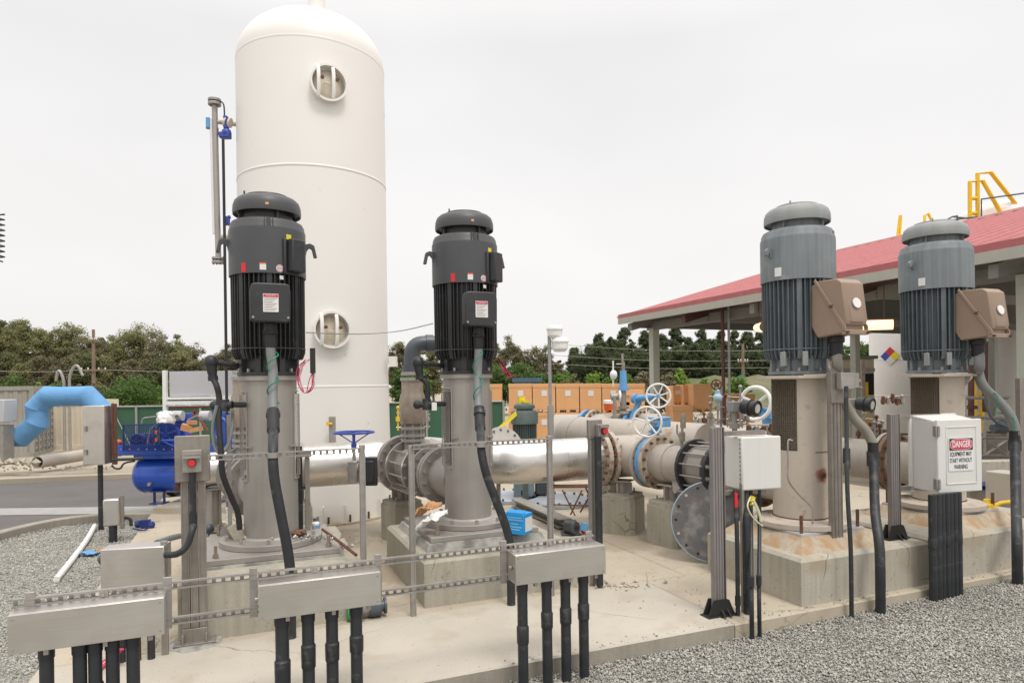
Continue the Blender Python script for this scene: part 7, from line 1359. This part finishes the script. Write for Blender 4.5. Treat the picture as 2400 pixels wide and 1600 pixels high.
T = Thing('gear_unit', 'small grey gear unit at the end of the steel beam by the slim post', 'gear unit', Gz(1340, 1250, 0)); q = Gz(1338, 1250, 0); b = MB(); b.cyl(q + Vector((-.05, 0, .1)), q + Vector((.06, -.12, .1)), .085, n=20); b.box(q + Vector((0, .05, .09)), (.16, .14, .15)); b.box(q + Vector((0, 0, .01)), (.26, .22, .02)); T.part('gear_housing', b, M['pvc'], world=True, bev=.01); b = MB(); b.cyl(q + Vector((.06, -.12, .1)), q + Vector((.07, -.135, .1)), .03, n=14); T.part('shaft_seal', b, M['dark'], world=True)
b = MB(); b.box(Gz(1370, 1245, .06) + Vector((0, 0, .06)), (.10, .04, .11), m=Matrix.Rotation(.3, 3, 'Y')); solo('blue_scrap', 'small blue plastic scrap beside the slim stop button post', 'scrap', b, M['bluev'], bev=.01)
b = MB(); b.sph(Gz(1370, 1250, .0) + Vector((0, 0, .035)), .045, 12, (1.1, .8, .8)); solo('red_scrap', 'small red lump below the blue plastic scrap', 'scrap', b, M['red'])
T = Thing('folding_table', 'folding work bench with rusty brown crossed legs under the silver pipe', 'table', Gz(1340, 1208, 0)); d0 = 8.6
b = MB(); a_ = P(1296, 1142, d0); c_ = P(1392, 1140, d0); b.box(((a_.x + c_.x) / 2, d0 + .1, a_.z), (c_.x - a_.x, .18, .022)); T.part('table_top', b, M['rust'], world=True, bev=.005)
for (x1, y1, x2, y2, o) in ((1318, 1148, 1348, 1208, 0), (1364, 1148, 1337, 1206, 0), (1370, 1135, 1392, 1190, .2), (1395, 1140, 1360, 1200, .2)): b = MB(); b.cyl(P(x1, y1, d0 + o), P(x2, y2, d0 + o), .011, n=6); T.part('leg', b, M['rust'], world=True)
b = MB(); b.cyl(P(1296, 1182, d0), P(1380, 1184, d0), .01, n=6); T.part('stretcher', b, M['rust'], world=True)
b = MB(); b.tube(curve([P(756, 1240, 6.4), P(790, 1265, 6.0), P(835, 1300, 5.7)], 5), .014, 6); solo('rusty_rod', 'thin rusty rod lying diagonally right of the left pedestal', 'rod', b, M['rust'])
# ================================================================== TREES
def tree(px, ytop, d, wpx, kind, label, group, shape='round', bare=.0, seed=0, base=-.5, nl=1500, ls=.30, cat='tree', trunk=True, low=.18):
    rg = np.random.default_rng(seed + int(px * 7) + 2000); top = P(px, ytop, d); H = top.z - base; Wm = wpx / F * d / 2; x0 = top.x
    T = Thing('pine_tree' if shape == 'pine' else ('shrub' if cat == 'shrub' else 'tree'), label, cat, (x0, d, base), 0, group)
    pex = rg.uniform(.45, .85)
    K = 90 if shape != 'pine' else 130; C = []
    for i in range(K):
        if shape == 'pine': t = rg.uniform(0.08, 1) ** .9; rad = Wm * 1.05 * (1.04 - t) ** pex * rg.uniform(.35, 1.0); a = rg.uniform(0, 6.28); C.append((rad * math.cos(a), rad * math.sin(a), H * (low + (1 - low) * t) - .25, max(.4, .27 * Wm * (1.25 - t)) * rg.uniform(.6, 1.2)))
        else:
            v = rg.normal(0, 1, 3); v /= np.linalg.norm(v); q = rg.uniform(.35, .92); cz = H * (low + 1) / 2; hz = H * (1 - low) / 2; z = cz + v[2] * hz * q; C.append((v[0] * Wm * q, v[1] * Wm * q, z, rg.uniform(.18, .42) * min(Wm, hz * 1.2)))
    C = np.array(C); n = nl; ci = rg.integers(0, len(C), n); dirs = rg.normal(0, 1, (n, 3)); dirs /= np.linalg.norm(dirs, axis=1)[:, None]
    cen = C[ci, :3] + dirs * (C[ci, 3] * rg.uniform(.25, 1.18, n))[:, None] * np.array([1, 1, .75 if shape != 'pine' else .9]); cen[:, 2] = np.minimum(cen[:, 2], H)
    s = ls * rg.uniform(.5, 1.3, n)[:, None]; nr = dirs * .8 + np.array([0, 0, .35]) + rg.normal(0, .45, (n, 3)); nr /= np.linalg.norm(nr, axis=1)[:, None]
    a = np.cross(nr, rg.normal(0, 1, (n, 3))); a /= np.linalg.norm(a, axis=1)[:, None]; b_ = np.cross(nr, a)
    vv = np.stack([cen - a * s * .5 - b_ * s * .3, cen + a * s * .5 - b_ * s * .35, cen + a * s * .6 + b_ * s * .3, cen - a * s * .3 + b_ * s * .4], 1).reshape(-1, 3)
    ctr = np.array([0, 0, H * .5]); on = (cen - ctr) / np.array([Wm, Wm, H * .5]); sn = dirs * .65 + on * .45 + np.array([0, 0, .25]) + nr * .3; sn /= np.linalg.norm(sn, axis=1)[:, None]; sn = np.repeat(sn, 4, 0)
    me = bpy.data.meshes.new('crown'); me.vertices.add(4 * n); me.vertices.foreach_set('co', vv.astype(np.float32).ravel()); me.loops.add(4 * n); me.loops.foreach_set('vertex_index', np.arange(4 * n, dtype=np.int32)); me.polygons.add(n); me.polygons.foreach_set('loop_start', np.arange(0, 4 * n, 4, dtype=np.int32)); me.polygons.foreach_set('loop_total', np.full(n, 4, dtype=np.int32)); me.update(calc_edges=True); me.polygons.foreach_set('use_smooth', [True] * n); me.normals_split_custom_set_from_vertices([tuple(q) for q in sn]); me.materials.append(M[kind])
    o = bpy.data.objects.new('foliage' if cat == 'shrub' else 'crown', me); sc.collection.objects.link(o); o.parent = T.o
    if trunk:
        b = MB(); rn = random.Random(seed + int(px)); r0 = max(.10, H * .022); sp = [Vector((rn.uniform(-.15, .15), rn.uniform(-.1, .1), H * t)) for t in (0, .3, .6, .85)]; sp[0] = Vector((0, 0, 0)); b.tube(curve(sp, 4), [r0 * (1 - .07 * i) for i in range(13)], 7)
        for i in rg.choice(len(C), 9 if bare < .5 else 16): t = min(.8, max(.2, C[i][2] / H * .6)); p0 = Vector((0, 0, H * t)); e = Vector(C[i][:3]); m_ = p0.lerp(e, .5) + Vector((0, 0, -.1 * H * .2)); b.tube(curve([p0, m_, e + (e - p0) * (.12 if bare else 0)], 3), [r0 * .42, r0 * .36, r0 * .3, r0 * .24, r0 * .18, r0 * .12, r0 * .07], 5)
        T.part('trunk', b, M['barkp'] if bare else M['bark'])
    return T
LT = [(-25, 735, 85, 'lf_dark', 0), (15, 737, 80, 'lf_dark', 0), (64, 738, 105, 'lf_olive', 0), (118, 752, 90, 'lf_dark', 0), (165, 755, 95, 'lf_olive', 0), (212, 776, 80, 'lf_brown', 0), (252, 782, 60, 'lf_dark', 0), (312, 750, 130, 'lf_olive', 0), (368, 764, 70, 'lf_pale', 1), (412, 782, 66, 'lf_olive', 0), (452, 797, 74, 'lf_brown', 1), (488, 828, 50, 'lf_pale', 1), (532, 796, 66, 'lf_brown', 0)]
nm_ = {'lf_dark': 'dark green', 'lf_olive': 'olive green', 'lf_brown': 'brownish', 'lf_pale': 'sparse pale limbed', 'lf_pine': 'dark', 'lf_mid': 'mid green', 'lf_bright': 'bright green', 'lf_green': 'fresh green'}
g_ = 'trees behind the left fence'
for i, (px, yt, wp, kd, br) in enumerate(LT): tree(px, yt, 78 - (i % 3) * 2, wp, kd, '%s broad tree in the tall left row, %s from the left' % (nm_[kd], ORD[i]), g_, bare=br, seed=i, nl=(7500 if br else 21000), ls=.135, low=.25)
for i, px in enumerate(range(-30, 520, 46)): kd = ('lf_brown', 'lf_dark', 'lf_olive', 'lf_brown')[i % 4]; tree(px, 812 + (i * 37) % 26, 70, 78, kd, '%s lower tree in front of the tall left row, %s from the left' % (nm_[kd], ORD[i]), g_, seed=100 + i, nl=15000, ls=.135, bare=(i % 3 == 1), low=.02)
g_ = 'shrubs along the fence'
for i, (px, yt, d, wp, kd, lb) in enumerate(((311, 866, 36, 140, 'lf_mid', 'large rounded green shrub left of the grey trailer panel'), (30, 872, 40, 90, 'lf_mid', 'green shrub above the container at the left edge'), (130, 885, 38, 46, 'lf_green', 'fresh green shrub behind the hooked vent pipes'), (92, 884, 38, 30, 'lf_bright', 'small yellow green shrub behind the beige container'), (386, 880, 34, 34, 'lf_green', 'yellow green shrub just left of the trailer panel'), (180, 888, 38, 50, 'lf_brown', 'dry brown shrub right of the hooked vent pipes'), (225, 880, 42, 60, 'lf_brown', 'brown shrub at the foot of the left utility pole'))): tree(px, yt, d, wp, kd, lb, g_, seed=200 + i, nl=8000 if wp > 80 else 2600, ls=.10, cat='shrub', low=0, trunk=False)
g_ = 'trees between the tank and the pines'
for i, (px, yt, wp, kd, br) in enumerate(((935, 795, 60, 'lf_brown', 1), (975, 805, 60, 'lf_olive', 0), (1015, 800, 60, 'lf_olive', 0), (1160, 800, 60, 'lf_olive', 0), (1198, 780, 76, 'lf_brown', 0), (1242, 808, 84, 'lf_brown', 0), (1280, 800, 46, 'lf_pale', 1), (1305, 840, 44, 'lf_brown', 1))): tree(px, yt, 76, wp, kd, '%s tree between the tank and the pines, %s from the left' % (nm_[kd], ORD[i]), g_, bare=br, seed=300 + i, nl=3200 if kd == 'lf_pale' else 14000, ls=.135, low=.12)
for i, (px, yt, wp, kd) in enumerate(((940, 850, 60, 'lf_mid'), (985, 862, 60, 'lf_green'), (1170, 852, 80, 'lf_mid'), (1225, 845, 90, 'lf_mid'), (1270, 858, 60, 'lf_mid'), (1320, 862, 60, 'lf_green'))): tree(px, yt, 52, wp, kd, '%s round bush in front of the brown trees, %s from the left' % (nm_[kd], ORD[i]), 'bushes behind the orange boxes', seed=400 + i, nl=6000, ls=.14, cat='shrub', low=0, trunk=False)
PT = [(1352, 822, 58), (1393, 800, 50), (1405, 783, 52), (1432, 777, 56), (1452, 792, 44), (1468, 772, 52), (1496, 804, 48), (1508, 776, 40), (1532, 790, 50), (1556, 778, 54), (1586, 768, 52), (1612, 782, 50), (1640, 770, 56), (1668, 780, 52), (1694, 770, 52), (1722, 778, 54), (1748, 766, 54), (1776, 776, 54), (1806, 770, 56), (1840, 778, 60)]
for i, (px, yt, wp) in enumerate(PT): tree(px + (i * 29) % 13 - 6, yt + (i * 37) % 23 - 8, 84 + (i % 4) * 3, wp * (1.3 + .35 * ((i * 7) % 4)), 'lf_pine', 'dark pine in the long row, %s from the left' % ORD[i], 'pines behind the orange boxes', 'pine', seed=500 + i, nl=15000, ls=.16, low=.0)
for i, px in enumerate((1400, 1445, 1490, 1535, 1580, 1625, 1670, 1715, 1760, 1805)): tree(px + (i * 17) % 19, 800 + (i * 31) % 38, 78, 80 + (i * 23) % 50, 'lf_pine', 'lower dark pine in front of the long row, %s from the left' % ORD[i], 'pines behind the orange boxes', 'pine', seed=540 + i, nl=11000, ls=.16, low=.0)
for i, px in enumerate(range(1385, 1850, 42)): tree(px + (i * 11) % 17, 806 + (i * 23) % 19, 80, 105 + (i * 7) % 30, 'lf_pine', 'broad dark tree filling the foot of the pine row, %s from the left' % ORD[i], 'pines behind the orange boxes', seed=570 + i, nl=12000, ls=.16, low=.0, trunk=False)
for i, (px, yt) in enumerate(((1975, 800), (2012, 792), (2046, 798), (2080, 800))): tree(px, yt, 60, 70, 'lf_mid', 'green tree under the canopy edge behind the cream building, %s from the left' % ORD[i], 'trees behind the cream building', seed=600 + i, nl=7000, ls=.17, low=.05)
for i, (px, yt, wp, kd) in enumerate(((1395, 860, 66, 'lf_bright'), (1432, 876, 50, 'lf_green'), (1475, 872, 50, 'lf_green'), (1512, 868, 60, 'lf_pale'), (1566, 866, 40, 'lf_pale'), (1595, 860, 50, 'lf_bright'), (1650, 884, 40, 'lf_green'), (1730, 876, 60, 'lf_green'), (1340, 872, 50, 'lf_olive'), (1545, 884, 50, 'lf_pale'))): tree(px, yt, 48, wp, kd, '%s low shrub at the foot of the pines, %s in the row' % (nm_[kd], ORD[i]), 'shrubs at the foot of the pines', seed=700 + i, nl=4500, ls=.12, cat='shrub', low=0, trunk=False)
mb = MB(); nx, ny = 30, 8
for j in range(ny + 1):
    for i in range(nx + 1): x = 12 + 50 * i / nx; y = 52 + 34 * j / ny; h = 3.0 * math.sin(math.pi * min(1, j / ny * .62)) * min(1, i / 5); mb.v.append((x, y, -.55 + h + .25 * math.sin(x * 1.3 + y)))
for j in range(ny):
    for i in range(nx): a = j * (nx + 1) + i; mb.f.append((a, a + 1, a + nx + 2, a + nx + 1))
struct('hill', mb, M['scrub'])
